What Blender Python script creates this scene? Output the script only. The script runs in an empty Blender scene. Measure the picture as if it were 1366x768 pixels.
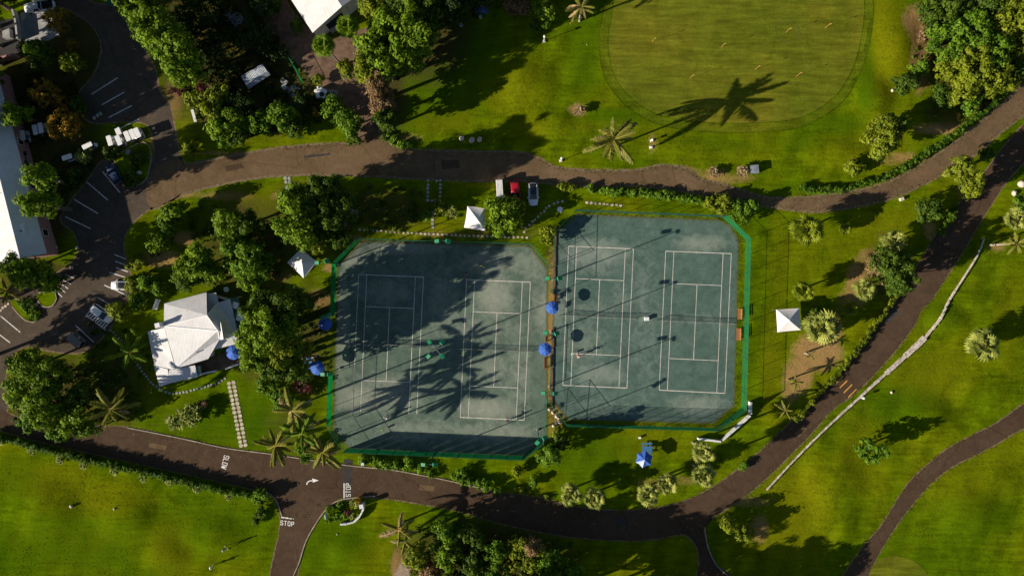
import bpy, bmesh, math, random
import numpy as np
from mathutils import Vector, Matrix
from mathutils.geometry import tessellate_polygon

# ------------------------------------------------------------------ camera, world, sun, exposure
SC = bpy.context.scene
COL = SC.collection
S = 0.1265            # metres per photo pixel on the ground
H = 125.0             # height of the camera above the ground
cam_d = bpy.data.cameras.new("aerial_camera")
cam = bpy.data.objects.new("aerial_camera", cam_d)
COL.objects.link(cam)
cam.location = (0, 0, H)
cam.rotation_euler = (0, 0, 0)
cam_d.sensor_width = 36
cam_d.lens = 18 / (683 * S / H)
cam_d.clip_start = 1
cam_d.clip_end = 3000
SC.camera = cam

SUN_EL = math.radians(21.5)
SUN_AZ = math.radians(21.5)      # below the image's horizontal, from the left
to_sun = Vector((-math.cos(SUN_AZ) * math.cos(SUN_EL), -math.sin(SUN_AZ) * math.cos(SUN_EL), math.sin(SUN_EL)))
W_ = bpy.data.worlds.new("World")
SC.world = W_
W_.use_nodes = True
wn = W_.node_tree
sky = wn.nodes.new("ShaderNodeTexSky")
sky.sky_type = 'NISHITA'
sky.sun_disc = False
sky.sun_elevation = SUN_EL
sky.air_density = 1.0       # a clear, dry evening sky
sky.dust_density = 0.6
sky.ozone_density = 1.6
sky.sun_rotation = math.atan2(to_sun.x, to_sun.y)
bg = wn.nodes["Background"]
bg.inputs[1].default_value = 0.05
wn.links.new(sky.outputs[0], bg.inputs[0])
sun_d = bpy.data.lights.new("sun", 'SUN')
sun_d.energy = 5.0
sun_d.angle = math.radians(0.5)
sun_d.color = (1.0, 0.89, 0.73)
sun = bpy.data.objects.new("sun", sun_d)
COL.objects.link(sun)
sun.location = to_sun * 200
sun.rotation_euler = to_sun.to_track_quat('Z', 'Y').to_euler()
SC.view_settings.view_transform = 'Standard'
SC.view_settings.look = 'None'
SC.view_settings.gamma = 1.0
SC.view_settings.use_curve_mapping = False
SC.view_settings.exposure = 0.72
SC.cycles.transparent_max_bounces = 12
SC.cycles.max_bounces = 5

# ------------------------------------------------------------------ helpers
rnd = random.Random(7)
NR = np.random.default_rng(11)

def W(px, py, z=0.0):
    """world x, y of something seen at photo pixel (px, py) that is z metres above the ground"""
    f = (H - z) / H
    return ((px - 683) * S * f, (384 - py) * S * f)

def tag(o, label=None, cat=None, group=None, kind=None):
    if label: o["label"] = label
    if cat: o["category"] = cat
    if group: o["group"] = group
    if kind: o["kind"] = kind
    return o

def thing(name, label, cat, loc=(0, 0, 0), rot=0.0, group=None, kind=None):
    o = bpy.data.objects.new(name, None)
    COL.objects.link(o)
    o.location = loc
    o.rotation_euler = (0, 0, rot)
    o.empty_display_size = 0.3
    return tag(o, label, cat, group, kind)

def link(name, me, parent=None, loc=None, rot=None, scale=None):
    o = bpy.data.objects.new(name, me)
    COL.objects.link(o)
    if parent: o.parent = parent
    if loc is not None: o.location = loc
    if rot is not None: o.rotation_euler = rot
    if scale is not None: o.scale = scale
    return o

def copy_tree(o, parent=None):
    c = o.copy()
    COL.objects.link(c)
    if parent: c.parent = parent
    for ch in list(o.children):
        copy_tree(ch, c)
    return c

class MB:
    """collects boxes, tubes and polygons into one mesh"""
    def __init__(self):
        self.v, self.f, self.m = [], [], []
    def add(self, vs, fs, mi=0):
        b = len(self.v)
        self.v += [tuple(p) for p in vs]
        self.f += [tuple(i + b for i in q) for q in fs]
        self.m += [mi] * len(fs)
        return self
    def box(self, c, s, rot=0.0, mi=0, taper=1.0, tilt=None):
        x, y, z = s[0] / 2, s[1] / 2, s[2] / 2
        vs = [(-x, -y, -z), (x, -y, -z), (x, y, -z), (-x, y, -z),
              (-x * taper, -y * taper, z), (x * taper, -y * taper, z), (x * taper, y * taper, z), (-x * taper, y * taper, z)]
        M = Matrix.Translation(c) @ Matrix.Rotation(rot, 4, 'Z')
        if tilt: M = M @ Matrix.Rotation(tilt[1], 4, tilt[0])
        return self.add([M @ Vector(p) for p in vs],
                        [(0, 3, 2, 1), (4, 5, 6, 7), (0, 1, 5, 4), (1, 2, 6, 5), (2, 3, 7, 6), (3, 0, 4, 7)], mi)
    def tube(self, pts, radii, n=6, mi=0, cap=True):
        pts = [Vector(p) for p in pts]
        if not hasattr(radii, '__len__'): radii = [radii] * len(pts)
        rings = []
        for i, p in enumerate(pts):
            d = (pts[min(i + 1, len(pts) - 1)] - pts[max(i - 1, 0)]).normalized()
            a = d.cross(Vector((0, 0, 1)))
            if a.length < 1e-3: a = Vector((1, 0, 0))
            a.normalize(); b = d.cross(a)
            rings.append([p + (a * math.cos(t) + b * math.sin(t)) * radii[i] for t in [2 * math.pi * k / n for k in range(n)]])
        vs = [q for r in rings for q in r]
        fs = []
        for i in range(len(pts) - 1):
            for k in range(n):
                k2 = (k + 1) % n
                fs.append((i * n + k, i * n + k2, (i + 1) * n + k2, (i + 1) * n + k))
        if cap:
            fs.append(tuple(range(n - 1, -1, -1)))
            fs.append(tuple((len(pts) - 1) * n + k for k in range(n)))
        return self.add(vs, fs, mi)
    def prism(self, poly, z0, z1, mi=0):
        n = len(poly)
        zt = z1 if hasattr(z1, '__len__') else [z1] * n
        zb = z0 if hasattr(z0, '__len__') else [z0] * n
        vs = [(p[0], p[1], zb[i]) for i, p in enumerate(poly)] + [(p[0], p[1], zt[i]) for i, p in enumerate(poly)]
        fs = [(i, (i + 1) % n, n + (i + 1) % n, n + i) for i in range(n)]
        tris = tessellate_polygon([[Vector((p[0], p[1], 0)) for p in poly]])
        for t in tris:
            a, b, c = [Vector((poly[i][0], poly[i][1])) for i in t]
            up = (b - a).cross(c - a) > 0
            t2 = tuple(t) if up else tuple(reversed(t))
            fs.append(tuple(n + i for i in t2)); fs.append(tuple(reversed(t2)))
        return self.add(vs, fs, mi)
    def ball(self, c, r, seg=8, rings=5, mi=0, squash=(1, 1, 1)):
        vs, fs = [], []
        for i in range(rings + 1):
            ph = math.pi * i / rings
            for k in range(seg):
                th = 2 * math.pi * k / seg
                vs.append((c[0] + r * squash[0] * math.sin(ph) * math.cos(th), c[1] + r * squash[1] * math.sin(ph) * math.sin(th), c[2] + r * squash[2] * math.cos(ph)))
        for i in range(rings):
            for k in range(seg):
                k2 = (k + 1) % seg
                fs.append((i * seg + k, (i + 1) * seg + k, (i + 1) * seg + k2, i * seg + k2))
        return self.add(vs, fs, mi)
    def mesh(self, name, mats, smooth=False):
        me = bpy.data.meshes.new(name)
        me.from_pydata(self.v, [], self.f)
        for m in (mats if isinstance(mats, (list, tuple)) else [mats]): me.materials.append(m)
        if any(self.m): me.polygons.foreach_set('material_index', self.m)
        if smooth: me.polygons.foreach_set('use_smooth', [True] * len(me.polygons))
        bm = bmesh.new(); bm.from_mesh(me)
        bmesh.ops.recalc_face_normals(bm, faces=bm.faces)
        bm.to_mesh(me); bm.free()
        me.update()
        return me
    def build(self, name, mats, parent=None, smooth=False, loc=None, rot=None):
        return link(name, self.mesh(name, mats, smooth), parent, loc, rot)

def quad_mesh(name, verts, tint, mat, nper=4, faces=None):
    me = bpy.data.meshes.new(name)
    n = len(verts)
    me.vertices.add(n)
    me.vertices.foreach_set('co', np.asarray(verts, dtype=np.float32).ravel())
    if faces is None:
        nf = n // 4
        loops = np.arange(n, dtype=np.int32)
        starts = np.arange(0, n, 4, dtype=np.int32)
    else:
        fa = np.asarray(faces, dtype=np.int32)
        nf = len(fa); loops = fa.ravel(); starts = np.arange(0, nf * 4, 4, dtype=np.int32)
    me.loops.add(len(loops)); me.polygons.add(nf)
    me.loops.foreach_set('vertex_index', loops)
    me.polygons.foreach_set('loop_start', starts)
    if tint is not None:
        a = me.attributes.new('tint', 'FLOAT', 'POINT')
        a.data.foreach_set('value', np.asarray(tint, dtype=np.float32))
    me.materials.append(mat)
    me.update(calc_edges=True)
    me.validate()
    return me

def catmull(pts, closed=True, step=6.0):
    out = []
    n = len(pts)
    rng = range(n) if closed else range(n - 1)
    for i in rng:
        if closed:
            p0, p1, p2, p3 = pts[(i - 1) % n], pts[i], pts[(i + 1) % n], pts[(i + 2) % n]
        else:
            p0, p1, p2, p3 = pts[max(i - 1, 0)], pts[i], pts[i + 1], pts[min(i + 2, n - 1)]
        d = math.hypot(p2[0] - p1[0], p2[1] - p1[1])
        k = max(1, int(d / step))
        for j in range(k):
            t = j / k
            o = []
            for a in range(2):
                o.append(0.5 * ((2 * p1[a]) + (-p0[a] + p2[a]) * t + (2 * p0[a] - 5 * p1[a] + 4 * p2[a] - p3[a]) * t * t + (-p0[a] + 3 * p1[a] - 3 * p2[a] + p3[a]) * t ** 3))
            out.append(tuple(o))
    if not closed: out.append(tuple(pts[-1][:2]))
    return out

def densify(pts, step=6.0):
    out = []
    for i in range(len(pts)):
        a, b = pts[i], pts[(i + 1) % len(pts)]
        k = max(1, int(math.hypot(b[0] - a[0], b[1] - a[1]) / step))
        for j in range(k): out.append((a[0] + (b[0] - a[0]) * j / k, a[1] + (b[1] - a[1]) * j / k))
    return out

def offset_poly(pts, d):
    n = len(pts)
    ar = sum(pts[i][0] * pts[(i + 1) % n][1] - pts[(i + 1) % n][0] * pts[i][1] for i in range(n))
    s = 1 if ar > 0 else -1
    out = []
    for i in range(n):
        a, b = pts[i - 1], pts[(i + 1) % n]
        tx, ty = b[0] - a[0], b[1] - a[1]
        l = math.hypot(tx, ty) or 1
        out.append((pts[i][0] + s * ty / l * d, pts[i][1] - s * tx / l * d))
    return out

def sheet(name, pxpts, z, mat, smooth=True, jit=0.0, grow=0.0, parent=None, kind='structure', step=5.0, label=None):
    pts = catmull(pxpts, True, step) if smooth else densify(pxpts, step)
    if grow: pts = offset_poly(pts, grow)
    r = random.Random(len(name) + len(pts))
    if jit: pts = [(x + r.gauss(0, jit), y + r.gauss(0, jit)) for x, y in pts]
    w = [Vector((*W(x, y), z)) for x, y in pts]
    tris = tessellate_polygon([w])
    me = bpy.data.meshes.new(name)
    fs = []
    for t in tris:
        a, b, c = [w[i] for i in t]
        fs.append(tuple(t) if (b - a).cross(c - a).z > 0 else tuple(reversed(t)))
    me.from_pydata([tuple(p) for p in w], [], fs)
    me.materials.append(mat)
    o = link(name, me, parent)
    if kind: o["kind"] = kind
    if label: o["label"] = label
    return o

# ------------------------------------------------------------------ materials
def new_mat(name):
    m = bpy.data.materials.new(name); m.use_nodes = True
    nt = m.node_tree
    return m, nt, nt.nodes["Principled BSDF"]

def lk(nt, a, b): nt.links.new(a, b)

def noise(nt, scale, detail=4, rough=0.6, vec=None, dist=0.0):
    n = nt.nodes.new("ShaderNodeTexNoise")
    n.inputs['Scale'].default_value = scale
    n.inputs['Detail'].default_value = detail
    n.inputs['Roughness'].default_value = rough
    n.inputs['Distortion'].default_value = dist
    if vec is not None: lk(nt, vec, n.inputs['Vector'])
    return n

def geo_pos(nt): return nt.nodes.new("ShaderNodeNewGeometry").outputs['Position']

def ramp(nt, fac, stops):
    r = nt.nodes.new("ShaderNodeValToRGB")
    e = r.color_ramp.elements
    while len(e) < len(stops): e.new(0.5)
    for i, (p, c) in enumerate(stops):
        e[i].position = p
        e[i].color = (*c, 1) if len(c) == 3 else c
    lk(nt, fac, r.inputs[0])
    return r.outputs[0]

def g3(v): return (v, v, v)

def mix(nt, fac, a, b, mode='MIX'):
    n = nt.nodes.new("ShaderNodeMix"); n.data_type = 'RGBA'; n.blend_type = mode
    for s, v in ((n.inputs[0], fac), (n.inputs[6], a), (n.inputs[7], b)):
        if isinstance(v, (int, float)): s.default_value = v
        elif isinstance(v, tuple): s.default_value = (*v, 1) if len(v) == 3 else v
        else: lk(nt, v, s)
    return n.outputs[2]

def math_n(nt, op, a, b=None, clamp=False):
    n = nt.nodes.new("ShaderNodeMath"); n.operation = op; n.use_clamp = clamp
    for s, v in ((n.inputs[0], a), (n.inputs[1], b)):
        if v is None: continue
        if isinstance(v, (int, float)): s.default_value = v
        else: lk(nt, v, s)
    return n.outputs[0]

def bump(nt, bsdf, height, strength=0.5, dist=0.05):
    b = nt.nodes.new("ShaderNodeBump")
    b.inputs['Strength'].default_value = strength
    b.inputs['Distance'].default_value = dist
    lk(nt, height, b.inputs['Height'])
    lk(nt, b.outputs[0], bsdf.inputs['Normal'])

def plain(name, col, rough=0.6, metal=0.0, var=0.12, scale=3.0, spec=0.3, dirt=None):
    """solid colour with a soft mottling"""
    m, nt, b = new_mat(name)
    p = geo_pos(nt)
    n = noise(nt, scale, 5, 0.65, p)
    lo = tuple(c * (1 - var * 2) for c in col); hi = tuple(min(1, c * (1 + var)) for c in col)
    c = ramp(nt, n.outputs[0], [(0.3, lo), (0.68, hi)])
    if dirt:
        n2 = noise(nt, scale * 0.35, 6, 0.7, p)
        f = ramp(nt, n2.outputs[0], [(0.5, g3(0)), (0.72, g3(0.7))])
        c = mix(nt, f, c, dirt)
    lk(nt, c, b.inputs['Base Color'])
    b.inputs['Roughness'].default_value = rough
    b.inputs['Metallic'].default_value = metal
    b.inputs['Specular IOR Level'].default_value = spec
    return m

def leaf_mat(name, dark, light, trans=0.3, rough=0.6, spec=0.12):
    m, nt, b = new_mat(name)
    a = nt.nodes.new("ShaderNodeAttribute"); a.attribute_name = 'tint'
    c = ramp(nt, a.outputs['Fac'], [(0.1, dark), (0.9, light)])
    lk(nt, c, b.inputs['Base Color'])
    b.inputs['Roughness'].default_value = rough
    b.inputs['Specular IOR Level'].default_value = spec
    t = nt.nodes.new("ShaderNodeBsdfTranslucent")
    c2 = mix(nt, 1.0, c, (1.0, 0.95, 0.45), 'MULTIPLY')
    lk(nt, c2, t.inputs[0])
    mx = nt.nodes.new("ShaderNodeMixShader"); mx.inputs[0].default_value = trans
    lk(nt, b.outputs[0], mx.inputs[1]); lk(nt, t.outputs[0], mx.inputs[2])
    lk(nt, mx.outputs[0], nt.nodes["Material Output"].inputs[0])
    return m

def mesh_net(name, col, k):
    """woven net: lets more light through face on than edge on, as a real weave does"""
    m, nt, b = new_mat(name)
    g = nt.nodes.new("ShaderNodeNewGeometry")
    d = nt.nodes.new("ShaderNodeVectorMath"); d.operation = 'DOT_PRODUCT'
    lk(nt, g.outputs['Normal'], d.inputs[0]); lk(nt, g.outputs['Incoming'], d.inputs[1])
    c = math_n(nt, 'ABSOLUTE', d.outputs['Value'])
    c = math_n(nt, 'MAXIMUM', c, 0.12)
    o = math_n(nt, 'DIVIDE', k, math_n(nt, 'MULTIPLY', c, c), True)
    n = noise(nt, 0.8, 4, 0.6, g.outputs['Position'])
    cc = ramp(nt, n.outputs[0], [(0.3, tuple(x * 0.65 for x in col)), (0.7, col)])
    lk(nt, cc, b.inputs['Base Color'])
    b.inputs['Roughness'].default_value = 0.7
    tb = nt.nodes.new("ShaderNodeBsdfTransparent")
    tl = nt.nodes.new("ShaderNodeBsdfTranslucent"); lk(nt, cc, tl.inputs[0])
    m1 = nt.nodes.new("ShaderNodeMixShader"); m1.inputs[0].default_value = 0.4
    lk(nt, b.outputs[0], m1.inputs[1]); lk(nt, tl.outputs[0], m1.inputs[2])
    m2 = nt.nodes.new("ShaderNodeMixShader")
    lk(nt, o, m2.inputs[0]); lk(nt, tb.outputs[0], m2.inputs[1]); lk(nt, m1.outputs[0], m2.inputs[2])
    lk(nt, m2.outputs[0], nt.nodes["Material Output"].inputs[0])
    return m

def grass_mat(name, cols, use_attr=True, stripe=None, soft=1.0):
    m, nt, b = new_mat(name)
    p = geo_pos(nt)
    big = noise(nt, 0.055, 4, 0.6, p)
    mid = noise(nt, 0.35, 5, 0.7, p, 0.6)
    fine = noise(nt, 2.6, 6, 0.75, p)
    c = ramp(nt, big.outputs[0], [(0.32, cols[0]), (0.5, cols[1]), (0.66, cols[2])])
    f2 = ramp(nt, mid.outputs[0], [(0.32, g3(1 - .44 * soft)), (0.68, g3(1 + .36 * soft))])
    c = mix(nt, 1.0, c, f2, 'MULTIPLY')
    f3 = ramp(nt, fine.outputs[0], [(0.28, g3(1 - .42 * soft)), (0.72, g3(1 + .38 * soft))])
    c = mix(nt, 1.0, c, f3, 'MULTIPLY')
    ms = nt.nodes.new('ShaderNodeMapping'); lk(nt, p, ms.inputs[0]); ms.inputs['Rotation'].default_value = (0, 0, 0.5); ms.inputs['Scale'].default_value = (0.18, 1.6, 1)
    sk = noise(nt, 1.0, 5, 0.7, ms.outputs[0], 0.3)
    f4 = ramp(nt, sk.outputs[0], [(0.32, g3(0.70)), (0.68, g3(1.28))])
    c = mix(nt, 1.0, c, f4, 'MULTIPLY')
    if stripe:
        mp = nt.nodes.new("ShaderNodeMapping"); lk(nt, p, mp.inputs[0]); mp.inputs['Rotation'].default_value = (0, 0, stripe[0])
        wv = nt.nodes.new("ShaderNodeTexWave"); wv.inputs['Scale'].default_value = stripe[1]; wv.inputs['Distortion'].default_value = 1.5
        wv.inputs['Detail'].default_value = 3; wv.inputs['Detail Scale'].default_value = 0.6
        lk(nt, mp.outputs[0], wv.inputs[0])
        fs = ramp(nt, wv.outputs[1], [(0.2, g3(1 - stripe[2])), (0.8, g3(1 + stripe[2]))])
        c = mix(nt, 1.0, c, fs, 'MULTIPLY')
    if use_attr:
        for an, col, lo, hi in (('dry', (0.148, 0.150, 0.003), 0.15, 0.9), ('lush', (0.044, 0.100, 0.0015), 0.15, 0.9), ('dirt', (0.35, 0.205, 0.085), 0.24, 0.74), ('litter_shade', (0.060, 0.044, 0.018), 0.12, 0.60)):  # last entry: fallen-leaf brown that also paints woodland shade onto the grass
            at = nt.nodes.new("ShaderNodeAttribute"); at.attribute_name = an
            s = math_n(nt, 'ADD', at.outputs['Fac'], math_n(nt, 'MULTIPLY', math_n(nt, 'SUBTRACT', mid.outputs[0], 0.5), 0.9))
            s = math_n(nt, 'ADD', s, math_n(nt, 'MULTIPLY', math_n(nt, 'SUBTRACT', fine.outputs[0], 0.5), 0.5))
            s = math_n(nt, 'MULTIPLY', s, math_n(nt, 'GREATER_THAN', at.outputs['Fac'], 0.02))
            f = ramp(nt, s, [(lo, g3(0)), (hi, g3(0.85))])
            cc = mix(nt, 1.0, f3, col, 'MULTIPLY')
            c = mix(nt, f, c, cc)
    lk(nt, c, b.inputs['Base Color'])
    b.inputs['Roughness'].default_value = 0.9
    b.inputs['Specular IOR Level'].default_value = 0.0
    hgt = math_n(nt, 'ADD', fine.outputs[0], math_n(nt, 'MULTIPLY', mid.outputs[0], 1.5))
    bump(nt, b, hgt, 0.6 * soft, 0.12)
    return m

def asphalt_mat(name, lo, hi, dusty):
    m, nt, b = new_mat(name)
    p = geo_pos(nt)
    big = noise(nt, 0.16, 6, 0.65, p, 0.8)
    mid = noise(nt, 1.1, 5, 0.7, p)
    fine = noise(nt, 9.0, 3, 0.7, p)
    c = ramp(nt, big.outputs[0], [(0.3, lo), (0.65, hi)])
    f = ramp(nt, mid.outputs[0], [(0.3, g3(0.82)), (0.72, g3(1.16))])
    c = mix(nt, 1.0, c, f, 'MULTIPLY')
    f = ramp(nt, fine.outputs[0], [(0.3, g3(0.75)), (0.7, g3(1.25))])
    c = mix(nt, 1.0, c, f, 'MULTIPLY')
    st = noise(nt, 0.4, 7, 0.75, p, 1.5)
    f = ramp(nt, st.outputs[0], [(0.57, g3(0)), (0.74, g3(0.5))])
    c = mix(nt, f, c, dusty)
    # fine dark cracks
    vo = nt.nodes.new("ShaderNodeTexVoronoi"); vo.feature = 'DISTANCE_TO_EDGE'; vo.inputs['Scale'].default_value = 0.11
    dn = nt.nodes.new("ShaderNodeVectorMath"); dn.operation = 'ADD'
    lk(nt, p, dn.inputs[0]); lk(nt, noise(nt, 0.5, 4, 0.7, p).outputs[1], dn.inputs[1]); lk(nt, dn.outputs[0], vo.inputs['Vector'])
    f = ramp(nt, vo.outputs[0], [(0.0, g3(0.72)), (0.012, g3(1))])
    c = mix(nt, 1.0, c, f, 'MULTIPLY')
    lk(nt, c, b.inputs['Base Color'])
    b.inputs['Roughness'].default_value = 0.95
    b.inputs['Specular IOR Level'].default_value = 0.05
    bump(nt, b, fine.outputs[0], 0.4, 0.02)
    return m

def court_mat(name, a, bcol, pale, seed):
    m, nt, b = new_mat(name)
    p = geo_pos(nt)
    mp = nt.nodes.new("ShaderNodeMapping"); lk(nt, p, mp.inputs[0]); mp.inputs['Location'].default_value = (seed, seed * 2, 0)
    v = mp.outputs[0]
    big = noise(nt, 0.09, 6, 0.7, v, 1.0)
    mid = noise(nt, 0.7, 6, 0.75, v, 0.5)
    fine = noise(nt, 5.0, 5, 0.75, v)
    c = ramp(nt, big.outputs[0], [(0.3, a), (0.68, bcol)])
    f = ramp(nt, mid.outputs[0], [(0.3, g3(0.70)), (0.7, g3(1.25))])
    c = mix(nt, 1.0, c, f, 'MULTIPLY')
    f = ramp(nt, fine.outputs[0], [(0.28, g3(0.78)), (0.72, g3(1.2))])
    c = mix(nt, 1.0, c, f, 'MULTIPLY')
    at = nt.nodes.new("ShaderNodeAttribute"); at.attribute_name = 'wear'
    s = math_n(nt, 'ADD', at.outputs['Fac'], math_n(nt, 'MULTIPLY', math_n(nt, 'SUBTRACT', mid.outputs[0], 0.5), 0.9))
    s = math_n(nt, 'ADD', s, math_n(nt, 'MULTIPLY', math_n(nt, 'SUBTRACT', fine.outputs[0], 0.5), 0.5))
    f = ramp(nt, s, [(0.12, g3(0)), (0.85, g3(0.9))])
    c = mix(nt, f, c, pale)
    ag = nt.nodes.new("ShaderNodeAttribute"); ag.attribute_name = 'edge'
    s = math_n(nt, 'ADD', ag.outputs['Fac'], math_n(nt, 'MULTIPLY', math_n(nt, 'SUBTRACT', mid.outputs[0], 0.5), 1.2))
    f = ramp(nt, s, [(0.45, g3(0)), (0.8, g3(0.8))])
    c = mix(nt, f, c, (0.10, 0.105, 0.04))
    lk(nt, c, b.inputs['Base Color'])
    b.inputs['Roughness'].default_value = 0.95
    b.inputs['Specular IOR Level'].default_value = 0.05
    bump(nt, b, fine.outputs[0], 0.25, 0.02)
    return m

def roof_mat(name, col, ang):
    """white lime washed stone roof laid in stepped courses"""
    m, nt, b = new_mat(name)
    p = geo_pos(nt)
    n = noise(nt, 0.7, 6, 0.7, p); n2 = noise(nt, 4, 4, 0.7, p)
    c = ramp(nt, n.outputs[0], [(0.28, tuple(x * 0.82 for x in col)), (0.6, col)])
    f = ramp(nt, n2.outputs[0], [(0.3, g3(0.92)), (0.7, g3(1.03))])
    c = mix(nt, 1.0, c, f, 'MULTIPLY')
    st = noise(nt, 0.25, 7, 0.8, p, 1.0)
    f = ramp(nt, st.outputs[0], [(0.58, g3(0)), (0.80, g3(0.35))])
    c = mix(nt, f, c, (0.50, 0.48, 0.46))
    lk(nt, c, b.inputs['Base Color'])
    b.inputs['Roughness'].default_value = 0.8
    mp = nt.nodes.new("ShaderNodeMapping"); lk(nt, p, mp.inputs[0]); mp.inputs['Rotation'].default_value = (0, 0, ang)
    wv = nt.nodes.new("ShaderNodeTexWave"); wv.wave_profile = 'SAW'; wv.inputs['Scale'].default_value = 0.55; wv.inputs['Distortion'].default_value = 0.3
    lk(nt, mp.outputs[0], wv.inputs[0])
    bump(nt, b, wv.outputs[1], 0.45, 0.05)
    return m

M = {}
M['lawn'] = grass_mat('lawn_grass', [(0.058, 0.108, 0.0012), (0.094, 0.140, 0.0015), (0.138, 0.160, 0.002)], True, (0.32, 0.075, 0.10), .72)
M['green'] = grass_mat('putting_green_grass', [(0.092, 0.120, 0.008), (0.122, 0.136, 0.010), (0.160, 0.148, 0.013)], False, (1.75, 0.10, 0.05), .45)
M['fringe'] = grass_mat('fringe_grass', [(0.072, 0.110, 0.004), (0.096, 0.126, 0.005), (0.122, 0.138, 0.007)], False, None, .7)
M['collar_edge'] = grass_mat('collar_edge_grass', [(0.048, 0.084, 0.002), (0.062, 0.096, 0.003), (0.076, 0.106, 0.004)], False)
M['asphalt'] = asphalt_mat('brown_asphalt', (0.062, 0.040, 0.025), (0.088, 0.057, 0.036), (0.125, 0.085, 0.055))
M['asphalt_light'] = asphalt_mat('faded_asphalt', (0.108, 0.070, 0.038), (0.160, 0.106, 0.060), (0.32, 0.235, 0.16))
M['asphalt_lot'] = asphalt_mat('car_park_asphalt', (0.070, 0.054, 0.042), (0.100, 0.077, 0.058), (0.17, 0.135, 0.10))
M['dark_patch'] = asphalt_mat('dark_asphalt', (0.045, 0.042, 0.042), (0.062, 0.056, 0.054), (0.08, 0.07, 0.065))
M['verge'] = plain('sandy_verge', (0.20, 0.145, 0.085), 0.95, 0, 0.3, 2.2, 0.1, (0.08, 0.085, 0.02))
M['sand'] = plain('sandy_gravel', (0.33, 0.25, 0.185), 0.95, 0, 0.2, 2.0, 0.1)
M['yard'] = plain('brown_yard', (0.17, 0.11, 0.075), 0.95, 0, 0.25, 0.9, 0.1)
M['court_a'] = court_mat('green_clay', (0.086, 0.130, 0.100), (0.128, 0.174, 0.136), (0.31, 0.325, 0.26), 3.0)
M['court_b'] = court_mat('dark_green_clay', (0.070, 0.122, 0.100), (0.098, 0.152, 0.127), (0.26, 0.30, 0.25), 40.0)
M['line'] = plain('court_tape', (0.62, 0.58, 0.52), 0.7, 0, 0.18, 1.2)
M['paint'] = plain('road_paint', (0.80, 0.78, 0.74), 0.7, 0, 0.1, 2.0, 0.3, (0.5, 0.46, 0.42))
M['paint_dim'] = plain('worn_road_paint', (0.62, 0.60, 0.58), 0.7, 0, 0.2, 2.0, 0.3, (0.3, 0.27, 0.24))
M['paint_orange'] = plain('orange_road_paint', (0.68, 0.32, 0.06), 0.7, 0, 0.15, 2.0)
M['roof'] = roof_mat('white_stone_roof', (0.62, 0.615, 0.63), math.radians(15))
M['roof2'] = roof_mat('white_roof', (0.66, 0.645, 0.65), math.radians(-20))
M['wall_pink'] = plain('pink_render', (0.40, 0.20, 0.19), 0.8, 0, 0.1, 1.0)
M['wall_white'] = plain('white_render', (0.68, 0.67, 0.67), 0.8, 0, 0.08, 1.0, 0.3, (0.45, 0.43, 0.40))
M['wall_stone'] = plain('weathered_pale_stone', (0.56, 0.49, 0.42), 0.95, 0, 0.3, 2.0, 0.1, (0.24, 0.19, 0.12))
M['stone'] = plain('pale_stone', (0.62, 0.54, 0.46), 0.9, 0, 0.2, 2.5, 0.2, (0.34, 0.27, 0.20))
M['stone_grey'] = plain('grey_stone', (0.36, 0.36, 0.34), 0.9, 0, 0.2, 3)
M['paver'] = plain('cream_paver', (0.55, 0.46, 0.36), 0.9, 0, 0.2, 1.5, 0.2, (0.34, 0.28, 0.22))
M['concrete'] = plain('concrete', (0.36, 0.36, 0.36), 0.9, 0, 0.2, 0.8, 0.2, (0.22, 0.20, 0.17))
M['kerb'] = plain('kerb_stone', (0.36, 0.30, 0.23), 0.9, 0, 0.25, 1.5, 0.2, (0.2, 0.16, 0.1))
M['white'] = plain('white_paint', (0.78, 0.78, 0.78), 0.45, 0, 0.05, 2.0)
M['canvas'] = plain('white_canvas', (0.80, 0.76, 0.74), 0.8, 0, 0.05, 2.5)
M['black'] = plain('black_plastic', (0.02, 0.02, 0.022), 0.4, 0, 0.2, 4)
M['rubber'] = plain('black_rubber', (0.022, 0.022, 0.022), 0.85, 0, 0.2, 6)
M['steel'] = plain('grey_steel', (0.42, 0.42, 0.42), 0.4, 0.7, 0.1, 3)
M['glass'] = plain('tinted_glass', (0.018, 0.022, 0.026), 0.08, 0, 0.1, 2, 0.8)
M['lamp_glass'] = plain('lamp_lens', (0.75, 0.74, 0.70), 0.15, 0, 0.05, 2, 0.8)
M['tail'] = plain('red_lens', (0.35, 0.01, 0.01), 0.2, 0, 0.05, 2, 0.6)
M['red'] = plain('red_car_paint', (0.40, 0.012, 0.022), 0.25, 0, 0.06, 1.0, 0.6)
M['car_white'] = plain('white_car_paint', (0.76, 0.77, 0.79), 0.22, 0, 0.04, 1.0, 0.6)
M['car_blue'] = plain('dark_blue_car_paint', (0.035, 0.055, 0.11), 0.25, 0, 0.08, 1.0, 0.6)
M['car_grey'] = plain('dusty_grey_paint', (0.20, 0.175, 0.155), 0.5, 0, 0.15, 2.0, 0.4)
M['wood'] = plain('orange_brown_wood', (0.36, 0.145, 0.055), 0.7, 0, 0.2, 6)
M['brown'] = plain('weathered_brown_timber', (0.17, 0.085, 0.055), 0.85, 0, 0.3, 3)
M['green_paint'] = plain('green_metal_paint', (0.010, 0.20, 0.085), 0.5, 0, 0.12, 3)
M['green_post'] = plain('dark_green_post', (0.015, 0.11, 0.065), 0.5, 0.2, 0.12, 3)
M['net_green'] = mesh_net('green_windscreen', (0.003, 0.23, 0.045), 0.065)
M['net_dense'] = mesh_net('dense_green_windscreen', (0.003, 0.19, 0.045), 0.045)
M['net_dark'] = mesh_net('black_green_windscreen', (0.004, 0.14, 0.045), 0.15)
M['net_black'] = mesh_net('tennis_net_weave', (0.014, 0.018, 0.018), 0.05)
M['wire'] = mesh_net('chain_link', (0.03, 0.13, 0.08), 0.012)
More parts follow.
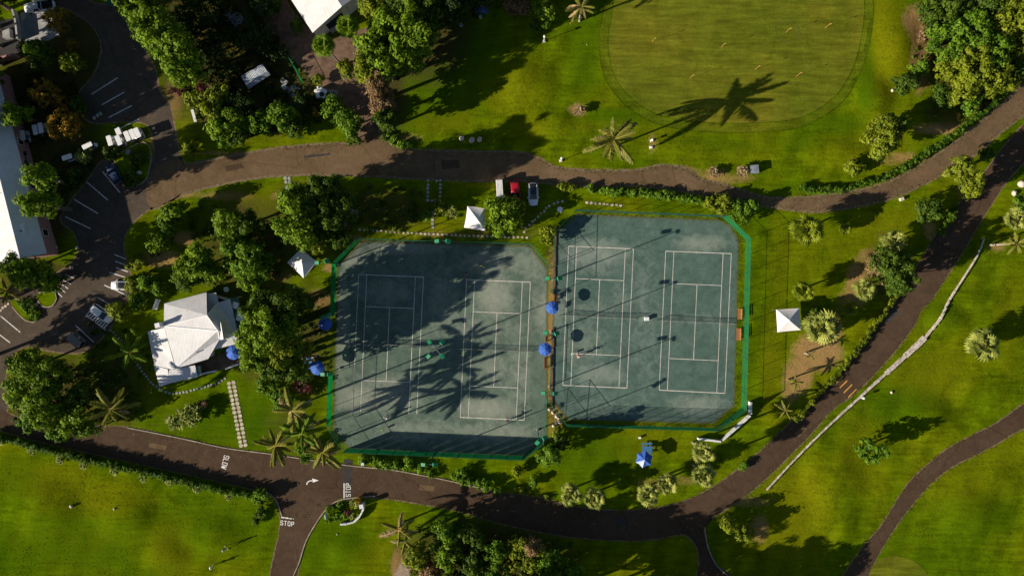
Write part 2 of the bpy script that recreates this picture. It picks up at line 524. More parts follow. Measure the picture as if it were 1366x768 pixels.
M['blue'] = plain('blue_fabric', (0.045, 0.125, 0.46), 0.8, 0, 0.12, 3)
M['blue_sunlit'] = plain('sunlit_blue_fabric', (0.42, 0.50, 0.72), 0.8, 0, 0.06, 3)  # lighter blue that paints sunlight onto an umbrella panel
M['blue_paint'] = plain('blue_painted_wood', (0.05, 0.17, 0.36), 0.6, 0, 0.12, 4)
M['teal'] = plain('teal_tarp', (0.05, 0.36, 0.46), 0.55, 0, 0.15, 2)
M['tarp_blue'] = plain('dark_blue_tarp', (0.03, 0.075, 0.19), 0.5, 0, 0.15, 2)
M['zinc'] = plain('corrugated_zinc', (0.27, 0.30, 0.35), 0.5, 0.2, 0.25, 1.5, 0.5, (0.16, 0.17, 0.19))
M['bark'] = plain('bark', (0.16, 0.125, 0.095), 0.95, 0, 0.3, 4)
M['bark_pale'] = plain('pale_palm_bark', (0.34, 0.29, 0.23), 0.95, 0, 0.25, 5)
M['skin'] = plain('skin', (0.45, 0.26, 0.18), 0.6, 0, 0.05, 8)
M['hair'] = plain('dark_hair', (0.03, 0.02, 0.015), 0.7, 0, 0.2, 20)
M['cloth_white'] = plain('white_cloth', (0.78, 0.78, 0.78), 0.9, 0, 0.05, 8)
M['cloth_green'] = plain('lime_green_cloth', (0.20, 0.50, 0.05), 0.9, 0, 0.08, 8)
M['cloth_navy'] = plain('navy_cloth', (0.04, 0.06, 0.13), 0.9, 0, 0.1, 8)
M['cloth_blue'] = plain('sky_blue_cloth', (0.25, 0.42, 0.62), 0.9, 0, 0.06, 8)
M['cloth_red'] = plain('red_cloth', (0.62, 0.12, 0.11), 0.9, 0, 0.2, 12)
M['cloth_black'] = plain('black_cloth', (0.025, 0.025, 0.03), 0.9, 0, 0.1, 8)
M['flag'] = plain('orange_flag', (0.85, 0.42, 0.13), 0.8, 0, 0.06, 8)
M['ball_yellow'] = plain('yellow_felt', (0.62, 0.68, 0.06), 0.9, 0, 0.1, 12)
# leaves
M['L_g'] = leaf_mat('bright_leaf', (0.048, 0.102, 0.004), (0.185, 0.29, 0.012))
M['L_f'] = leaf_mat('fresh_leaf', (0.04, 0.095, 0.006), (0.155, 0.275, 0.015))
M['L_d'] = leaf_mat('dark_leaf', (0.026, 0.058, 0.005), (0.095, 0.158, 0.012))
M['L_y'] = leaf_mat('yellow_green_leaf', (0.072, 0.105, 0.005), (0.235, 0.28, 0.015))
M['L_o'] = leaf_mat('golden_leaf', (0.11, 0.065, 0.006), (0.42, 0.25, 0.020))
M['L_m'] = leaf_mat('maroon_leaf', (0.045, 0.014, 0.016), (0.15, 0.045, 0.042))
M['L_b'] = leaf_mat('dry_brown_leaf', (0.075, 0.045, 0.020), (0.26, 0.165, 0.075), 0.1)
M['L_p'] = leaf_mat('pale_strap_leaf', (.075,.115,.010), (.36,.38,.085), 0.2)
M['L_h'] = leaf_mat('hedge_leaf', (0.034, 0.085, 0.005), (0.125, 0.215, 0.013))
M['L_u'] = leaf_mat('undergrowth_leaf', (0.012, 0.030, 0.006), (0.050, 0.085, 0.014))
M['L_k'] = leaf_mat('palm_leaf', (0.07, 0.09, 0.012), (0.29, 0.27, 0.045), 0.25, 0.5)
M['L_t'] = leaf_mat('straw_leaf', (0.17, 0.115, 0.05), (0.46, 0.34, 0.17), 0.15)
M['L_c'] = leaf_mat('turf_blade', (0.040, 0.082, 0.002), (0.155, 0.185, 0.006), 0.2)
M['L_v'] = leaf_mat('verge_blade', (0.055, 0.062, 0.004), (0.16, 0.15, 0.016), 0.2)
# ------------------------------------------------------------------ the ground
# gentle swells of the golf course: (px, py, radius px x, radius px y, height m)
MOUNDS = [(1195, 60, 40, 60, 0.9), (1165, 130, 30, 40, 0.7), (1120, 205, 60, 22, 0.5), (1262, 425, 40, 26, 0.8), (1235, 560, 50, 40, 0.9), (1110, 640, 50, 60, 0.8),
          (1320, 520, 55, 26, 0.7), (1290, 680, 60, 50, 0.9), (1120, 700, 40, 30, 0.5), (700, 110, 55, 45, 0.7), (640, 100, 40, 40, 0.5), (740, 165, 40, 25, 0.5),
          (60, 680, 60, 50, 0.9), (170, 690, 60, 40, 0.8), (285, 715, 50, 35, 0.7), (220, 740, 40, 30, 0.6), (460, 735, 40, 28, 0.4), (1330, 640, 40, 30, 0.5),
          (900, 195, 60, 16, 0.3), (1300, 400, 40, 20, 0.5)]
MW = [(*W(a, b), c * S, d * S, h) for a, b, c, d, h in MOUNDS]

def gz_np(X, Y):
    Z = np.zeros_like(X)
    for x, y, rx, ry, h in MW:
        d = ((X - x) / rx) ** 2 + ((Y - y) / ry) ** 2
        Z += np.where(d < 1, h * (1 - d) ** 2, 0.0)
    return Z

def gz(x, y):
    return float(gz_np(np.array([x]), np.array([y]))[0])

def WG(px, py):
    x, y = W(px, py)
    return (x, y, gz(x, y))

def build_ground():
    xs = np.concatenate([[-1500, -500, -200, -125], np.arange(-100, 100.1, 0.7), [125, 200, 500, 1500]])
    ys = np.concatenate([[-1500, -500, -200, -90], np.arange(-62, 62.1, 0.7), [90, 200, 500, 1500]])
    X, Y = np.meshgrid(xs, ys)
    Z = gz_np(X, Y)
    v = np.stack([X, Y, Z], -1).reshape(-1, 3)
    ny, nx = X.shape
    i = np.arange(ny - 1)[:, None] * nx + np.arange(nx - 1)[None, :]
    f = np.stack([i, i + 1, i + nx + 1, i + nx], -1).reshape(-1, 4)
    me = quad_mesh('lawn', v, None, M['lawn'], faces=f)
    me.polygons.foreach_set('use_smooth', [True] * len(me.polygons))
    stamps = {'litter_shade': [(330, 80, 120, 95, .8), (250, 40, 50, 70, .8), (410, 120, 60, 40, .7), (570, 40, 60, 70, .7), (515, 130, 26, 60, .8), (60, 140, 70, 110, .8), (105, 60, 40, 70, .85), (70, 260, 30, 70, .8), (120, 225, 40, 40, .7), (50, 370, 50, 24, .8), (330, 330, 70, 70, .6), (415, 290, 60, 50, .6), (510, 278, 70, 30, .5), (360, 450, 55, 65, .65), (415, 450, 30, 80, .5), (65, 530, 70, 60, .75), (150, 510, 50, 70, .5), (650, 745, 115, 50, .75), (1300, 60, 75, 90, .7), (1188, 355, 32, 44, .6), (390, 570, 40, 40, .4), (1270, 150, 40, 20, .5), (690, 290, 26, 26, .4)], 'dirt': [  # px, py, rx, ry, strength
        (1090, 470, 34, 26, 1.0), (1065, 500, 22, 26, 0.9), (1112, 440, 14, 26, 0.7), (1055, 525, 14, 14, 0.7), (1228, 70, 16, 55, 0.95), (1222, 30, 20, 26, 0.9), (1258, 172, 40, 9, 0.9),
        (1225, 215, 60, 9, 0.6), (1160, 345, 20, 14, 0.7), (1143, 372, 16, 24, 0.8), (1135, 400, 22, 14, 0.7), (1240, 305, 10, 18, 0.7), (1330, 330, 14, 7, 0.6),
        (1012, 706, 14, 20, 0.75), (1000, 668, 40, 8, 0.6), (905, 230, 30, 9, 1.0), (935, 240, 30, 7, 0.7), (776, 230, 60, 5, 0.7), (958, 240, 30, 10, 0.6), (990, 238, 22, 7, 0.6),
        (385, 262, 30, 8, 0.7), (230, 258, 40, 8, 0.8), (300, 262, 40, 8, 0.6), (245, 318, 18, 10, 0.9), (215, 345, 30, 14, 0.7), (372, 365, 18, 12, 0.6), (425, 400, 16, 16, 0.8), (410, 478, 18, 10, 0.8), (400, 510, 12, 16, 0.8),
        (440, 358, 12, 6, 0.9), (470, 322, 20, 9, 0.8), (745, 545, 16, 26, 0.8), (735, 450, 8, 150, 0.7), (230, 62, 8, 10, 0.8), (232, 130, 14, 30, 0.7), (212, 160, 16, 40, 0.9), (535, 755, 16, 26, 0.9),
        (875, 645, 40, 10, 0.5), (915, 640, 20, 8, 0.5), (720, 230, 30, 4, 0.8), (620, 313, 110, 6, 0.4), (300, 205, 70, 4, 0.6), (460, 195, 30, 3, 0.6), (1205, 210, 22, 9, 0.7), (1305, 140, 20, 12, 0.7), (1290, 260, 18, 10, 0.5),
        (870, 190, 8, 16, 0.5), (815, 185, 24, 20, 0.35), (770, 147, 14, 9, 0.8), (955, 232, 18, 9, 0.7), (270, 150, 6, 30, 0.5), (1180, 455, 14, 14, 0.5), (540, 185, 30, 8, 0.5)],
        'dry': [(1180, 60, 40, 80, 0.8), (1130, 200, 60, 30, 0.5), (1060, 690, 60, 90, 0.7), (1150, 600, 40, 60, 0.6), (1240, 500, 60, 40, 0.75), (1230, 420, 40, 40, 0.6), (1350, 430, 30, 80, 0.6), (1330, 610, 60, 40, 0.55),
        (1290, 640, 80, 60, 0.45), (1040, 360, 20, 90, 0.5), (1090, 340, 60, 60, 0.45), (1030, 480, 16, 80, 0.7), (1110, 350, 50, 50, 0.5), (690, 110, 60, 50, 0.6), (590, 160, 50, 20, 0.7), (730, 170, 90, 16, 0.5), (820, 130, 60, 20, 0.5), (870, 180, 60, 30, 0.5),
        (60, 640, 80, 25, 0.75), (130, 665, 80, 30, 0.7), (230, 740, 30, 50, 0.85), (120, 720, 60, 20, 0.5), (40, 720, 40, 30, 0.4), (1190, 170, 60, 40, 0.45), (500, 740, 40, 25, 0.5), (340, 265, 60, 20, 0.7), (640, 245, 40, 10, 0.6), (420, 250, 60, 12, 0.6), (590, 300, 120, 14, 0.6),
        (850, 590, 60, 30, 0.5), (1290, 240, 50, 40, 0.5), (1340, 300, 30, 50, 0.4), (1200, 300, 80, 30, 0.55), (190, 350, 30, 40, 0.6), (330, 190, 120, 14, 0.4), (940, 210, 90, 20, 0.35)],
        'lush': [(100, 730, 120, 50, 0.75), (290, 700, 80, 60, 0.7), (20, 640, 40, 40, 0.6), (180, 760, 80, 20, 0.6), (440, 720, 60, 50, 0.6), (1250, 420, 40, 30, 0.7), (1200, 540, 60, 30, 0.6), (620, 80, 60, 60, 0.7), (570, 110, 60, 60, 0.7),
        (780, 60, 24, 80, 0.6), (830, 155, 60, 12, 0.6), (1000, 190, 100, 16, 0.5), (1155, 100, 14, 60, 0.8), (1120, 165, 40, 16, 0.7), (1290, 690, 60, 40, 0.5), (1210, 740, 50, 30, 0.5), (1060, 250, 60, 10, 0.6), (1200, 680, 20, 60, 0.4), (790, 600, 60, 40, 0.6), (260, 560, 80, 30, 0.7), (340, 560, 40, 40, 0.7)]}
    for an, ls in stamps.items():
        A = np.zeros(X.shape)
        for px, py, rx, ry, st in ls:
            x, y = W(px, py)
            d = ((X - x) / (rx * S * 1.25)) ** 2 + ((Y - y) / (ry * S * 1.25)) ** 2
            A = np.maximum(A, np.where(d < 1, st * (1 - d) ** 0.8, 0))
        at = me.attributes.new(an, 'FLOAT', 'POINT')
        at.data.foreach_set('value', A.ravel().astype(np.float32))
    o = link('lawn', me)
    o["kind"] = 'structure'
    return o
build_ground()

def ring_sheet(name, outline, z, mat, rings=14, attrs=None):
    """a star shaped sheet built as rings round its middle, laid over the swells"""
    n = len(outline)
    P = np.array([W(*p) for p in outline])
    c = P.mean(0)
    fr = np.linspace(0, 1, rings + 1)[1:]
    V = [c] + [c + (P[k] - c) * f for f in fr for k in range(n)]
    V = np.array(V)
    Z = gz_np(V[:, 0], V[:, 1]) + z
    fs = []
    for k in range(n): fs.append((0, 1 + k, 1 + (k + 1) % n, 0))
    quads = []
    for r in range(rings - 1):
        for k in range(n):
            quads.append((1 + r * n + k, 1 + (r + 1) * n + k, 1 + (r + 1) * n + (k + 1) % n, 1 + r * n + (k + 1) % n))
    me = bpy.data.meshes.new(name)
    ar = sum(P[i][0] * P[(i + 1) % n][1] - P[(i + 1) % n][0] * P[i][1] for i in range(n))
    fl = [f[:3] for f in fs] + quads
    if ar < 0: fl = [tuple(reversed(f)) for f in fl]
    me.from_pydata([(V[i][0], V[i][1], Z[i]) for i in range(len(V))], [], fl)
    me.materials.append(mat)
    me.polygons.foreach_set('use_smooth', [True] * len(me.polygons))
    R = np.concatenate([[0], np.repeat(fr, n)])
    if attrs:
        for an, fn in attrs.items():
            at = me.attributes.new(an, 'FLOAT', 'POINT')
            at.data.foreach_set('value', np.array(fn(V, R), dtype=np.float32))
    o = link(name, me)
    o["kind"] = 'structure'
    return o

# putting green and its collar
G_IN = [(815, 30), (812, 62), (819, 98), (838, 126), (868, 148), (905, 159), (960, 164), (1020, 163), (1062, 158), (1096, 142), (1122, 118), (1141, 80), (1150, 40), (1152, 0), (1140, -40), (1080, -70), (960, -80), (870, -60), (828, -20)]
gp = catmull(G_IN, True, 4)
ring_sheet('collar_edge', offset_poly(gp, 13.6), 0.008, M['collar_edge'], 16)
ring_sheet('green_collar', offset_poly(gp, 12), 0.014, M['fringe'], 16)
ring_sheet('collar_edge', offset_poly(gp, 1.5), 0.022, M['collar_edge'], 16)
ring_sheet('putting_green', gp, 0.03, M['green'], 16)
GI2 = [(1160, 768), (1166, 752), (1182, 742), (1203, 742), (1222, 750), (1236, 764), (1245, 790), (1200, 810), (1165, 795)]
ring_sheet('tee_turf', catmull(GI2, True, 4), 0.02, M['green'], 8)

# ------------------------------------------------------------------ roads, car park, paths
UP_T = [(238, 212), (250, 220), (300, 211), (370, 199), (440, 193), (478, 192), (492, 178), (505, 176), (514, 190), (540, 200), (600, 203), (690, 205), (718, 212), (742, 224), (790, 229), (850, 228), (880, 222), (915, 226), (935, 240), (960, 246), (1010, 262), (1040, 266), (1100, 262), (1170, 249), (1230, 221), (1290, 179), (1340, 137), (1372, 108), (1400, 80)]
UP_B = [(1420, 110), (1385, 138), (1340, 171), (1300, 205), (1250, 235), (1200, 259), (1150, 273), (1090, 281), (1045, 277), (1000, 270), (930, 257), (850, 247), (760, 246), (700, 240), (640, 240), (560, 237), (480, 233), (400, 232), (330, 238), (250, 256), (204, 277), (195, 250), (205, 225)]
upper = UP_T + UP_B
BOT_T = [(-30, 535), (0, 546), (30, 558), (100, 567), (170, 570), (240, 584), (300, 597), (360, 605), (420, 614), (470, 621), (520, 626), (560, 633), (600, 641), (660, 655), (720, 664), (770, 676), (840, 681), (900, 672), (950, 650), (1000, 614), (1050, 568), (1085, 535), (1120, 500), (1160, 450), (1200, 395), (1230, 345), (1262, 293), (1300, 248), (1340, 195), (1380, 150), (1420, 105)]
BOT_B = [(1450, 130), (1400, 180), (1368, 214), (1340, 246), (1310, 292), (1290, 326), (1250, 388), (1200, 460), (1145, 520), (1110, 546), (1080, 580), (1030, 630), (990, 664), (950, 690), (941, 700), (905, 712), (850, 720), (760, 715), (680, 700), (610, 681), (560, 671), (500, 663), (450, 665), (425, 672), (405, 690), (380, 688), (368, 668), (352, 655), (330, 650), (250, 632), (150, 610), (60, 590), (0, 573), (-30, 562)]
bottom = BOT_T + BOT_B
lane_left = [(368, 664), (374, 690), (372, 715), (366, 740), (359, 790), (391, 790), (399, 750), (408, 722), (422, 697), (436, 678), (450, 668), (430, 655), (390, 655)]
lane_right = [(905, 706), (922, 718), (932, 738), (930, 768), (920, 800), (985, 800), (972, 766), (955, 752), (944, 728), (939, 706), (948, 690), (925, 690)]
cart = [(1372, 536), (1330, 564), (1290, 584), (1262, 600), (1235, 622), (1214, 642), (1196, 668), (1176, 700), (1155, 725), (1130, 760), (1115, 790), (1140, 800), (1160, 762), (1178, 728), (1196, 700), (1214, 676), (1240, 646), (1270, 622), (1310, 602), (1345, 582), (1385, 556)]
lot = [(85, -25), (120, 2), (150, 12), (180, 46), (205, 90), (213, 122), (226, 140), (233, 172), (241, 214), (252, 230), (236, 262), (205, 275), (176, 298), (164, 325), (170, 352), (174, 374), (172, 396), (156, 412), (152, 428), (128, 458), (104, 470), (70, 468), (35, 462), (12, 480), (6, 520), (8, 548), (-30, 560), (-30, 405), (12, 398), (40, 380), (80, 362), (104, 340), (100, 312), (82, 296), (86, 282), (118, 240), (142, 214), (196, 222), (206, 196), (192, 164), (120, 162), (104, 130), (126, 100), (136, 66), (126, 38), (98, 16), (60, 0), (60, -30)]
lane_up = [(480, 192), (480, 172), (470, 146), (446, 124), (418, 104), (392, 76), (366, 44), (338, 0), (325, -30), (362, -30), (376, -4), (398, 28), (422, 52), (436, 58), (470, 46), (500, 40), (505, 70), (497, 104), (493, 130), (498, 156), (508, 176), (516, 190), (500, 204)]
for nm, pl, g in (('road', upper, 3.2), ('road', bottom, 1.5), ('road', lane_left, 1.3), ('road', lane_right, 1.3), ('cart_path', cart, 1.5), ('car_park', lot, 2), ('lane', lane_up, 3)):
    sheet(nm + '_verge', pl, 0.004 if nm != 'lane' else 0.006, M['verge'], True, 0.4, g, step=3.2)
car_park = sheet('car_park', lot, 0.010, M['asphalt_lot'], True, 0.25)
lane = sheet('lane', lane_up, 0.014, M['yard'], True, 0.4)
road_upper = sheet('road', upper, 0.018, M['asphalt_light'], True, 0.3, step=3)
road_lane_left = sheet('road', lane_left, 0.018, M['asphalt'], True, 0.2, step=3)
road_lane_right = sheet('road', lane_right, 0.018, M['asphalt'], True, 0.2, step=3)
road = sheet('road', bottom, 0.022, M['asphalt'], True, 0.2, step=3)
sheet('cart_path', cart, 0.018, M['asphalt'], True, 0.22, step=3)
sheet('speed_table', [(459, 612), (470, 613), (469, 668), (458, 668)], 0.026, M['dark_patch'], False, 0.05, parent=road, kind=None)
sheet('sand_path', [(520, 790), (527, 762), (538, 748), (548, 745), (546, 768), (548, 790)], 0.006, M['sand'], True, 0.5, step=2)
sheet('concrete_pad', [(27, 18), (72, 10), (80, 46), (62, 56), (50, 54), (30, 60)], 0.012, M['concrete'], False, 0.2)
sheet('courtyard', [(-20, 30), (26, 24), (28, 78), (-20, 84)], 0.016, M['dark_patch'], False, 0.1)
# kerb edging along the lower road
def ribbon(name, pl, width_px, z0, h, mat, parent=None, kind=None, closed=False, step=5, jit=0.0, label=None):
    pts = catmull(pl, closed, step)
    r = random.Random(len(pl))
    mb = MB(); L, Rr = [], []
    n = len(pts)
    for i in range(n):
        a, b = pts[max(i - 1, 0)], pts[min(i + 1, n - 1)]
        tx, ty = b[0] - a[0], b[1] - a[1]; l = math.hypot(tx, ty) or 1
        w = width_px / 2 * (1 + r.uniform(-jit, jit))
        L.append(W(pts[i][0] - ty / l * w, pts[i][1] + tx / l * w)); Rr.append(W(pts[i][0] + ty / l * w, pts[i][1] - tx / l * w))
    hs = [h * (1 + r.uniform(-jit, jit) * 0.7) for _ in range(n)]
    vs = []
    for i in range(n):
        z = z0 + gz(*L[i])
        vs += [(*L[i], z), (*L[i], z + hs[i]), (*Rr[i], z + hs[i]), (*Rr[i], z)]
    fs = []
    for i in range(n - 1):
        for k in range(3): fs.append((i * 4 + k, i * 4 + k + 1, (i + 1) * 4 + k + 1, (i + 1) * 4 + k))
    fs += [(0, 1, 2, 3), ((n - 1) * 4 + 3, (n - 1) * 4 + 2, (n - 1) * 4 + 1, (n - 1) * 4)]
    mb.add(vs, fs)
    o = mb.build(name, mat, parent)
    if kind: o['kind'] = kind
    if label: o['label'] = label
    return o
for pl in (BOT_T[4:14], [(391, 768), (399, 750), (408, 722), (422, 697), (436, 678), (455, 666), (500, 661)], [(352, 653), (368, 666), (376, 688)], [(940, 702), (944, 728), (955, 752), (972, 768)]):
    ribbon('kerb', pl, 1.3, 0.0, 0.12, M['kerb'], road, None)
def strip(p, q, wpx, z, mat, name, parent):
    dx, dy = q[0] - p[0], q[1] - p[1]; l = math.hypot(dx, dy)
    ox, oy = -dy / l * wpx / 2, dx / l * wpx / 2
    mb = MB()
    vs = [(*W(p[0] + ox, p[1] + oy), z), (*W(q[0] + ox, q[1] + oy), z), (*W(q[0] - ox, q[1] - oy), z), (*W(p[0] - ox, p[1] - oy), z)]
    mb.add(vs, [(0, 1, 2, 3)])
    return mb.build(name, mat, parent)

PARK = [((122, 126), (157, 104)), ((136, 140), (166, 123)), ((145, 157), (176, 141)), ((158, 173), (185, 159)), ((137, 229), (160, 257)), ((116, 243), (144, 267)), ((99, 266), (131, 285)), ((87, 289), (121, 305)),
        ((87, 366), (99, 371)), ((82, 372), (94, 379)), ((79, 377), (91, 385)), ((75, 381), (87, 390)), ((72, 386), (83, 396)),
        ((153, 339.5), (168, 345.5)), ((154, 348.5), (169.5, 354)), ((155, 357), (171, 362.5)), ((145.5, 363), (172, 371.5)), ((139, 380), (169, 394)), ((131, 397), (148, 407)), ((101, 434), (125, 456)), ((1, 421.5), (27, 443)), ((-2, 445), (13.5, 457))]
for p, q in PARK: strip(p, q, 1.35, 0.0165, M['paint_dim'], 'bay_line', car_park)
# hatched no parking bay
HB = [(115, 420.5), (121, 413.5), (147, 428), (141, 440)]
for a, b in ((HB[0], HB[1]), (HB[1], HB[2]), (HB[0], HB[3])): strip(a, b, 1.2, 0.0165, M['paint'], 'hatch_line', car_park)
for i in range(8):
    t = (i + 0.7) / 8.6
    a = (HB[0][0] + (HB[3][0] - HB[0][0]) * t, HB[0][1] + (HB[3][1] - HB[0][1]) * t)
    b = (HB[1][0] + (HB[2][0] - HB[1][0]) * min(1, t + 0.10), HB[1][1] + (HB[2][1] - HB[1][1]) * min(1, t + 0.10))
    strip(a, b, 1.5, 0.0185, M['paint'], 'hatch_line', car_park)
# road lettering, drawn as painted strokes
GLY = {'S': [[(1, .82), (.85, 1), (.15, 1), (0, .85), (0, .62), (.15, .52), (.85, .48), (1, .38), (1, .15), (.85, 0), (.15, 0), (0, .18)]],
       'T': [[(0, 1), (1, 1)], [(.5, 1), (.5, 0)]], 'O': [[(.15, 0), (0, .15), (0, .85), (.15, 1), (.85, 1), (1, .85), (1, .15), (.85, 0), (.15, 0)]],
       'P': [[(0, 0), (0, 1), (.85, 1), (1, .87), (1, .6), (.85, .47), (0, .47)]], 'L': [[(0, 1), (0, 0), (1, 0)]],
       'W': [[(-.05, 1), (.22, 0), (.5, .75), (.78, 0), (1.05, 1)]]}
def paint_word(text, o, rd, up, lw, lh, gap, sw, name):
    """o: start of the baseline (px), rd: reading direction, up: letter up direction"""
    for i, ch in enumerate(text):
        mb = MB()
        k = 0
        for st in GLY[ch]:
            pp = [(o[0] + rd[0] * (i * (lw + gap) + u * lw) + up[0] * v * lh, o[1] + rd[1] * (i * (lw + gap) + u * lw) + up[1] * v * lh) for u, v in st]
            for a, b in zip(pp[:-1], pp[1:]):
                dx, dy = b[0] - a[0], b[1] - a[1]; l = math.hypot(dx, dy); ex, ey = dx / l * sw * 0.4, dy / l * sw * 0.4
                ox, oy = -dy / l * sw / 2, dx / l * sw / 2
                z = 0.031 + 0.0006 * k; k += 1
                mb.add([(*W(a[0] - ex + ox, a[1] - ey + oy), z), (*W(b[0] + ex + ox, b[1] + ey + oy), z), (*W(b[0] + ex - ox, b[1] + ey - oy), z), (*W(a[0] - ex - ox, a[1] - ey - oy), z)], [(0, 1, 2, 3)])
        mb.build('painted_letter', M['paint'], road)
paint_word('SLOW', (299.4, 606.8), (-.24, .97), (.97, .24), 3.0, 6.6, 1.75, .9, 'SLOW')
paint_word('STOP', (374.4, 699.3), (.985, .12), (.07, -1.0), 2.9, 5.6, 2.0, .85, 'STOP')
strip((375.2, 689.4), (392, 691.6), 1.5, 0.031, M['paint'], 'stop_line', road)
paint_word('STOP', (467.6, 661.8), (0, -1), (-1, 0), 3.0, 6.0, 1.8, .85, 'STOP')
strip((459, 644), (459, 664.5), 1.4, 0.031, M['paint'], 'stop_line', road)
ar = [(409.3, 646), (409.8, 643.5), (411.5, 641.6), (413.8, 640.8), (416.5, 640.6)]
mb = MB(); AL, AR = [], []
for i, p in enumerate(ar):
    a, b = ar[max(i - 1, 0)], ar[min(i + 1, len(ar) - 1)]
    tx, ty = b[0] - a[0], b[1] - a[1]; l = math.hypot(tx, ty)
    AL.append((*W(p[0] - ty / l * .75, p[1] + tx / l * .75), 0.031)); AR.append((*W(p[0] + ty / l * .75, p[1] - tx / l * .75), 0.031))
for i in range(len(ar) - 1): mb.add([AL[i], AL[i + 1], AR[i + 1], AR[i]], [(0, 1, 2, 3)])
mb.add([(*W(416.5, 637.6), 0.031), (*W(425.4, 640.2), 0.031), (*W(417.2, 643.2), 0.031)], [(0, 1, 2)])
mb.build('turn_arrow', M['paint'], road)
for a, b in (((1115.5, 510.5), (1125, 501)), ((1120.3, 517), (1130, 507.3)), ((1125.5, 523.7), (1136.6, 512.5)), ((1131.5, 529.7), (1142.4, 519))): strip(a, b, 1.5, 0.031, M['paint_orange'], 'warning_bar', road)

# repairs in the asphalt
for k, (pl, mt) in enumerate((([(588, 214), (612, 213), (614, 224), (590, 226)], 'asphalt'), ([(300, 222), (322, 218), (325, 224), (303, 229)], 'asphalt'), ([(820, 690), (838, 690), (837, 700), (821, 701)], 'dark_patch'), ([(1180, 425), (1192, 410), (1199, 416), (1187, 432)], 'dark_patch'), ([(200, 590), (222, 594), (221, 600), (199, 596)], 'asphalt_light'), ([(560, 646), (580, 648), (578, 655), (559, 653)], 'asphalt_light'), ([(1060, 578), (1072, 566), (1077, 571), (1066, 583)], 'asphalt_light'), ([(405, 208), (440, 204), (441, 207), (406, 211)], 'dark_patch'), ([(1090, 270), (1130, 266), (1131, 270), (1091, 274)], 'asphalt_light'))):
    up = k in (0, 1, 7, 8)
    sheet('asphalt_patch', pl, 0.0225 if up else 0.0265, M[mt], False, 0.15, parent=road_upper if up else road, kind=None, step=2)
# grass islands in the car park
def island(pl, h=0.12):
    pts = catmull(pl, True, 3)
    P = [W(*p) for p in pts]
    o = MB().prism(P, 0.0, h).build('island', M['lawn'])
    o['kind'] = 'structure'
    ribbon('kerb', pl, 1.2, 0.0, h + 0.03, M['kerb'], o, closed=False)
    return o
island([(15, 398), (24, 399), (38, 406), (48, 416), (51, 426), (45, 430), (36, 428), (26, 420), (17, 409)])
island([(50, 392), (62, 388), (74, 390), (76, 398), (70, 408), (58, 409), (51, 401)])
island([(150, 226), (160, 206), (192, 190), (202, 205), (196, 238), (182, 248), (170, 250)])

# ------------------------------------------------------------------ tennis courts
C_LEFT = [(450, 353), (484, 321), (706, 327), (731, 357), (730, 588), (697, 609), (466, 600), (444, 572)]
C_RIGHT = [(742, 310), (769, 285), (960, 293), (975, 301), (986, 320), (980, 541), (952, 565), (757, 560), (733, 530)]
wear_l = [(480, 530, 40, 20, .7), (515, 525, 60, 26, .5), (660, 395, 26, 30, .7), (650, 545, 40, 16, .7), (660, 350, 50, 16, .5), (640, 440, 80, 16, .3), (690, 500, 20, 60, .3), (470, 340, 22, 20, .55), (540, 330, 60, 10, .5), (515, 390, 40, 20, .4), (590, 400, 24, 50, .35), (735, 412, 26, 36, .6), (655, 490, 26, 20, .4), (660, 576, 60, 14, .5), (560, 575, 60, 16, .4), (455, 440, 14, 90, .4), (710, 350, 20, 30, .4)]
wear_r = [(795, 338, 46, 20, .65), (795, 355, 34, 14, .4), (800, 500, 36, 16, .6), (780, 460, 30, 40, .35), (935, 325, 36, 12, .65), (930, 540, 40, 14, .6), (740, 412, 20, 30, .5), (860, 420, 20, 120, .25), (795, 415, 46, 14, .3), (930, 425, 46, 10, .25), (800, 545, 60, 20, .25), (825, 400, 20, 20, .3)]
def wearfn(ls):
    def f(V, R):
        A = np.zeros(len(V))
        for px, py, rx, ry, s in ls:
            x, y = W(px, py)
            d = ((V[:, 0] - x) / (rx * S * 1.3)) ** 2 + ((V[:, 1] - y) / (ry * S * 1.3)) ** 2
            A = np.maximum(A, np.where(d < 1, s * (1 - d), 0))
        return A
    return f
def edgefn(V, R): return np.clip((R - 0.955) / 0.045, 0, 1)
def court_outline(pl):
    r = random.Random(5)
    return [(x + r.gauss(0, .35), y + r.gauss(0, .35)) for x, y in densify(pl, 3.0)]
court_l = ring_sheet('tennis_court', court_outline(C_LEFT), 0.014, M['court_a'], 44, {'wear': wearfn(wear_l), 'edge': edgefn})
court_r = ring_sheet('tennis_court', court_outline(C_RIGHT), 0.016, M['court_b'], 44, {'wear': wearfn(wear_r), 'edge': edgefn})

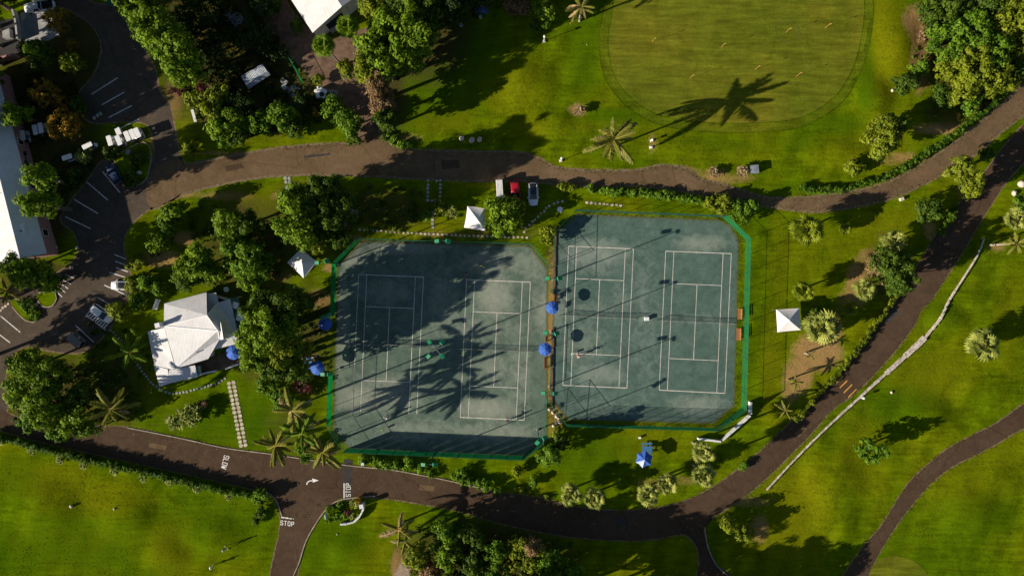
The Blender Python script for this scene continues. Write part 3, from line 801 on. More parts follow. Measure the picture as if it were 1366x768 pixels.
def lerp2(c, u, v):
    (x0, y0), (x1, y1), (x2, y2), (x3, y3) = c   # TL TR BR BL
    a = (x0 + (x1 - x0) * u, y0 + (y1 - y0) * u); b = (x3 + (x2 - x3) * u, y3 + (y2 - y3) * u)
    return (a[0] + (b[0] - a[0]) * v, a[1] + (b[1] - a[1]) * v)
COURTS = [((478.5, 366), (565, 369.5), (556, 552), (470.3, 549)), ((622.5, 373), (707.5, 376.3), (699.3, 560), (614, 556.3)), ((758.5, 328.3), (845, 332), (836.5, 526.8), (750.5, 513.5)), ((888, 335), (975.5, 338.3), (967, 524.3), (879.3, 520))]
COURTS[2] = ((758.5, 328.3), (845, 332), (836.3, 517.3), (750.8, 513.6))
su = 1.37 / 10.97; sv = 5.485 / 23.77
def net(c, court, base_label):
    a, b = lerp2(c, -0.085, 0.5), lerp2(c, 1.085, 0.5)
    A, B = Vector((*W(*a), 0)), Vector((*W(*b), 0))
    mid = (A + B) / 2
    d = (B - A); L = d.length; ang = math.atan2(d.y, d.x)
    t = thing('tennis_net', base_label, 'tennis net', mid, ang, 'nets across the tennis courts')
    def hz(u): return 0.915 + 0.155 * (2 * abs(u - 0.5)) ** 1.4
    n = 16
    vs = [((u - 0.5) * L, 0, 0.05) for u in [i / n for i in range(n + 1)]] + [((u - 0.5) * L, 0, hz(u) - 0.05) for u in [i / n for i in range(n + 1)]]
    MB().add(vs, [(i, i + 1, n + 2 + i, n + 1 + i) for i in range(n)]).build('netting', M['net_black'], t)
    tp = MB()
    for i in range(n):
        u0, u1 = i / n, (i + 1) / n
        for y in (-0.012, 0.012):
            tp.add([((u0 - .5) * L, y, hz(u0) - .06), ((u1 - .5) * L, y, hz(u1) - .06), ((u1 - .5) * L, y, hz(u1)), ((u0 - .5) * L, y, hz(u0))], [(0, 1, 2, 3)])
        tp.add([((u0 - .5) * L, -.012, hz(u0)), ((u1 - .5) * L, -.012, hz(u1)), ((u1 - .5) * L, .012, hz(u1)), ((u0 - .5) * L, .012, hz(u0))], [(0, 1, 2, 3)])
    tp.build('tape', M['line'], t)
    for s in (-1, 1): MB().tube([(s * L / 2, 0, 0), (s * L / 2, 0, 1.1)], 0.045, 8).build('post', M['green_post'], t)
    MB().box((0, 0, 0.46), (0.05, 0.03, 0.9)).build('centre_strap', M['line'], t)
for ci, c in enumerate(COURTS):
    par = court_l if ci < 2 else court_r
    z = 0.024
    P = lambda u, v: lerp2(c, u, v)
    lines = [((0, 0), (1, 0)), ((0, 1), (1, 1)), ((0, 0), (0, 1)), ((1, 0), (1, 1)), ((su, 0), (su, 1)), ((1 - su, 0), (1 - su, 1)), ((su, sv), (1 - su, sv)), ((su, 1 - sv), (1 - su, 1 - sv)), ((.5, sv), (.5, 1 - sv))]
    for k, (a, b) in enumerate(lines):
        if ci == 0 and k == 1: continue          # that baseline is worn away
        w = 1.0 if k in (0, 1) else 0.8
        strip(P(*a), P(*b), w, z + 0.0008 * k, M['line'], 'court_line', par)
    net(c, par, ['low net on the shadowed court farthest left', 'low net on the second court, left of the middle fence', 'low net on the third court, just right of the middle fence', 'low net on the court nearest the bright green screen'][ci])

# ------------------------------------------------------------------ court fences
FH = 3.15
def fence(name, label, runs, post_gap=2.75):
    """runs: list of (p, q, height, screen material or None)"""
    bx, by = W(*runs[0][0])
    t = thing(name, label, 'fence', (bx, by, 0), 0)
    posts = {}
    def loc(p): x, y = W(*p); return Vector((x - bx, y - by, 0))
    for p, q, h, mat in runs:
        A, B = loc(p), loc(q); d = B - A; L = d.length
        n = max(1, round(L / post_gap))
        nrm = Vector((-d.y, d.x, 0)).normalized() * 0.03
        for i in range(n + 1):
            x = A + d * (i / n); k = (round(x.x, 1), round(x.y, 1))
            if k in posts: continue
            posts[k] = 1
            MB().tube([x, x + Vector((0, 0, h + 0.04))], 0.04, 6).build('post', M['green_post'], t)
        for z in ((h,) if h < 2 else (h, h * 0.5)):
            MB().tube([A + Vector((0, 0, z)), B + Vector((0, 0, z))], 0.028 if z == h else 0.02, 5).build('rail', M['green_post'], t)
        for i in range(n):
            a, b = A + d * (i / n), A + d * ((i + 1) / n)
            sag = rnd.uniform(0.0, 0.05)
            if mat:
                top = h - 0.06
                vs = []; m_ = 4
                for zz in (0.06, h * 0.5, top):
                    for j in range(m_ + 1):
                        u = j / m_
                        bulge = math.sin(math.pi * u) * rnd.uniform(0.0, 0.10) if zz != top else 0
                        vs.append(a + (b - a) * u + nrm + nrm.normalized() * bulge + Vector((0, 0, zz - sag * math.sin(math.pi * u))))
                fs = [(r * (m_ + 1) + j, r * (m_ + 1) + j + 1, (r + 1) * (m_ + 1) + j + 1, (r + 1) * (m_ + 1) + j) for r in range(2) for j in range(m_)]
                MB().add(vs, fs).build('windscreen', mat, t, True)
            MB().add([a + Vector((0, 0, .04)), b + Vector((0, 0, .04)), b + Vector((0, 0, h - .03)), a + Vector((0, 0, h - .03))], [(0, 1, 2, 3)]).build('chain_link', M['wire'], t)
    return t
N, D, WS = None, M['net_dense'], M['net_green']
fence('court_fence', 'tall fence with bright green windscreens round the right hand courts',
      [((767, 282), (963.5, 290), FH, N), ((963.5, 290), (994, 319.5), FH, WS), ((994, 319.5), (988, 543.5), FH, WS), ((988, 543.5), (953, 570), FH, WS), ((953, 570), (755, 564), FH, D), ((755, 564), (728.5, 529), FH, D), ((739, 311), (767, 282), FH, N), ((739, 311), (736.5, 392), FH, N)])
fence('court_fence', 'tall dark green fence round the shaded left hand courts',
      [((481, 320), (708, 326.5), FH, N), ((708, 326.5), (734, 357), FH, N), ((481, 320), (448.5, 352), FH, D), ((448.5, 352), (446.5, 420), FH, WS), ((444, 498), (441.5, 565), FH, WS), ((441.5, 565), (463, 598), FH, N), ((463, 598), (697, 608), FH, M['net_dark']), ((697, 608), (724, 588), FH, M['net_dark']), ((724, 588), (728.5, 529), FH, N), ((446, 420), (444, 498), 1.2, N)])
fence('low_fence', 'waist high fence between the courts beside the benches', [((736, 440), (733.5, 512), 1.15, N)])
edging = thing('timber_edging', 'line of weathered brown timbers along the fence between the courts', 'edging', (*W(740, 410), 0))
for i in range(9):
    y0 = 302 + i * 27
    if 390 < y0 < 425: continue
    a, b = W(741.5 - (y0 - 302) * 0.024, y0), W(741.5 - (y0 - 276) * 0.024, y0 + 26)
    e = W(740, 410)
    MB().box(((a[0] + b[0]) / 2 - e[0], (a[1] + b[1]) / 2 - e[1], 0.1), (0.24, abs(a[1] - b[1]), 0.2), rnd.uniform(-.01, .01)).build('timber', M['brown'], edging)
# ------------------------------------------------------------------ buildings
def xyz(p): return Vector((*W(p[0], p[1], p[2]), p[2]))
def building(name, label, cat, base_px):
    return thing(name, label, cat, (*W(*base_px), 0))
def roof_panel(root, pts, mat, name='roof_panel', thick=0.14):
    P = [xyz(p) - root.location for p in pts]
    n = (P[1] - P[0]).cross(P[2] - P[0]).normalized()
    if n.z < 0: P.reverse(); 
    mb = MB(); k = len(P)
    lo = [p - Vector((0, 0, thick)) for p in P]
    tris = tessellate_polygon([[Vector((p.x, p.y, 0)) for p in P]])
    fs = [tuple(t) for t in tris] + [tuple(k + i for i in reversed(t)) for t in tris] + [(i, k + i, k + (i + 1) % k, (i + 1) % k) for i in range(k)]
    mb.add(P + lo, fs)
    return mb.build(name, mat, root)
def walls(root, pts, mat, drop=0.16, inset=0.3, name='wall', z0=0.0):
    """one wall part per side below an eave outline"""
    q = [xyz(p) - root.location for p in pts]
    pl = offset_poly([(p.x, p.y) for p in q], -inset)
    for i in range(len(pl)):
        a, b = pl[i], pl[(i + 1) % len(pl)]
        za, zb = q[i].z - drop, q[(i + 1) % len(pl)].z - drop
        t = Vector((b[0] - a[0], b[1] - a[1], 0)); 
        if t.length < 0.2: continue
        n = Vector((-t.y, t.x, 0)).normalized() * 0.1
        ia, ib = Vector((*a, 0)) - n * 0 , Vector((*b, 0))
        vs = []
        for base, z in ((ia, z0), (ib, z0), (ib, zb), (ia, za)): vs.append(Vector((base.x, base.y, z)))
        cx = sum(p[0] for p in pl) / len(pl); cy = sum(p[1] for p in pl) / len(pl)
        inn = n if (Vector((cx, cy, 0)) - ia).dot(n) > 0 else -n
        e = t.normalized() * 0.1
        vi = [v + inn + (e if k in (0, 3) else -e) for k, v in enumerate(vs)]
        MB().add(vs + vi, [(0, 1, 2, 3), (7, 6, 5, 4), (0, 4, 5, 1), (1, 5, 6, 2), (2, 6, 7, 3), (3, 7, 4, 0)]).build(name, mat, root)
    return pl
def window(root, a, b, z, u, w, h, name='window'):
    """a window or door part standing proud of the wall line a-b (local xy); w wide, h high at height z"""
    A, B = Vector((*a, 0)), Vector((*b, 0)); d = B - A; L = d.length
    c = A + d * u; ang = math.atan2(d.y, d.x)
    f = MB()
    t = 0.07
    for ox, oz, sx, sz in ((0, h / 2, w, t), (0, -h / 2, w, t), (-w / 2, 0, t, h - t), (w / 2, 0, t, h - t)):
        o = Matrix.Rotation(ang, 4, 'Z') @ Vector((ox, 0, 0))
        f.box((c.x + o.x, c.y + o.y, z + oz), (sx, 0.12, sz), ang)
    fr = f.build(name, M['white'], root)
    MB().box((c.x, c.y, z), (w - t, 0.06, h - t), ang).build('pane', M['glass'], fr)
    return fr

# club house with white stepped roof
house = building('club_house', 'white roofed club house with a blue umbrella on its terrace', 'house', (262, 444))
RM = M['roof']
Pz, Rz, Qz = (218.5, 434.5, 4.3), (276, 420, 5.3), (291, 441, 5.2)
roof_panel(house, [(219, 405, 3.0), (275.4, 390, 3.0), Rz, Pz], RM)
roof_panel(house, [Pz, Rz, Qz], RM)
roof_panel(house, [Pz, Qz, (293, 452, 4.0), (278, 478, 3.0), (235, 491, 3.0)], RM)
roof_panel(house, [Rz, (291.5, 403, 3.0), (307, 399, 3.0), (317.5, 449, 3.0), Qz], RM)
roof_panel(house, [Qz, (317.5, 449, 3.02), (319.8, 457, 2.9), (279, 467.5, 2.9), (281, 461, 3.2)], RM)
roof_panel(house, [(276.3, 391.5, 2.9), (288, 390.5, 2.9), (291.3, 402, 2.8), (283, 425, 2.8), (276.5, 418, 2.9)], RM)
roof_panel(house, [(197, 442, 2.5), (219, 437, 3.3), (234, 491, 3.0), (231, 493, 2.9), (206, 487, 2.4)], RM)
roof_panel(house, [(205, 486, 2.2), (207, 487.5, 2.25), (224, 492.5, 2.7), (225, 511.5, 2.45), (212.5, 515.5, 2.1)], RM)
roof_panel(house, [(224.2, 493.5, 2.6), (260, 487, 2.6), (263.5, 502.3, 2.6), (225.4, 511.3, 2.6)], RM)
para = MB()
for a, b in (((291, 428, 5.1), (297, 431, 4.9)), ((297, 431, 4.9), (299.5, 452, 4.5)), ((299.5, 452, 4.5), (292.5, 453.3, 4.5)), ((292.5, 453.3, 4.5), (291, 428, 5.1))):
    pass
mbp = MB(); pp = [xyz(p) - house.location for p in ((291.5, 428, 5.2), (295, 430.5, 5.2), (299, 452, 5.0), (292.5, 453.5, 5.0))]
mbp.prism([(p.x, p.y) for p in pp], 3.2, [4.6, 5.35, 5.3, 4.5]); mbp.build('dormer', M['roof'], house)
w1 = walls(house, [(219, 405, 3.0), (275.4, 390, 3.0), (279, 467, 3.0), (278, 478, 3.0), (235, 491, 3.0)], M['wall_white'])
w3 = walls(house, [(278, 392, 2.8), (307, 399, 2.8), (319.8, 457, 2.8), (279, 467.5, 2.8)], M['wall_white'])
wl = walls(house, [(197, 442, 2.3), (220, 437, 2.5), (234, 491, 2.5), (206, 487, 2.2)], M['wall_white'])
for u in (.3, .7): window(house, wl[3], wl[0], 1.3, u, 1.1, .9)
w2 = walls(house, [(205, 486, 2.1), (224, 493, 2.2), (260, 487, 2.5), (263.5, 502.3, 2.5), (225, 511.5, 2.3), (212.5, 515.5, 2.05)], M['wall_white'])
for u in (.2, .5, .8): window(house, w1[0], w1[1], 1.6, u, 1.1, 1.2)
for u in (.25, .75): window(house, w3[1], w3[2], 1.5, u, 1.2, 1.2)
window(house, w2[0], w2[5] if len(w2) > 5 else w2[-1], 1.2, .5, 1.2, .8)
for u in (.3, .7): window(house, w2[3], w2[4], 1.25, u, 1.3, .9)
dr = MB().box((w3[3][0] * .5 + w3[2][0] * .5, w3[3][1] * .5 + w3[2][1] * .5, 1.25), (1.1, .16, 2.05), .26).build('door', M['blue_paint'], house)
MB().ball((w3[3][0] * .5 + w3[2][0] * .5 + .4, w3[3][1] * .5 + w3[2][1] * .5 - .2, 1.2), .05, 6, 4).build('handle', M['steel'], dr)
c = xyz((211.5, 433.5, 5.2)) - house.location
ch = MB().box((c.x, c.y, 3.9), (1.0, 0.9, 3.2), 0.25, taper=0.75).build('chimney', M['roof'], house)
MB().box((c.x, c.y, 5.6), (0.95, 0.85, 0.22), 0.25, taper=0.8).build('chimney_cap', M['white'], ch)
# ridge caps, gutters and vents
def cap(a, b, r=.09, mat='white', name='ridge_cap', dz=.03):
    A, B = xyz(a) - house.location, xyz(b) - house.location
    MB().tube([A + Vector((0, 0, dz)), B + Vector((0, 0, dz))], r, 6).build(name, M[mat], house)
for a, b in ((Pz, Rz), (Pz, Qz), (Rz, Qz), (Qz, (293, 452, 4.0)), (Rz, (291.5, 403, 3.0)), (Qz, (317.5, 449, 3.02))): cap(a, b)
for a, b in (((219, 405, 3.0), (275.4, 390, 3.0)), ((235, 491, 3.0), (278, 478, 3.0)), ((307, 399, 3.0), (317.5, 449, 3.0)), ((279, 467.5, 2.9), (319.8, 457, 2.9)), ((197, 442, 2.5), (206, 487, 2.4))): cap(a, b, .07, 'concrete', 'gutter', -.1)
for a in ((250, 415, 4.0), (262, 470, 3.7), (300, 425, 4.3)): cap(a, (a[0] + .1, a[1], a[2] + .35), .09, 'stone_grey', 'vent_pipe', 0)
# terrace, its wall and lower steps
ter = [W(*p) for p in ((258, 484), (278, 479), (318, 461), (328, 482), (298, 492), (264, 502))]
MB().prism([(p[0] - house.location.x, p[1] - house.location.y) for p in ter], 0, 0.22).build('terrace', M['yard'], house)
def low_wall(name, label, pl, w, h, mat, root=None, cat='wall'):
    o = ribbon(name, pl, w, 0, h, mat, root, step=3)
    if root is None: tag(o, label, cat)
    return o
for pl in ([(266, 500), (277, 496.5), (291, 494)], [(303, 491), (315, 486.5), (330, 482)]):
    q = ribbon('terrace_wall', pl, 2.2, 0, 0.9, M['wall_white'])
    q.parent = house; q.location = -house.location
for k, pl in enumerate(((264, 487, 271, 502),)):
    g = [W(pl[0], pl[1]), W(pl[2], pl[1] - 1), W(pl[2] + 3, pl[3] - 4), W(pl[0] + 3, pl[3])]
    MB().prism([(x - house.location.x, y - house.location.y) for x, y in g], 2.1, 2.2).build('porch_screen', plain('sea_green_screen', (0.10, 0.30, 0.28), 0.4), house)
# glass lean-to and cabinets on the shaded side
gl = [(313, 398), (323, 396), (331, 424), (327, 440), (319, 442)]
MB().prism([(W(*p)[0] - house.location.x, W(*p)[1] - house.location.y) for p in gl], 2.0, 2.07).build('pergola_roof', plain('sea_green_glass', (0.10, 0.20, 0.20), 0.2), house)
for p in gl: MB().tube([Vector((*W(*p), 0)) - house.location, Vector((*W(*p), 2.0)) - house.location], 0.05, 6).build('pergola_post', M['white'], house)
for px, py, w, d, lab in ((315.5, 407, 0.9, 1.0, 'upper pale cabinet on the shaded pergola of the club house'), (322, 422, 1.1, 1.4, 'larger pale cabinet lower down the club house pergola')):
    t = thing('cabinet', lab, 'cabinet', (*W(px, py, 2.1), 2.07), -0.3)
    MB().box((0, 0, 0.3), (w, d, 0.6)).build('case', M['concrete'], t); MB().box((0, 0, 0.63), (w + .05, d + .05, 0.05)).build('lid', M['white'], t)
a0, a1 = [ (xyz(p) - house.location) for p in ((235, 491, 2.8), (278, 478, 2.8))]

# long pink building on the left edge
pink = building('pink_building', 'long pink walled building with a white roof on the left edge', 'building', (20, 300))
R0, R1 = (-38, 90, 6.3), (27, 345.5, 6.3)
roof_panel(pink, [(-6, 90, 4.0), (62, 338, 4.0), R1, R0], M['roof2'])
roof_panel(pink, [R0, R1, (-22, 358, 4.0), (-88, 110, 4.0)], M['roof2'])
wlp = walls(pink, [(-6, 90, 4.0), (62, 338, 4.0), (27, 347, 4.0), (-22, 358, 4.0), (-88, 110, 4.0)], M['wall_pink'], inset=0.45)
a, b = wlp[0], wlp[1]
for u in (0.25, 0.38, 0.5, 0.62, 0.75, 0.88): window(pink, a, b, 2.0, u, 1.1, 1.4)
gx, gy = W(27, 347); 
tri = [Vector((*wlp[1], 3.85)), Vector((*wlp[3], 3.85)), (xyz((27, 345.5, 6.0)) - pink.location)]
MB().add(tri + [p + Vector((-.1, .1, 0)) for p in tri], [(0, 1, 2), (5, 4, 3), (0, 3, 4, 1), (1, 4, 5, 2), (2, 5, 3, 0)]).build('gable', M['wall_pink'], pink)
pv = [W(*p) for p in ((52, 286), (62, 286), (79, 336), (66, 338))]
MB().prism([(x - pink.location.x, y - pink.location.y) for x, y in pv], 0, 0.25).build('side_step', M['wall_pink'], pink)
vx = xyz((29, 308, 5.6)) - pink.location
hat = MB().box((vx.x - .3, vx.y + .3, 5.5), (1.3, 1.6, 0.3), 0.26).build('roof_hatch', M['white'], pink)
MB().tube([vx + Vector((0, 0, -.2)), vx + Vector((0, 0, .45))], 0.1, 8).build('vent_pipe', M['black'], hat)
sm = [xyz(p) - pink.location + Vector((0, 0, .03)) for p in ((0.5, 257, 6.2), (43, 265.5, 4.05))]
MB().tube(sm, 0.05, 5).build('roof_seam', M['stone_grey'], pink)
g = W(39, 213)
MB().box((g[0] - pink.location.x + .4, g[1] - pink.location.y, 2.0), (1.3, 2.0, 0.08), 0.26).build('awning_frame', M['steel'], pink)
for k in (-.55, .55): MB().box((g[0] - pink.location.x + .4, g[1] - pink.location.y + k, 2.08), (1.0, 0.75, 0.05), 0.26).build('skylight', M['black'], pink)

# gabled store at the top
store = building('white_store', 'white gabled store house with a dark doorway at the top', 'building', (440, 10))
Ra, Rb = (456, 9, 5.8), (398, -80, 5.8)
roof_panel(store, [(417, 44, 4.0), Ra, Rb, (357, -48, 4.0)], M['roof2'])
roof_panel(store, [Ra, (489, -14, 4.0), (430, -106, 4.0), Rb], M['roof2'])
wls = walls(store, [(417, 44, 4.0), (489, -14, 4.0), (430, -106, 4.0), (357, -48, 4.0)], M['wall_white'], inset=0.2)
tri = [Vector((*wls[0], 3.84)), Vector((*wls[1], 3.84)), (xyz((456, 9, 5.65)) - store.location)]
inn = Vector((-.08, .08, 0))
MB().add(tri + [p + inn for p in tri], [(0, 1, 2), (5, 4, 3), (0, 3, 4, 1), (1, 4, 5, 2), (2, 5, 3, 0)]).build('gable', M['wall_white'], store)
A, B = Vector((*wls[0], 0)), Vector((*wls[1], 0)); d = (B - A); ang = math.atan2(d.y, d.x)
dc = A + d * 0.36
door = MB().box((dc.x, dc.y, 1.35), (2.9, 0.14, 2.7), ang).build('door', M['black'], store)
for k in range(5): MB().box((dc.x + math.sin(ang) * .09, dc.y - math.cos(ang) * .09, 0.4 + k * 0.5), (2.8, 0.04, 0.42), ang).build('door_panel', M['brown'], door)
MB().box((dc.x + math.sin(ang) * .9, dc.y - math.cos(ang) * .9, 2.85), (3.3, 1.7, 0.08), ang, tilt=('X', 0.1)).build('canopy', M['black'], store)
vp = A + d * 0.62
MB().tube([Vector((vp.x, vp.y, 3.2)), Vector((vp.x + math.sin(ang) * .3, vp.y - math.cos(ang) * .3, 3.2))], 0.16, 8).build('vent', M['steel'], store)

# zinc shed in the undergrowth
shed = building('garden_shed', 'corrugated zinc shed among dark undergrowth', 'shed', (340, 104))
cr = [(321.5, 102, 2.5), (350, 85, 2.5), (357, 95, 2.2), (328, 114, 2.2)]
P = [xyz(p) - shed.location for p in cr]
mb = MB(); n = 34
for i in range(n):
    u0, u1 = i / n, (i + 1) / n
    z0, z1 = (0.05 if i % 2 else 0), (0.05 if (i + 1) % 2 else 0)
    mb.add([P[0].lerp(P[1], u0) + Vector((0, 0, z0)), P[0].lerp(P[1], u1) + Vector((0, 0, z1)), P[3].lerp(P[2], u1) + Vector((0, 0, z1)), P[3].lerp(P[2], u0) + Vector((0, 0, z0))], [(0, 3, 2, 1)])
mb.build('roof', M['zinc'], shed)
walls(shed, cr, M['zinc'], 0.05, 0.12)
roof_panel(shed, [(328, 114, 2.2), (357, 95, 2.2), (360.5, 100, 1.9), (332, 118.5, 1.9)], M['zinc'], 'lean_to', 0.04)

# ------------------------------------------------------------------ pavilions, umbrellas
def pavilion(corners, zc, apex_px, za, label):
    cx, cy = W(apex_px[0], apex_px[1], za)
    t = thing('pavilion_tent', label, 'tent', (cx, cy, 0), 0, 'white pyramid tents')
    P = [xyz((*c, zc)) - t.location for c in corners]
    ap = Vector((0, 0, za))
    for i in range(4):
        a, b = P[i], P[(i + 1) % 4]
        mb = MB(); vs = []; m_ = 5
        for j in range(m_ + 1):
            f = j / m_
            for k in range(5):
                q = a.lerp(b, k / 4).lerp(ap, f)
                q.z = zc + (za - zc) * (0.55 * f + 0.45 * f * f) - 0.07 * math.sin(math.pi * k / 4) * (1 - f)
                vs.append(q)
        fs = [(j * 5 + k, j * 5 + k + 1, (j + 1) * 5 + k + 1, (j + 1) * 5 + k) for j in range(m_) for k in range(4)]
        mb.add(vs, fs).build('roof_panel', M['canvas'], t, True)
        MB().add([a, b, b - Vector((0, 0, .28)), a - Vector((0, 0, .28))], [(0, 1, 2, 3)]).build('valance', M['canvas'], t)
        p = a * 0.96
        MB().tube([Vector((p.x, p.y, 0)), Vector((p.x, p.y, zc))], 0.035, 6).build('leg', M['steel'], t)
    MB().ball((0, 0, za), 0.07).build('finial', M['white'], t)
pavilion([(383, 350), (401, 332), (422.5, 349), (405, 371)], 2.3, (402.5, 350), 3.7, 'white pyramid tent left of the shaded courts')
pavilion([(623.5, 275), (646, 278), (648, 308), (619, 303.5)], 2.3, (637, 293), 3.7, 'white pyramid tent half under a bright green tree, above the stone row')
pavilion([(1036, 413), (1066, 411), (1068.5, 440), (1038, 443)], 2.3, (1053, 427), 3.7, 'white pyramid tent on the grass right of the green screen')

def umbrella(px, py, zt, r, label, mats, n=8, rot=0.0, scallop=0.0, pole=True):
    x, y = W(px, py, zt)
    t = thing('umbrella', label, 'umbrella', (x, y, 0), rot, 'blue sun umbrellas')
    for i in range(n):
        a0, a1 = 2 * math.pi * i / n, 2 * math.pi * (i + 1) / n
        am = (a0 + a1) / 2
        zr = zt - r * 0.36
        vs = [(0, 0, zt)]
        for f in (0.5, 1.0):
            for a, k in ((a0, 1), (am, 1 - scallop), (a1, 1)):
                vs.append((r * f * k * math.cos(a), r * f * k * math.sin(a), zt - (zt - zr) * f ** 1.2 - (0.05 if a == am else 0) * f))
        MB().add(vs, [(0, 1, 2), (0, 2, 3), (1, 4, 5, 2), (2, 5, 6, 3)]).build('panel', mats[i % len(mats)], t)
        MB().tube([(0, 0, zt - .04), (r * math.cos(a0), r * math.sin(a0), zr - .02)], 0.012, 4).build('rib', M['steel'], t)
    MB().tube([(0, 0, 0), (0, 0, zt + .12)], 0.03, 8).build('pole', M['steel'], t)
    MB().tube([(0, 0, 0), (0, 0, .12)], 0.28, 12).build('base', M['concrete'], t)
BL = M['blue']
umbrella(737, 410.5, 2.75, 1.05, 'blue umbrella on the fence line, the upper one between the courts', [BL], 8, 0.2)
umbrella(727.5, 466, 2.75, 1.1, 'blue umbrella over the wooden benches left of the middle fence', [BL], 8, 0.1)
umbrella(310, 470, 2.6, 1.25, 'blue umbrella on the brown terrace of the white house', [BL], 8, 0.3)
umbrella(433, 432, 2.5, 1.15, 'shaded blue umbrella left of the courts, the upper of a pair', [BL], 6, 0.5)
umbrella(422.5, 491, 2.5, 1.2, 'shaded blue umbrella beside a lamp post left of the courts', [BL], 6, 0.1)
umbrella(860, 613, 2.5, 1.5, 'blue pointed umbrella, one panel coloured as sunlit, by a blue picnic table on the lawn', [BL, BL, BL, M['blue_sunlit'], BL, BL], 6, 0.35, 0.22)  # the panel towards the sun is coloured lighter, as if lit

# ------------------------------------------------------------------ floodlights on the courts
def flood(bx, by, label, arms, h=8.7):
    t = thing('floodlight', label, 'floodlight', (*W(bx, by), 0), 0, 'floodlights round the tennis courts')
    MB().tube([(0, 0, 0), (0, 0, h * .5), (0, 0, h)], [0.10, 0.085, 0.065], 8).build('pole', M['green_post'], t)
    MB().tube([(0, 0, 0), (0, 0, .25)], 0.22, 8).build('footing', M['concrete'], t)
    for dx, dy in arms:
        l = math.hypot(dx, dy); ex, ey = dx / l, dy / l; a = math.atan2(dy, dx)
        ar_ = MB().tube([(0, 0, h - .1), (dx * .9, dy * .9, h - .05)], 0.035, 6).build('arm', M['steel'], t)
        hd = MB().box((dx, dy, h), (0.85, 0.62, 0.26), a, taper=0.85, tilt=('Y', 0.35)).build('lamp_head', M['green_paint'], t)
        MB().box((dx - ex * 0, dy - ey * 0, h - .15), (0.62, 0.5, 0.03), a, tilt=('Y', 0.35)).build('lens', M['lamp_glass'], hd)
X4 = [(1.05, 1.15), (-1.0, 1.1), (1.0, -1.15), (-1.15, -1.1)]
flood(588.5, 460, 'four armed floodlight standing between the two left courts', X4)
flood(738, 373, 'floodlight on the middle fence, second from the top', [(-1.35, .1), (.55, .1)])
flood(735, 442, 'floodlight on the middle fence beside the two blue umbrellas', [(-1.3, .3), (.5, .2)])
flood(733, 515, 'floodlight at the middle fence below the wooden bench', [(-1.4, .1), (.5, 0)])
flood(717, 573, 'floodlight at the lower right corner of the left courts', [(-.3, -.35), (.9, .4)])
flood(580, 603, 'floodlight on the lower fence of the left courts', [(-.9, .0), (1.0, .0)])
flood(597, 325, 'floodlight on the upper fence of the left courts', [(-.9, -.1), (.9, -.1)])
flood(450, 352, 'floodlight at the upper left corner of the left courts', [(.4, .2), (-1.1, -.1)])
flood(452, 419, 'floodlight at the left fence by the upper blue umbrella', [(.5, .2), (-.5, -.2)])
flood(453, 491, 'floodlight at the left fence by the lower blue umbrella', [(.5, 0), (-.6, 0)])

# ------------------------------------------------------------------ benches, tables, boxes
def bench(px, py, L, label, rot=math.pi / 2, mat='wood', back=True):
    t = thing('bench', label, 'bench', (*W(px, py), 0.016), rot, 'benches by the courts')
    for k in range(4): MB().box((0, -0.18 + k * 0.115, 0.44), (L, 0.10, 0.04)).build('slat', M[mat], t)
    if back:
        for k in range(3): MB().box((0, 0.27 + k * 0.03, 0.56 + k * 0.14), (L, 0.035, 0.10), tilt=('X', -0.2)).build('back_slat', M[mat], t)
    for s in (-1, 1):
        for y in (-.15, .2): MB().box((s * (L / 2 - .15), y, 0.21), (0.07, 0.07, 0.42)).build('leg', M[mat], t)
bench(727.5, 484, 1.9, 'long orange brown bench just below the blue umbrella on the middle fence')
bench(729, 452, 1.0, 'short wooden bench above the lower court umbrella', mat='wood')
bench(741, 397, 1.0, 'small wooden bench just above the upper court umbrella', mat='wood')
bench(985, 418.5, 1.8, 'orange brown bench inside the green screen, upper one at the net', -math.pi / 2)
bench(983.5, 445.5, 2.0, 'orange brown bench inside the green screen, lower one at the net', -math.pi / 2)
bench(211.5, 406, 1.8, 'white bench in the shade left of the club house', 1.25, 'white')
bench(260, 155.5, 2.2, 'white bench on the grass beside the car park bushes', 1.85, 'white', False)
def picnic(px, py, label, L=1.8):
    t = thing('picnic_table', label, 'table', (*W(px, py), 0), 0.03)
    for k in range(5): MB().box((0, -.32 + k * .16, .74), (L, .145, .04)).build('top_plank', M['blue_paint'], t)
    for s in (-1, 1):
        for k in range(2): MB().box((0, s * (.72 + k * .14), .44), (L, .125, .04)).build('seat_plank', M['blue_paint'], t)
        for q in (-1, 1): MB().tube([(s * L * .36, q * .75, 0), (s * L * .36, q * .2, .72)], .045, 6).build('leg', M['blue_paint'], t)
        MB().box((s * L * .36, 0, .40), (.08, 1.7, .07)).build('cross_bar', M['blue_paint'], t)
picnic(862.5, 597, 'blue picnic table at the head of the pointed blue umbrella')
picnic(412, 484, 'blue picnic table in the shade behind the lower left umbrella', 1.5)
def crate(px, py, s, label, name='box', cat='box', mat='white', rot=0.0, group=None, z=0.0, lidmat=None):
    t = thing(name, label, cat, (*W(px, py), z), rot, group)
    MB().box((0, 0, s[2] / 2), s, 0, 0, 0.96).build('body', M[mat], t)
    MB().box((0, 0, s[2] + .025), (s[0] + .04, s[1] + .04, .05)).build('lid', M[lidmat or mat], t)
    for q in (-1, 1): MB().box((q * (s[0] / 2 + .015), 0, s[2] * .65), (.03, s[1] * .3, .04)).build('handle', M['steel'], t)
crate(862, 425, (.7, .55, .6), 'white box at the net post between the two right courts', 'ball_box', 'box', 'white', .05)
crate(13, 47, (1.2, 1.5, .9), 'white cabinet in the dark courtyard at the top left', 'cabinet', 'cabinet', 'concrete', .08, None, 0.016)
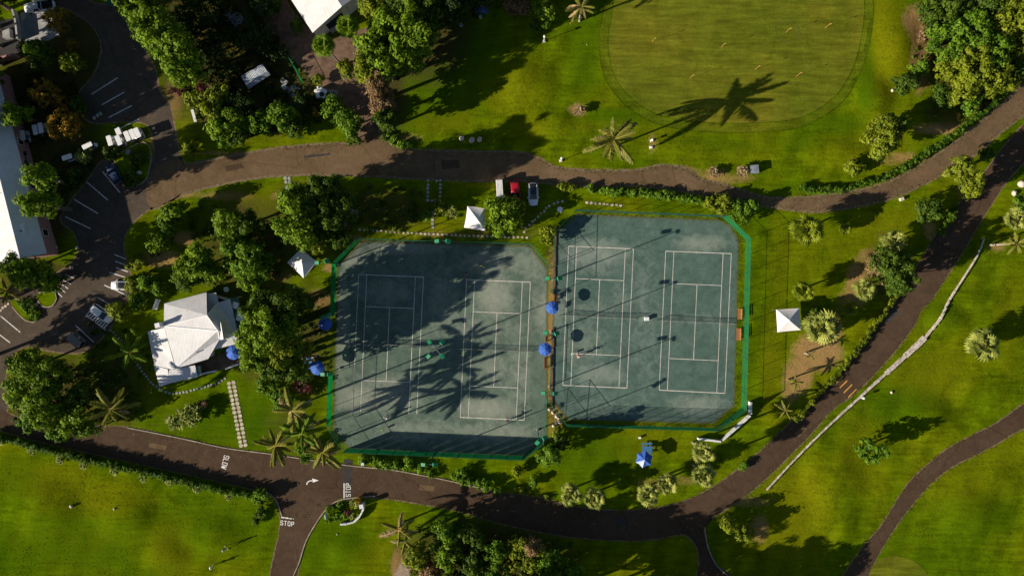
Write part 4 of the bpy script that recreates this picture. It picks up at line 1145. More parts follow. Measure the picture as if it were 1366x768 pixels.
crate(1201.5, 266, (.55, .5, .5), 'small pale box on the grass between the two right roads', 'box', 'box', 'stone', .3)
crate(853, 583, (.35, .3, .4), 'tiny white box on the lawn above the blue picnic table', 'box', 'box', 'white', .1)
crate(380, 110, (1.1, .75, .5), 'upper pale crate on the rubble below the zinc shed', 'crate', 'crate', 'concrete', -.6)
crate(380, 117.5, (1.0, .7, .45), 'lower pale crate on the rubble below the zinc shed', 'crate', 'crate', 'concrete', -.55)
# round white tables
def round_table(px, py, r, label, mat='white'):
    t = thing('round_table', label, 'table', (*W(px, py), 0))
    MB().tube([(0, 0, .7), (0, 0, .74)], r, 16).build('table_top', M[mat], t)
    MB().tube([(0, 0, .04), (0, 0, .7)], .05, 8).build('stem', M['steel'], t)
    MB().tube([(0, 0, 0), (0, 0, .04)], r * .6, 12).build('foot', M['steel'], t)
round_table(746.5, 280, .48, 'round white table by the top left corner of the right courts')
round_table(304, 386, .45, 'round white table in deep shade above the club house')

# pale stones, pots
def rock(px, py, r, label, mat='stone', group=None, name='boulder', cat='stone', squash=.7, z=None):
    mb = MB(); mb.ball((0, 0, r * squash * .55), r, 9, 6, squash=(1, .85, squash))
    mb.v = [(x * (1 + rnd.uniform(-.15, .15)), y * (1 + rnd.uniform(-.15, .15)), zz * (1 + rnd.uniform(-.12, .12))) for x, y, zz in mb.v]
    x, y, g = WG(px, py)
    o = mb.build(name, M[mat], None, True, (x, y, g if z is None else z), (0, 0, rnd.uniform(0, 6)))
    return tag(o, label, cat, group)
for i, (px, py) in enumerate(((126, 157.5), (130.5, 154.5), (134.5, 152))): rock(px, py, .36, ('pale boulder at the car park edge by the golden bush, %s of three') % ('leftmost', 'middle', 'rightmost')[i], 'stone_grey', 'pale boulders by the golden bush', z=.01)
for i, (px, py, r) in enumerate(((616, 185, .5), (629.5, 187.5, .55), (640, 186.5, .5))): rock(px, py, r, ('whitish boulder on the lawn above the road, %s of the row') % ('left end', 'middle', 'right end')[i], 'stone', 'whitish boulders above the road', squash=.9)
for px, py, r, lab in ((186, 231.5, .55, 'pale round boulder in the planting bed of the car park'), (172, 203, .5, 'grey boulder in the dark planting bed'), (197, 210, .35, 'small grey boulder at the bed edge near the junction'), (1362, 246, .7, 'whitish boulder by the road at the right edge'), (1352, 258, .5, 'whitish boulder just below another at the right edge'), (75, 330, .4, 'small grey boulder at the corner of the pink building'), (103, 330, .3, 'lone pale stone lying in the dark car park'), (96, 357, .35, 'pale stone by the kerb above the short bay lines'), (450, 712, .14, 'tiny white stone on the grass below the curved wall'), (155, 677, .2, 'white stone on the lower left lawn'), (97, 674, .3, 'beige stone on the lower left lawn'), (783, 60, .1, 'tiny white stone on the collar of the green'), (1189, 523, .25, 'white stone on the grass by the long stone wall'), (1190, 121, .3, 'white stone at the edge of the big trees')):
    rock(px, py, r, lab, 'stone_grey' if 'grey' in lab else 'stone')
for i, (px, py, r) in enumerate(((733, 546, .28), (737.5, 550, .28), (742.5, 555, .34), (746, 562, .36), (741.5, 563.5, .26), (738.5, 567.5, .32), (745, 557.5, .2))):
    rock(px, py, r, ['white stone topmost in the wedge between the courts', 'second white stone down in the wedge between the courts', 'third white stone down in the wedge between the courts', 'large white stone nearest the green fence in the wedge', 'small white stone beside the largest in the wedge', 'lowest white stone in the wedge between the courts', 'tiny white stone close to the third one in the wedge'][i], 'stone', 'white stones in the wedge between the courts', squash=.9)
# rubble heaps
def heap(px, py, rpx, n, label, mat, s=.22, name='rubble_heap', cat='rubble'):
    mb = MB()
    for _ in range(n):
        a = rnd.uniform(0, 6.28); r = rpx * S * math.sqrt(rnd.random())
        mb.box((r * math.cos(a), r * math.sin(a) * .8, .1 + rnd.random() * .35 * (1 - r / (rpx * S + .01))), (rnd.uniform(.4, 1.6) * s * 2, rnd.uniform(.3, .8) * s, rnd.uniform(.3, .8) * s), rnd.uniform(0, 3.1), tilt=('X', rnd.uniform(-.5, .5)))
    o = mb.build(name, mat, None, False, (*W(px, py), 0))
    return tag(o, label, cat, None, 'stuff')
heap(312, 26, 12, 110, 'heap of pale cut branches in the dark wood', M['stone_grey'], .2, 'branch_heap', 'branches')
heap(391, 122, 9, 70, 'heap of pale rubble below the zinc shed', M['stone_grey'], .2)
heap(444, 124, 6, 40, 'grey rubble beside the white tub', M['stone_grey'], .2)
# white fibreglass tub
t = thing('white_tub', 'white lobed fibreglass tub with a dark opening by the lane', 'tub', (*W(429, 125), 0), .3)
mb = MB(); n = 30; vs = []
for z, k in ((0, .86), (.55, 1), (.75, .97), (.8, .8)):
    for i in range(n):
        a = 2 * math.pi * i / n; r = 1.0 * (1 + .17 * math.cos(5 * a)) * k
        vs.append((r * math.cos(a), r * math.sin(a), z))
fs = [(j * n + i, j * n + (i + 1) % n, (j + 1) * n + (i + 1) % n, (j + 1) * n + i) for j in range(3) for i in range(n)] + [tuple(3 * n + i for i in range(n))]
mb.add(vs, fs).build('shell', M['white'], t, False)
MB().tube([(.15, -.4, .78), (.15, -.4, .83)], .42, 14).build('opening', M['black'], t)
MB().ball((-.1, .9, .85), .22).build('cap', M['white'], t)
# tarps
def tarp(px, py, w, d, h, rot, mat, label):
    mb = MB(); n = 7; vs = []
    for j in range(n):
        for i in range(n):
            u, v = i / (n - 1) - .5, j / (n - 1) - .5
            e = max(abs(u), abs(v)) * 2
            vs.append((u * w, v * d, max(.02, h * (1 - e ** 3) + rnd.uniform(-.06, .06))))
    mb.add(vs, [(j * n + i, j * n + i + 1, (j + 1) * n + i + 1, (j + 1) * n + i) for j in range(n - 1) for i in range(n - 1)])
    tag(mb.build('tarp', mat, None, True, (*W(px, py), 0), (0, 0, rot)), label, 'tarp')
tarp(524, 12, 2.6, 1.4, 2.6, .6, M['teal'], 'teal tarp showing among the tree crowns at the top')
tarp(641, 14, 2.6, 1.4, .9, .15, M['tarp_blue'], 'dark blue tarp in the deep shade at the top')
crate(615, 34, (.6, .5, .5), 'pale bin in the deep shade beside the dark blue tarp', 'bin', 'bin', 'concrete', .4)
crate(641, 24, (.45, .4, .5), 'grey bin below the dark blue tarp', 'bin', 'bin', 'concrete', .2)
# green mesh strip by the lane
fence('mesh_fence', 'short run of green mesh fence beside the lane', [((386, 76), (405, 112), 1.5, M['net_green'])], 1.8)

# ------------------------------------------------------------------ walls of stone
def stone_wall(label, pl, wpx, h, mat, name='stone_wall', blk=9):
    pts = catmull(pl, False, blk)
    t = thing(name, label, 'wall', (*W(*pts[0]), 0))
    me_cache = []
    for i in range(len(pts) - 1):
        a, b = Vector(W(*pts[i])), Vector(W(*pts[i + 1])); d = b - a
        k = wpx[min(len(wpx) - 1, int(i / max(1, len(pts) - 2) * (len(wpx) - 1) + .5))] if hasattr(wpx, '__len__') else wpx
        c = (a + b) / 2
        o = MB().box((c.x - t.location.x, c.y - t.location.y, gz(c.x, c.y) + h / 2), (d.length * rnd.uniform(1.0, 1.06), k * S * rnd.uniform(.85, 1.12), h * rnd.uniform(.88, 1.1)), math.atan2(d.y, d.x) + rnd.uniform(-.03, .03), taper=rnd.uniform(.9, .97)).build('stone', mat, t)
stone_wall('long low white stone wall curving along the road on the right', [(1312, 318), (1300, 346), (1264, 402), (1246, 432), (1233, 450), (1212, 470), (1190, 490), (1150, 526), (1100, 572), (1062, 610), (1022, 653)], [1.2, 1.4, 1.6, 2.0, 3.0, 7.0, 5.0, 3.0, 2.4, 2.0, 1.7, 1.5, 1.4, 1.3], .35, M['wall_stone'], 'stone_wall', 6)
for lab, pl in (('short upright leg of white wall outside the green screen', [(999.5, 535), (999.5, 551)]), ('slanting white wall along the lower right corner of the courts', [(999, 553), (962, 586)]), ('short white wall under the lower green screen', [(960, 587.5), (930, 584)])):
    stone_wall(lab, pl, 2.7, .9, M['wall_white'], 'rendered_wall', 8)
stone_wall('curved white wall of the planted island by the junction', [(455, 697), (464, 696.5), (473, 694), (480, 688), (484, 681), (486, 676)], 2.4, .9, M['wall_white'], 'curved_wall', 5)
o = tag(MB().box((0, 0, .85), (.75, .75, 1.7), .2, taper=.92).build('wall_pillar', M['wall_white'], None, False, (*W(484.5, 671.5), 0)), 'white pillar closing the curved wall at the junction', 'pillar')
o = tag(MB().box((0, 0, .8), (.5, .5, 1.6), .1, taper=.92).build('gate_pillar', M['wall_white'], None, False, (*W(486, 616), 0)), 'white pillar at the roadside under the court corner', 'pillar')
o = tag(ribbon('garden_wall', [(-20, 87), (0, 83), (14, 79.5), (27, 76.5)], 3.0, 0, 1.6, M['wall_pink']), 'pink garden wall in the dark at the left edge', 'wall')
o = tag(ribbon('garden_wall', [(22, 16), (26, 30), (29, 55)], 2.4, 0, 1.2, M['concrete']), 'grey wall beside the pale concrete pad', 'wall')

# ------------------------------------------------------------------ paving stones
def pavers(name, pts, w, d, ang_fn, mat, label=None, jit=.12):
    t = thing(name, None, None, (*W(*pts[0]), 0), 0, None, 'structure')
    vars_ = []
    for k in range(4):
        mb = MB(); n = 8
        pl = []
        for i in range(n):
            a = 2 * math.pi * (i + .5) / n
            c_, s_ = math.cos(a), math.sin(a)
            e = max(abs(c_), abs(s_)) ** .75
            pl.append((w / 2 * c_ / e * rnd.uniform(.9, 1.06), d / 2 * s_ / e * rnd.uniform(.9, 1.06)))
        vars_.append(mb.prism(pl, 0, .05).mesh('paver', mat))
    for i, p in enumerate(pts):
        x, y = W(*p)
        s = rnd.uniform(.88, 1.1)
        link('paver', vars_[i % 4], t, (x - t.location.x + rnd.uniform(-jit, jit) * .4, y - t.location.y + rnd.uniform(-jit, jit) * .4, rnd.uniform(0, .012)), (0, 0, ang_fn(i) + rnd.uniform(-jit, jit)), (s, s, 1))
def along(pl, gap):
    pts = catmull(pl, False, .5); out = [pts[0]]; acc = 0
    for a, b in zip(pts[:-1], pts[1:]):
        acc += math.hypot(b[0] - a[0], b[1] - a[1])
        if acc >= gap: out.append(b); acc = 0
    return out
pavers('stepping_stones', along([(480, 306.5), (520, 309), (580, 312.5), (640, 315), (705, 317)], 5.6), .46, .40, lambda i: 0, M['paver'])
pavers('stepping_stones', [(699.6, 309.6), (701.6, 304), (706, 300), (710, 296), (713.5, 292.7), (718, 289), (722, 285), (726, 282), (729, 278), (733, 274.5), (739, 271.5), (744, 270), (750, 268.6)], .48, .42, lambda i: i, M['paver'])
pavers('stepping_stones', [(571 - i * .15, 241 + i * 5.2) for i in range(6)] + [(587.5 - i * .15, 241 + i * 5.2) for i in range(6)] + [(576, 268), (581, 267.5), (583, 241.5)] + [(577, 283 + i * 5) for i in range(5)], .5, .45, lambda i: 0, M['stone_grey'])
pavers('paved_walk', [(380.5 + c * 5.2 + r * 1.0, 238 + r * 5.4) for r in range(5) for c in range(2)], .58, .60, lambda i: .15, M['stone_grey'], jit=.05)
pavers('paved_walk', [(305.3 + c * 6.2 + r * 1.08, 511 + c * -1.0 + r * 5.55) for r in range(16) for c in range(2)], .66, .62, lambda i: .2, M['paver'], jit=.05)
pavers('stepping_stones', along([(148, 441), (158, 450), (172, 466), (185, 488), (200, 508), (212, 518), (228, 524.5), (250, 522), (272, 516), (290, 510.5), (302, 503)], 4.6), .42, .38, lambda i: i * .3, M['stone_grey'])
pavers('stepping_stones', [(1, 414), (4, 411), (7.5, 408), (11, 405)], .5, .45, lambda i: .7, M['paver'])
pavers('stepping_stones', [(399 + i * 4.5, 479 - i * .7) for i in range(6)], .5, .4, lambda i: 0, M['paver'])
pavers('stepping_stones', [(783 + i * 5.6, 270.5 + i * .45) for i in range(9)], .46, .4, lambda i: 0, M['paver'])

# ------------------------------------------------------------------ bollard lamps, signs
def lamp(px, py, label, h=2.3, base=True):
    x, y, g = WG(px, py)
    t = thing('lamp_post', label, 'lamp post', (x, y, g), 0, 'short white lamp posts on the golf lawn')
    MB().tube([(0, 0, 0), (0, 0, h)], .06, 8).build('post', M['white'], t)
    MB().tube([(0, 0, h), (0, 0, h + .28), (0, 0, h + .36)], [.2, .2, .05], 10).build('lantern', M['white'], t)
    MB().box((0, 0, .12), (.5, .5, .24), .2, taper=.85).build('plinth', M['stone'], t)
lamp(725.5, 55.5, 'short white lamp post near the top trees, long shadow on the lawn')
lamp(748, 214.5, 'short white lamp post above the road left of the lone palm', 2.2)
lamp(869, 188, 'stubby white post right of the lone palm, upper of two', .7)
lamp(868, 197, 'stubby white post right of the lone palm, lower of two', .7)
lamp(1148, 529.5, 'white post standing at the long stone wall by the orange bars', 1.0)
t = thing('road_sign', 'white and blue road sign on a post at the junction island', 'sign', (*W(438, 684), 0), .1)
MB().tube([(-.0, 0, 0), (0, 0, 2.2)], .04, 8).build('post', M['white'], t)
MB().box((0, 0, 1.5), (.10, .7, 1.5)).build('board', M['white'], t)
MB().box((.06, 0, 1.5), (.02, .6, 1.3)).build('face', M['cloth_blue'], t)
# drinking fountain box by the dry clump
t = thing('utility_box', 'blue grey box beside the dry straw tuft by the road', 'box', (*W(1004, 227), 0), .08)
MB().box((0, 0, .5), (1.3, 1.3, 1.0), taper=.95).build('case', M['zinc'], t); MB().box((0, 0, 1.03), (1.4, 1.4, .06)).build('lid', M['zinc'], t); MB().box((-.68, 0, .55), (.03, .9, .7)).build('door', M['steel'], t)
# golf flags
FL = [((872, 53), 'topmost left golf flag on the putting green'), ((923, 102), 'golf flag at the tip of the palm shadow, lower left of the green'), ((965, 60), 'golf flag in the middle left of the putting green'), ((1010.5, 90), 'golf flag in the centre right, below the chalked ring'), ((1052, 40), 'golf flag inside the faint ring on the green'), ((1105, 34), 'golf flag nearest the top right of the green'), ((1066, 99), 'golf flag lowest on the right of the green')]
proto = None
for (px, py), lab in FL:
    x, y, g = WG(*[(683 + (px - 683) / 1.012), (384 + (py - 384) / 1.012)])
    if proto is None:
        proto = thing('golf_flag', lab, 'flag', (x, y, g + .03), 0, 'flags on the putting green')
        MB().tube([(0, 0, 0), (0, 0, 2.3)], .018, 6).build('stick', M['flag'], proto)
        vs = [(.0 + i * .055, .02 * math.sin(i * 1.3), z) for i in range(6) for z in (2.28, 2.02)]
        MB().add(vs, [(i * 2, i * 2 + 1, i * 2 + 3, i * 2 + 2) for i in range(5)]).build('pennant', M['flag'], proto)
        MB().tube([(0, 0, 0), (0, 0, .015)], .07, 10).build('cup', M['black'], proto)
    else:
        c = copy_tree(proto); c.location = (x, y, g + .03); c['label'] = lab
    
# ring chalked on the green, a flat mark
rx, ry = W(1050, 41)
mb = MB(); n = 48
for i in range(n):
    a0, a1 = 2 * math.pi * i / n, 2 * math.pi * (i + 1) / n
    mb.add([(rx + r * math.cos(a), ry + r * math.sin(a), .036) for r, a in ((1.9, a0), (1.9, a1), (2.0, a1), (2.0, a0))], [(0, 3, 2, 1)])
mb.build('painted_ring', plain('faded_green_ring', (.07, .10, .012), .9), bpy.data.objects['putting_green'])

# ------------------------------------------------------------------ vehicles
def sring(L, Wd, z, n=28, e=4.0, nose=0.0, x0=0.0):
    out = []
    for i in range(n):
        a = 2 * math.pi * (i + .5) / n
        c_, s_ = math.cos(a), math.sin(a)
        x = math.copysign(abs(c_) ** (2 / e), c_) * L / 2; y = math.copysign(abs(s_) ** (2 / e), s_) * Wd / 2
        y *= 1 - nose * max(0, x / (L / 2)) ** 3
        out.append((x + x0, y, z))
    return out
def loft(rings, cap=True):
    mb = MB(); n = len(rings[0])
    vs = [p for r in rings for p in r]
    fs = [(j * n + i, j * n + (i + 1) % n, (j + 1) * n + (i + 1) % n, (j + 1) * n + i) for j in range(len(rings) - 1) for i in range(n)]
    if cap: fs += [tuple(range(n - 1, -1, -1)), tuple((len(rings) - 1) * n + i for i in range(n))]
    return mb.add(vs, fs)
WHEEL = {}
def wheels(t, L, Wd, r=.31, x=.32, wd=.2):
    for sx in (-1, 1):
        for sy in (-1, 1):
            ty = MB().tube([(sx * L * x, sy * (Wd / 2 - wd * .9), r), (sx * L * x, sy * (Wd / 2 - .0), r)], r, 14).build('wheel', M['rubber'], t)
            MB().tube([(sx * L * x, sy * (Wd / 2 - .02), r), (sx * L * x, sy * (Wd / 2 + .02), r)], r * .6, 10).build('rim', M['steel'], ty)
def car(px, py, d, L, Wd, label, paint, roof=None, kind='hatch', z=0.01, cat='car', hood=None):
    ang = math.atan2(-d[1], d[0])
    x, y = W(px, py, 1.0)
    t = thing('parked_car', label, cat, (x, y, z), ang, 'parked cars')
    pm = M[paint]
    loft([sring(L * .96, Wd * .9, .22, nose=.18), sring(L, Wd * .99, .42, nose=.16), sring(L * .99, Wd, .66, nose=.16), sring(L * .97, Wd * .96, .82, nose=.17), sring(L * .93, Wd * .88, .90, nose=.18)]).build('body', pm, t, True)
    if kind == 'pickup':
        cab0, cab1, f0, f1 = -.06, .20, -.03, .13
    else:
        cab0, cab1, f0, f1 = -.44, .24, -.36, .06
    zb, zt, yb, yt = .88, 1.46, Wd * .43, Wd * .34
    B = [(L * cab1, -yb, zb), (L * cab1, yb, zb), (L * cab0, yb, zb), (L * cab0, -yb, zb)]
    T = [(L * f1, -yt, zt), (L * f1, yt, zt), (L * f0, yt, zt), (L * f0, -yt, zt)]
    for nm, i, j in (('windshield', 0, 1), ('side_window', 1, 2), ('rear_window', 2, 3), ('side_window', 3, 0)):
        MB().add([B[i], B[j], T[j], T[i]], [(0, 1, 2, 3)]).build(nm, M['glass'], t)
    Lr = L * (f1 - f0); xr = L * (f1 + f0) / 2
    loft([sring(Lr * 1.03, yt * 2.05, zt - .03, e=5, x0=xr), sring(Lr * 1.0, yt * 2, zt + .03, e=5, x0=xr), sring(Lr * .8, yt * 1.6, zt + .06, e=5, x0=xr)]).build('roof', M[roof or paint], t, True)
    for s in (-1, 1):
        for i, j in ((B[0], T[0]), (B[2], T[2])):
            MB().tube([(i[0], s * abs(i[1]), i[2]), (j[0], s * abs(j[1]), j[2])], .045, 5).build('roof_pillar', pm, t)
        MB().tube([(L * f0, s * yt, zt), (L * f1, s * yt, zt)], .05, 5).build('roof_rail', pm, t)
        MB().ball((L * .46, s * Wd * .33, .66), .14, 8, 5, squash=(.7, 1.2, .8)).build('headlight', M['lamp_glass'], t)
        MB().box((-L * .485, s * Wd * .36, .72), (.1, .26, .2)).build('tail_light', M['tail'], t)
        MB().box((L * .16, s * (Wd * .5 + .08), .98), (.13, .2, .13)).build('mirror', pm, t)
        MB().box((s * L * .495, 0, .40), (.1, Wd * .8, .16)).build('bumper', M['black'], t)
    if hood: loft([sring(L * .22, Wd * .74, .905, x0=L * .34), sring(L * .2, Wd * .68, .925, x0=L * .34)]).build('hood', M[hood], t, True)
    if kind == 'pickup':
        MB().box((-L * .28, 0, .91), (L * .36, Wd * .74, .06)).build('bed', M['black'], t)
        for s in (-1, 1): MB().box((-L * .28, s * Wd * .42, .98), (L * .38, .1, .16)).build('bed_side', pm, t)
        MB().box((-L * .475, 0, .97), (.1, Wd * .84, .16)).build('tailgate', pm, t)
        load = MB()
        for k in range(7): load.ball((-L * .28 + rnd.uniform(-.6, .5), rnd.uniform(-.45, .45), 1.05), rnd.uniform(.2, .34), 7, 5)
        tag(load.build('sack', M['cloth_black'], t), None)
    wheels(t, L, Wd)
    return t
car(687, 256, (.06, 1), 4.1, 1.75, 'red car parked on the grass beside the long white trailer', 'red', None)
car(711.3, 258.7, (.02, 1), 3.9, 1.75, 'white car with a black roof parked right of the red one', 'car_white', 'glass')
car(151.5, 232, (-.5, -.86), 3.6, 1.7, 'dark blue car in the deep shade between white bay lines', 'car_blue', None)
car(161, 380.5, (-1, .0), 3.6, 1.65, 'white car with a dark roof between the bay lines above the hatching', 'car_white', 'glass')
car(134, 418, (.80, .58), 4.2, 1.75, 'white van parked on the hatched bay under a small tree', 'car_white', None)
car(51, 8, (-1, .16), 5.2, 1.85, 'white pickup truck with a dark loaded bed at the top left', 'car_white', None, 'pickup')
def golf_cart(px, py, d, label, roof='white', body='car_white', proto=None, z=.01, L=2.0, Wd=.86):
    ang = math.atan2(-d[1], d[0]); x, y = W(px, py, 1.8)
    if proto:
        c_ = copy_tree(proto); c_.location = (x, y, z); c_.rotation_euler = (0, 0, ang); c_['label'] = label; return c_
    t = thing('golf_cart', label, 'golf cart', (x, y, z), ang, 'golf carts')
    loft([sring(L * .95, Wd * .9, .22, nose=.2), sring(L, Wd, .45, nose=.2), sring(L * .95, Wd * .92, .6, nose=.2)]).build('body', M[body], t, True)
    loft([sring(L * .24, Wd * .8, .6, x0=L * .34, nose=.1), sring(L * .18, Wd * .7, .86, x0=L * .33)]).build('cowl', M[body], t, True)
    MB().box((-L * .08, 0, .72), (.5, Wd * .85, .18)).build('seat', M['car_grey'], t)
    MB().box((-L * .2, 0, 1.0), (.12, Wd * .85, .42), tilt=('Y', -.2)).build('backrest', M['car_grey'], t)
    loft([sring(L * .84, Wd * .93, 1.78, e=10, x0=-.08), sring(L * .86, Wd * .95, 1.83, e=10, x0=-.08), sring(L * .82, Wd * .88, 1.86, e=10, x0=-.08)]).build('roof', M[roof], t, False)
    for sx, xx in ((1, L * .27), (-1, -L * .38)):
        for s in (-1, 1): MB().tube([(xx + .06 * sx, s * Wd * .42, .55), (xx - .03 * sx, s * Wd * .42, 1.8)], .025, 5).build('roof_post', M['steel'], t)
    MB().add([(L * .3, -Wd * .4, .85), (L * .3, Wd * .4, .85), (L * .26, Wd * .4, 1.7), (L * .26, -Wd * .4, 1.7)], [(0, 1, 2, 3)]).build('windscreen', M['glass'], t)
    MB().tube([(L * .2, .22, .75), (L * .14, .22, .98)], .02, 5).build('steering_column', M['black'], t)
    MB().box((-L * .42, 0, .75), (.4, Wd * .7, .3)).build('bag_rack', M['black'], t)
    wheels(t, L, Wd, .22, .33, .16)
    return t
gc = golf_cart(146, 187, (-.3, -.95), 'white roofed golf cart at the left end of the car park row')
for px, py, dx, lab in ((158, 186.5, -.4, 'second white roofed golf cart from the left in the row'), (169.5, 181, -.4, 'third white roofed golf cart in the row, sunlit at its top'), (176.5, 178.5, -.42, 'fourth white roofed golf cart in the row, close beside the third'), (183, 176.5, -.45, 'rightmost white roofed golf cart in the row near the junction'),
                        (30, 180, -.15, 'shaded golf cart by the eave of the pink building'), (46.5, 172.5, -.2, 'shaded golf cart left of the golden bush, left of a close pair'), (54, 170, -.2, 'shaded golf cart left of the golden bush, right of a close pair')):
    golf_cart(px, py, (dx, -.95), lab, proto=gc)
golf_cart(90, 209.5, (.95, -.3), 'white roofed golf cart parked crosswise in the dark car park', proto=gc)
golf_cart(117, 194, (.9, -.45), 'white roofed golf cart behind the pale rosette bush', proto=gc)
golf_cart(98, 453.5, (-.72, -.7), 'dusty grey buggy with a rounded roof parked in the lower car park', 'car_grey', 'car_grey', L=2.9, Wd=1.5)
golf_cart(148, 4, (.95, .1), 'dark roofed cart in shade at the top of the car park', 'green_post', 'black')
crate(160.5, 176.5, (.8, 1.2, .7), 'white locker behind the row of golf carts', 'locker', 'box', 'white', .4, None, .01)
# long white trailer
t = thing('cargo_trailer', 'long white ribbed trailer parked left of the red car', 'trailer', (*W(666.5, 253, 1.6), 0), math.pi / 2 + .06)
MB().box((0, 0, 1.0), (3.2, 1.1, 1.3)).build('body', M['canvas'], t)
for k in range(5): MB().box((0, -.44 + k * .22, 1.68), (3.25, .15, .06)).build('roof_slat', M['canvas'], t)
MB().box((1.9, 0, .45), (.7, .1, .1)).build('tow_bar', M['steel'], t)
wheels(t, 2.0, 1.2, .3, .2, .18)
MB().box((-1.62, 0, 1.0), (.05, .9, 1.1)).build('door', M['white'], t)

# ------------------------------------------------------------------ people
def skin_figure(nodes, edges, name, mat, parent=None, sub=1, root=0):
    me = bpy.data.meshes.new(name)
    me.from_pydata([n[0] for n in nodes], edges, [])
    ob = bpy.data.objects.new(name, me); COL.objects.link(ob)
    md = ob.modifiers.new('skin', 'SKIN')
    sv_ = me.skin_vertices[0].data
    for i, n in enumerate(nodes):
        r = n[1] if hasattr(n[1], '__len__') else (n[1], n[1])
        sv_[i].radius = r
        sv_[i].use_root = (i == root)
    md.use_smooth_shade = True
    if sub:
        s_ = ob.modifiers.new('sub', 'SUBSURF'); s_.levels = sub; s_.render_levels = sub
    dg = bpy.context.evaluated_depsgraph_get()
    m2 = bpy.data.meshes.new_from_object(ob.evaluated_get(dg))
    m2.name = name
    bpy.data.objects.remove(ob, do_unlink=True)
    m2.materials.clear(); m2.materials.append(M[mat])
    return link(name, m2, parent)
POSES = {  # joint offsets: shoulders stay, elbows / wrists / knees / lean
    'stand': dict(lean=0.03, armL=((.03, .26, 1.14), (.10, .27, .92)), armR=((.03, -.26, 1.14), (.12, -.26, .93)), step=.05),
    'ready': dict(lean=.14, armL=((.22, .24, 1.16), (.44, .10, 1.12)), armR=((.22, -.26, 1.14), (.46, -.14, 1.10)), step=.12),
    'swing': dict(lean=.12, armL=((.20, .34, 1.24), (.36, .44, 1.30)), armR=((.10, -.42, 1.34), (.30, -.62, 1.44)), step=.26),
    'putt': dict(lean=.30, armL=((.40, .14, 1.08), (.48, .02, .84)), armR=((.40, -.14, 1.08), (.50, -.01, .80)), step=.06),
    'walk': dict(lean=.06, armL=((-.10, .25, 1.16), (-.02, .27, .93)), armR=((.14, -.25, 1.16), (.30, -.25, 1.00)), step=.30)}
def person(px, py, facing, pose, label, shirt, shorts, group='tennis players on the courts', hat=None, z=.016):
    x, y, g = WG(px, py)
    t = thing('person', label, 'person', (x, y, g + z), math.atan2(-facing[1], facing[0]), group)
    p = POSES[pose]; ln = p['lean']; st = p['step']
    nd, ed = [], []
    def add(co, r, par=None):
        nd.append((co, r)); i = len(nd) - 1
        if par is not None: ed.append((par, i))
        return i
    pel = add((0, 0, .95), (.13, .15))
    wai = add((ln * .35, 0, 1.10), (.105, .135), pel); che = add((ln * .8, 0, 1.30), (.12, .17), wai); nb = add((ln, 0, 1.45), (.07, .08), che)
    nk = add((ln * 1.1, 0, 1.53), .055, nb); hd = add((ln * 1.2 + .015, 0, 1.62), (.088, .078), nk); ht = add((ln * 1.2 + .01, 0, 1.72), (.080, .072), hd)
    add((ln * 1.2 + .105, 0, 1.625), .014, hd)
    wr = []
    for s, key in ((1, 'armL'), (-1, 'armR')):
        sh = add((ln, s * .19, 1.42), .058, nb)
        e_, w_ = p[key]
        el = add(e_, .042, sh); wi = add(w_, .029, el)
        d = (Vector(w_) - Vector(e_)).normalized(); side = Vector((-d.y, d.x, 0)); side = side.normalized() if side.length > .1 else Vector((1, 0, 0))
        pal = add(tuple(Vector(w_) + d * .06), (.034, .018), wi)
        for k in range(4):
            o_ = side * (-.027 + .018 * k); l = (.06, .075, .07, .055)[k]
            a_ = add(tuple(Vector(w_) + d * (.10) + o_), .0095, pal); b_ = add(tuple(Vector(w_) + d * (.10 + l * .55) + o_ + Vector((0, 0, -.012))), .0085, a_); add(tuple(Vector(w_) + d * (.10 + l) + o_ + Vector((0, 0, -.035))), .0075, b_)
        th = add(tuple(Vector(w_) + d * .04 + side * .045), .010, pal); add(tuple(Vector(w_) + d * .085 + side * .06), .0085, th)
        wr.append(Vector(w_) + d * .1)
    for s in (1, -1):
        hp = add((0, s * .095, .88), .085, pel); kn = add((st * s * .55 + .06, s * .11, .50), .058, hp); an = add((st * s, s * .115, .09), .036, kn)
        add((st * s + .15, s * .13, .035), .032, an)
    skin_figure(nd, ed, 'body', 'skin', t, 1, 0)
    skin_figure([((0.0, 0, .96), (.145, .165)), ((ln * .35, 0, 1.10), (.125, .155)), ((ln * .8, 0, 1.30), (.14, .19)), ((ln, 0, 1.44), (.09, .10)), ((ln, .2, 1.425), .074), (tuple(Vector((ln, .2, 1.425)).lerp(Vector(p['armL'][0]), .7)), .064), ((ln, -.2, 1.425), .074), (tuple(Vector((ln, -.2, 1.425)).lerp(Vector(p['armR'][0]), .7)), .064)],
                [(0, 1), (1, 2), (2, 3), (3, 4), (4, 5), (3, 6), (6, 7)], 'shirt', shirt, t, 1)
    skin_figure([((0, 0, .98), (.15, .17)), ((0, .1, .88), .10), ((st * .4 + .04, .11, .6), .088), ((0, -.1, .88), .10), ((-st * .4 + .04, -.11, .6), .088)], [(0, 1), (1, 2), (0, 3), (3, 4)], 'shorts', shorts, t, 1)
    hx = ln * 1.2
    MB().ball((hx - .008, 0, 1.70), .098, 10, 6, squash=(1.05, .92, .85)).build('hat' if hat else 'hair', M[hat or 'hair'], t, True)
    if hat: MB().tube([(hx + .06, 0, 1.69), (hx + .16, 0, 1.68)], [.08, .06], 8).build('hat_brim', M[hat], t)
    for s in (1, -1):
        MB().ball((hx + .085, s * .032, 1.645), .012, 6, 4).build('eye', M['black'], t)
        MB().box((st * s + .06, s * .122, .045), (.28, .105, .09), taper=.8).build('shoe', M['cloth_white'], t)
    return t, wr
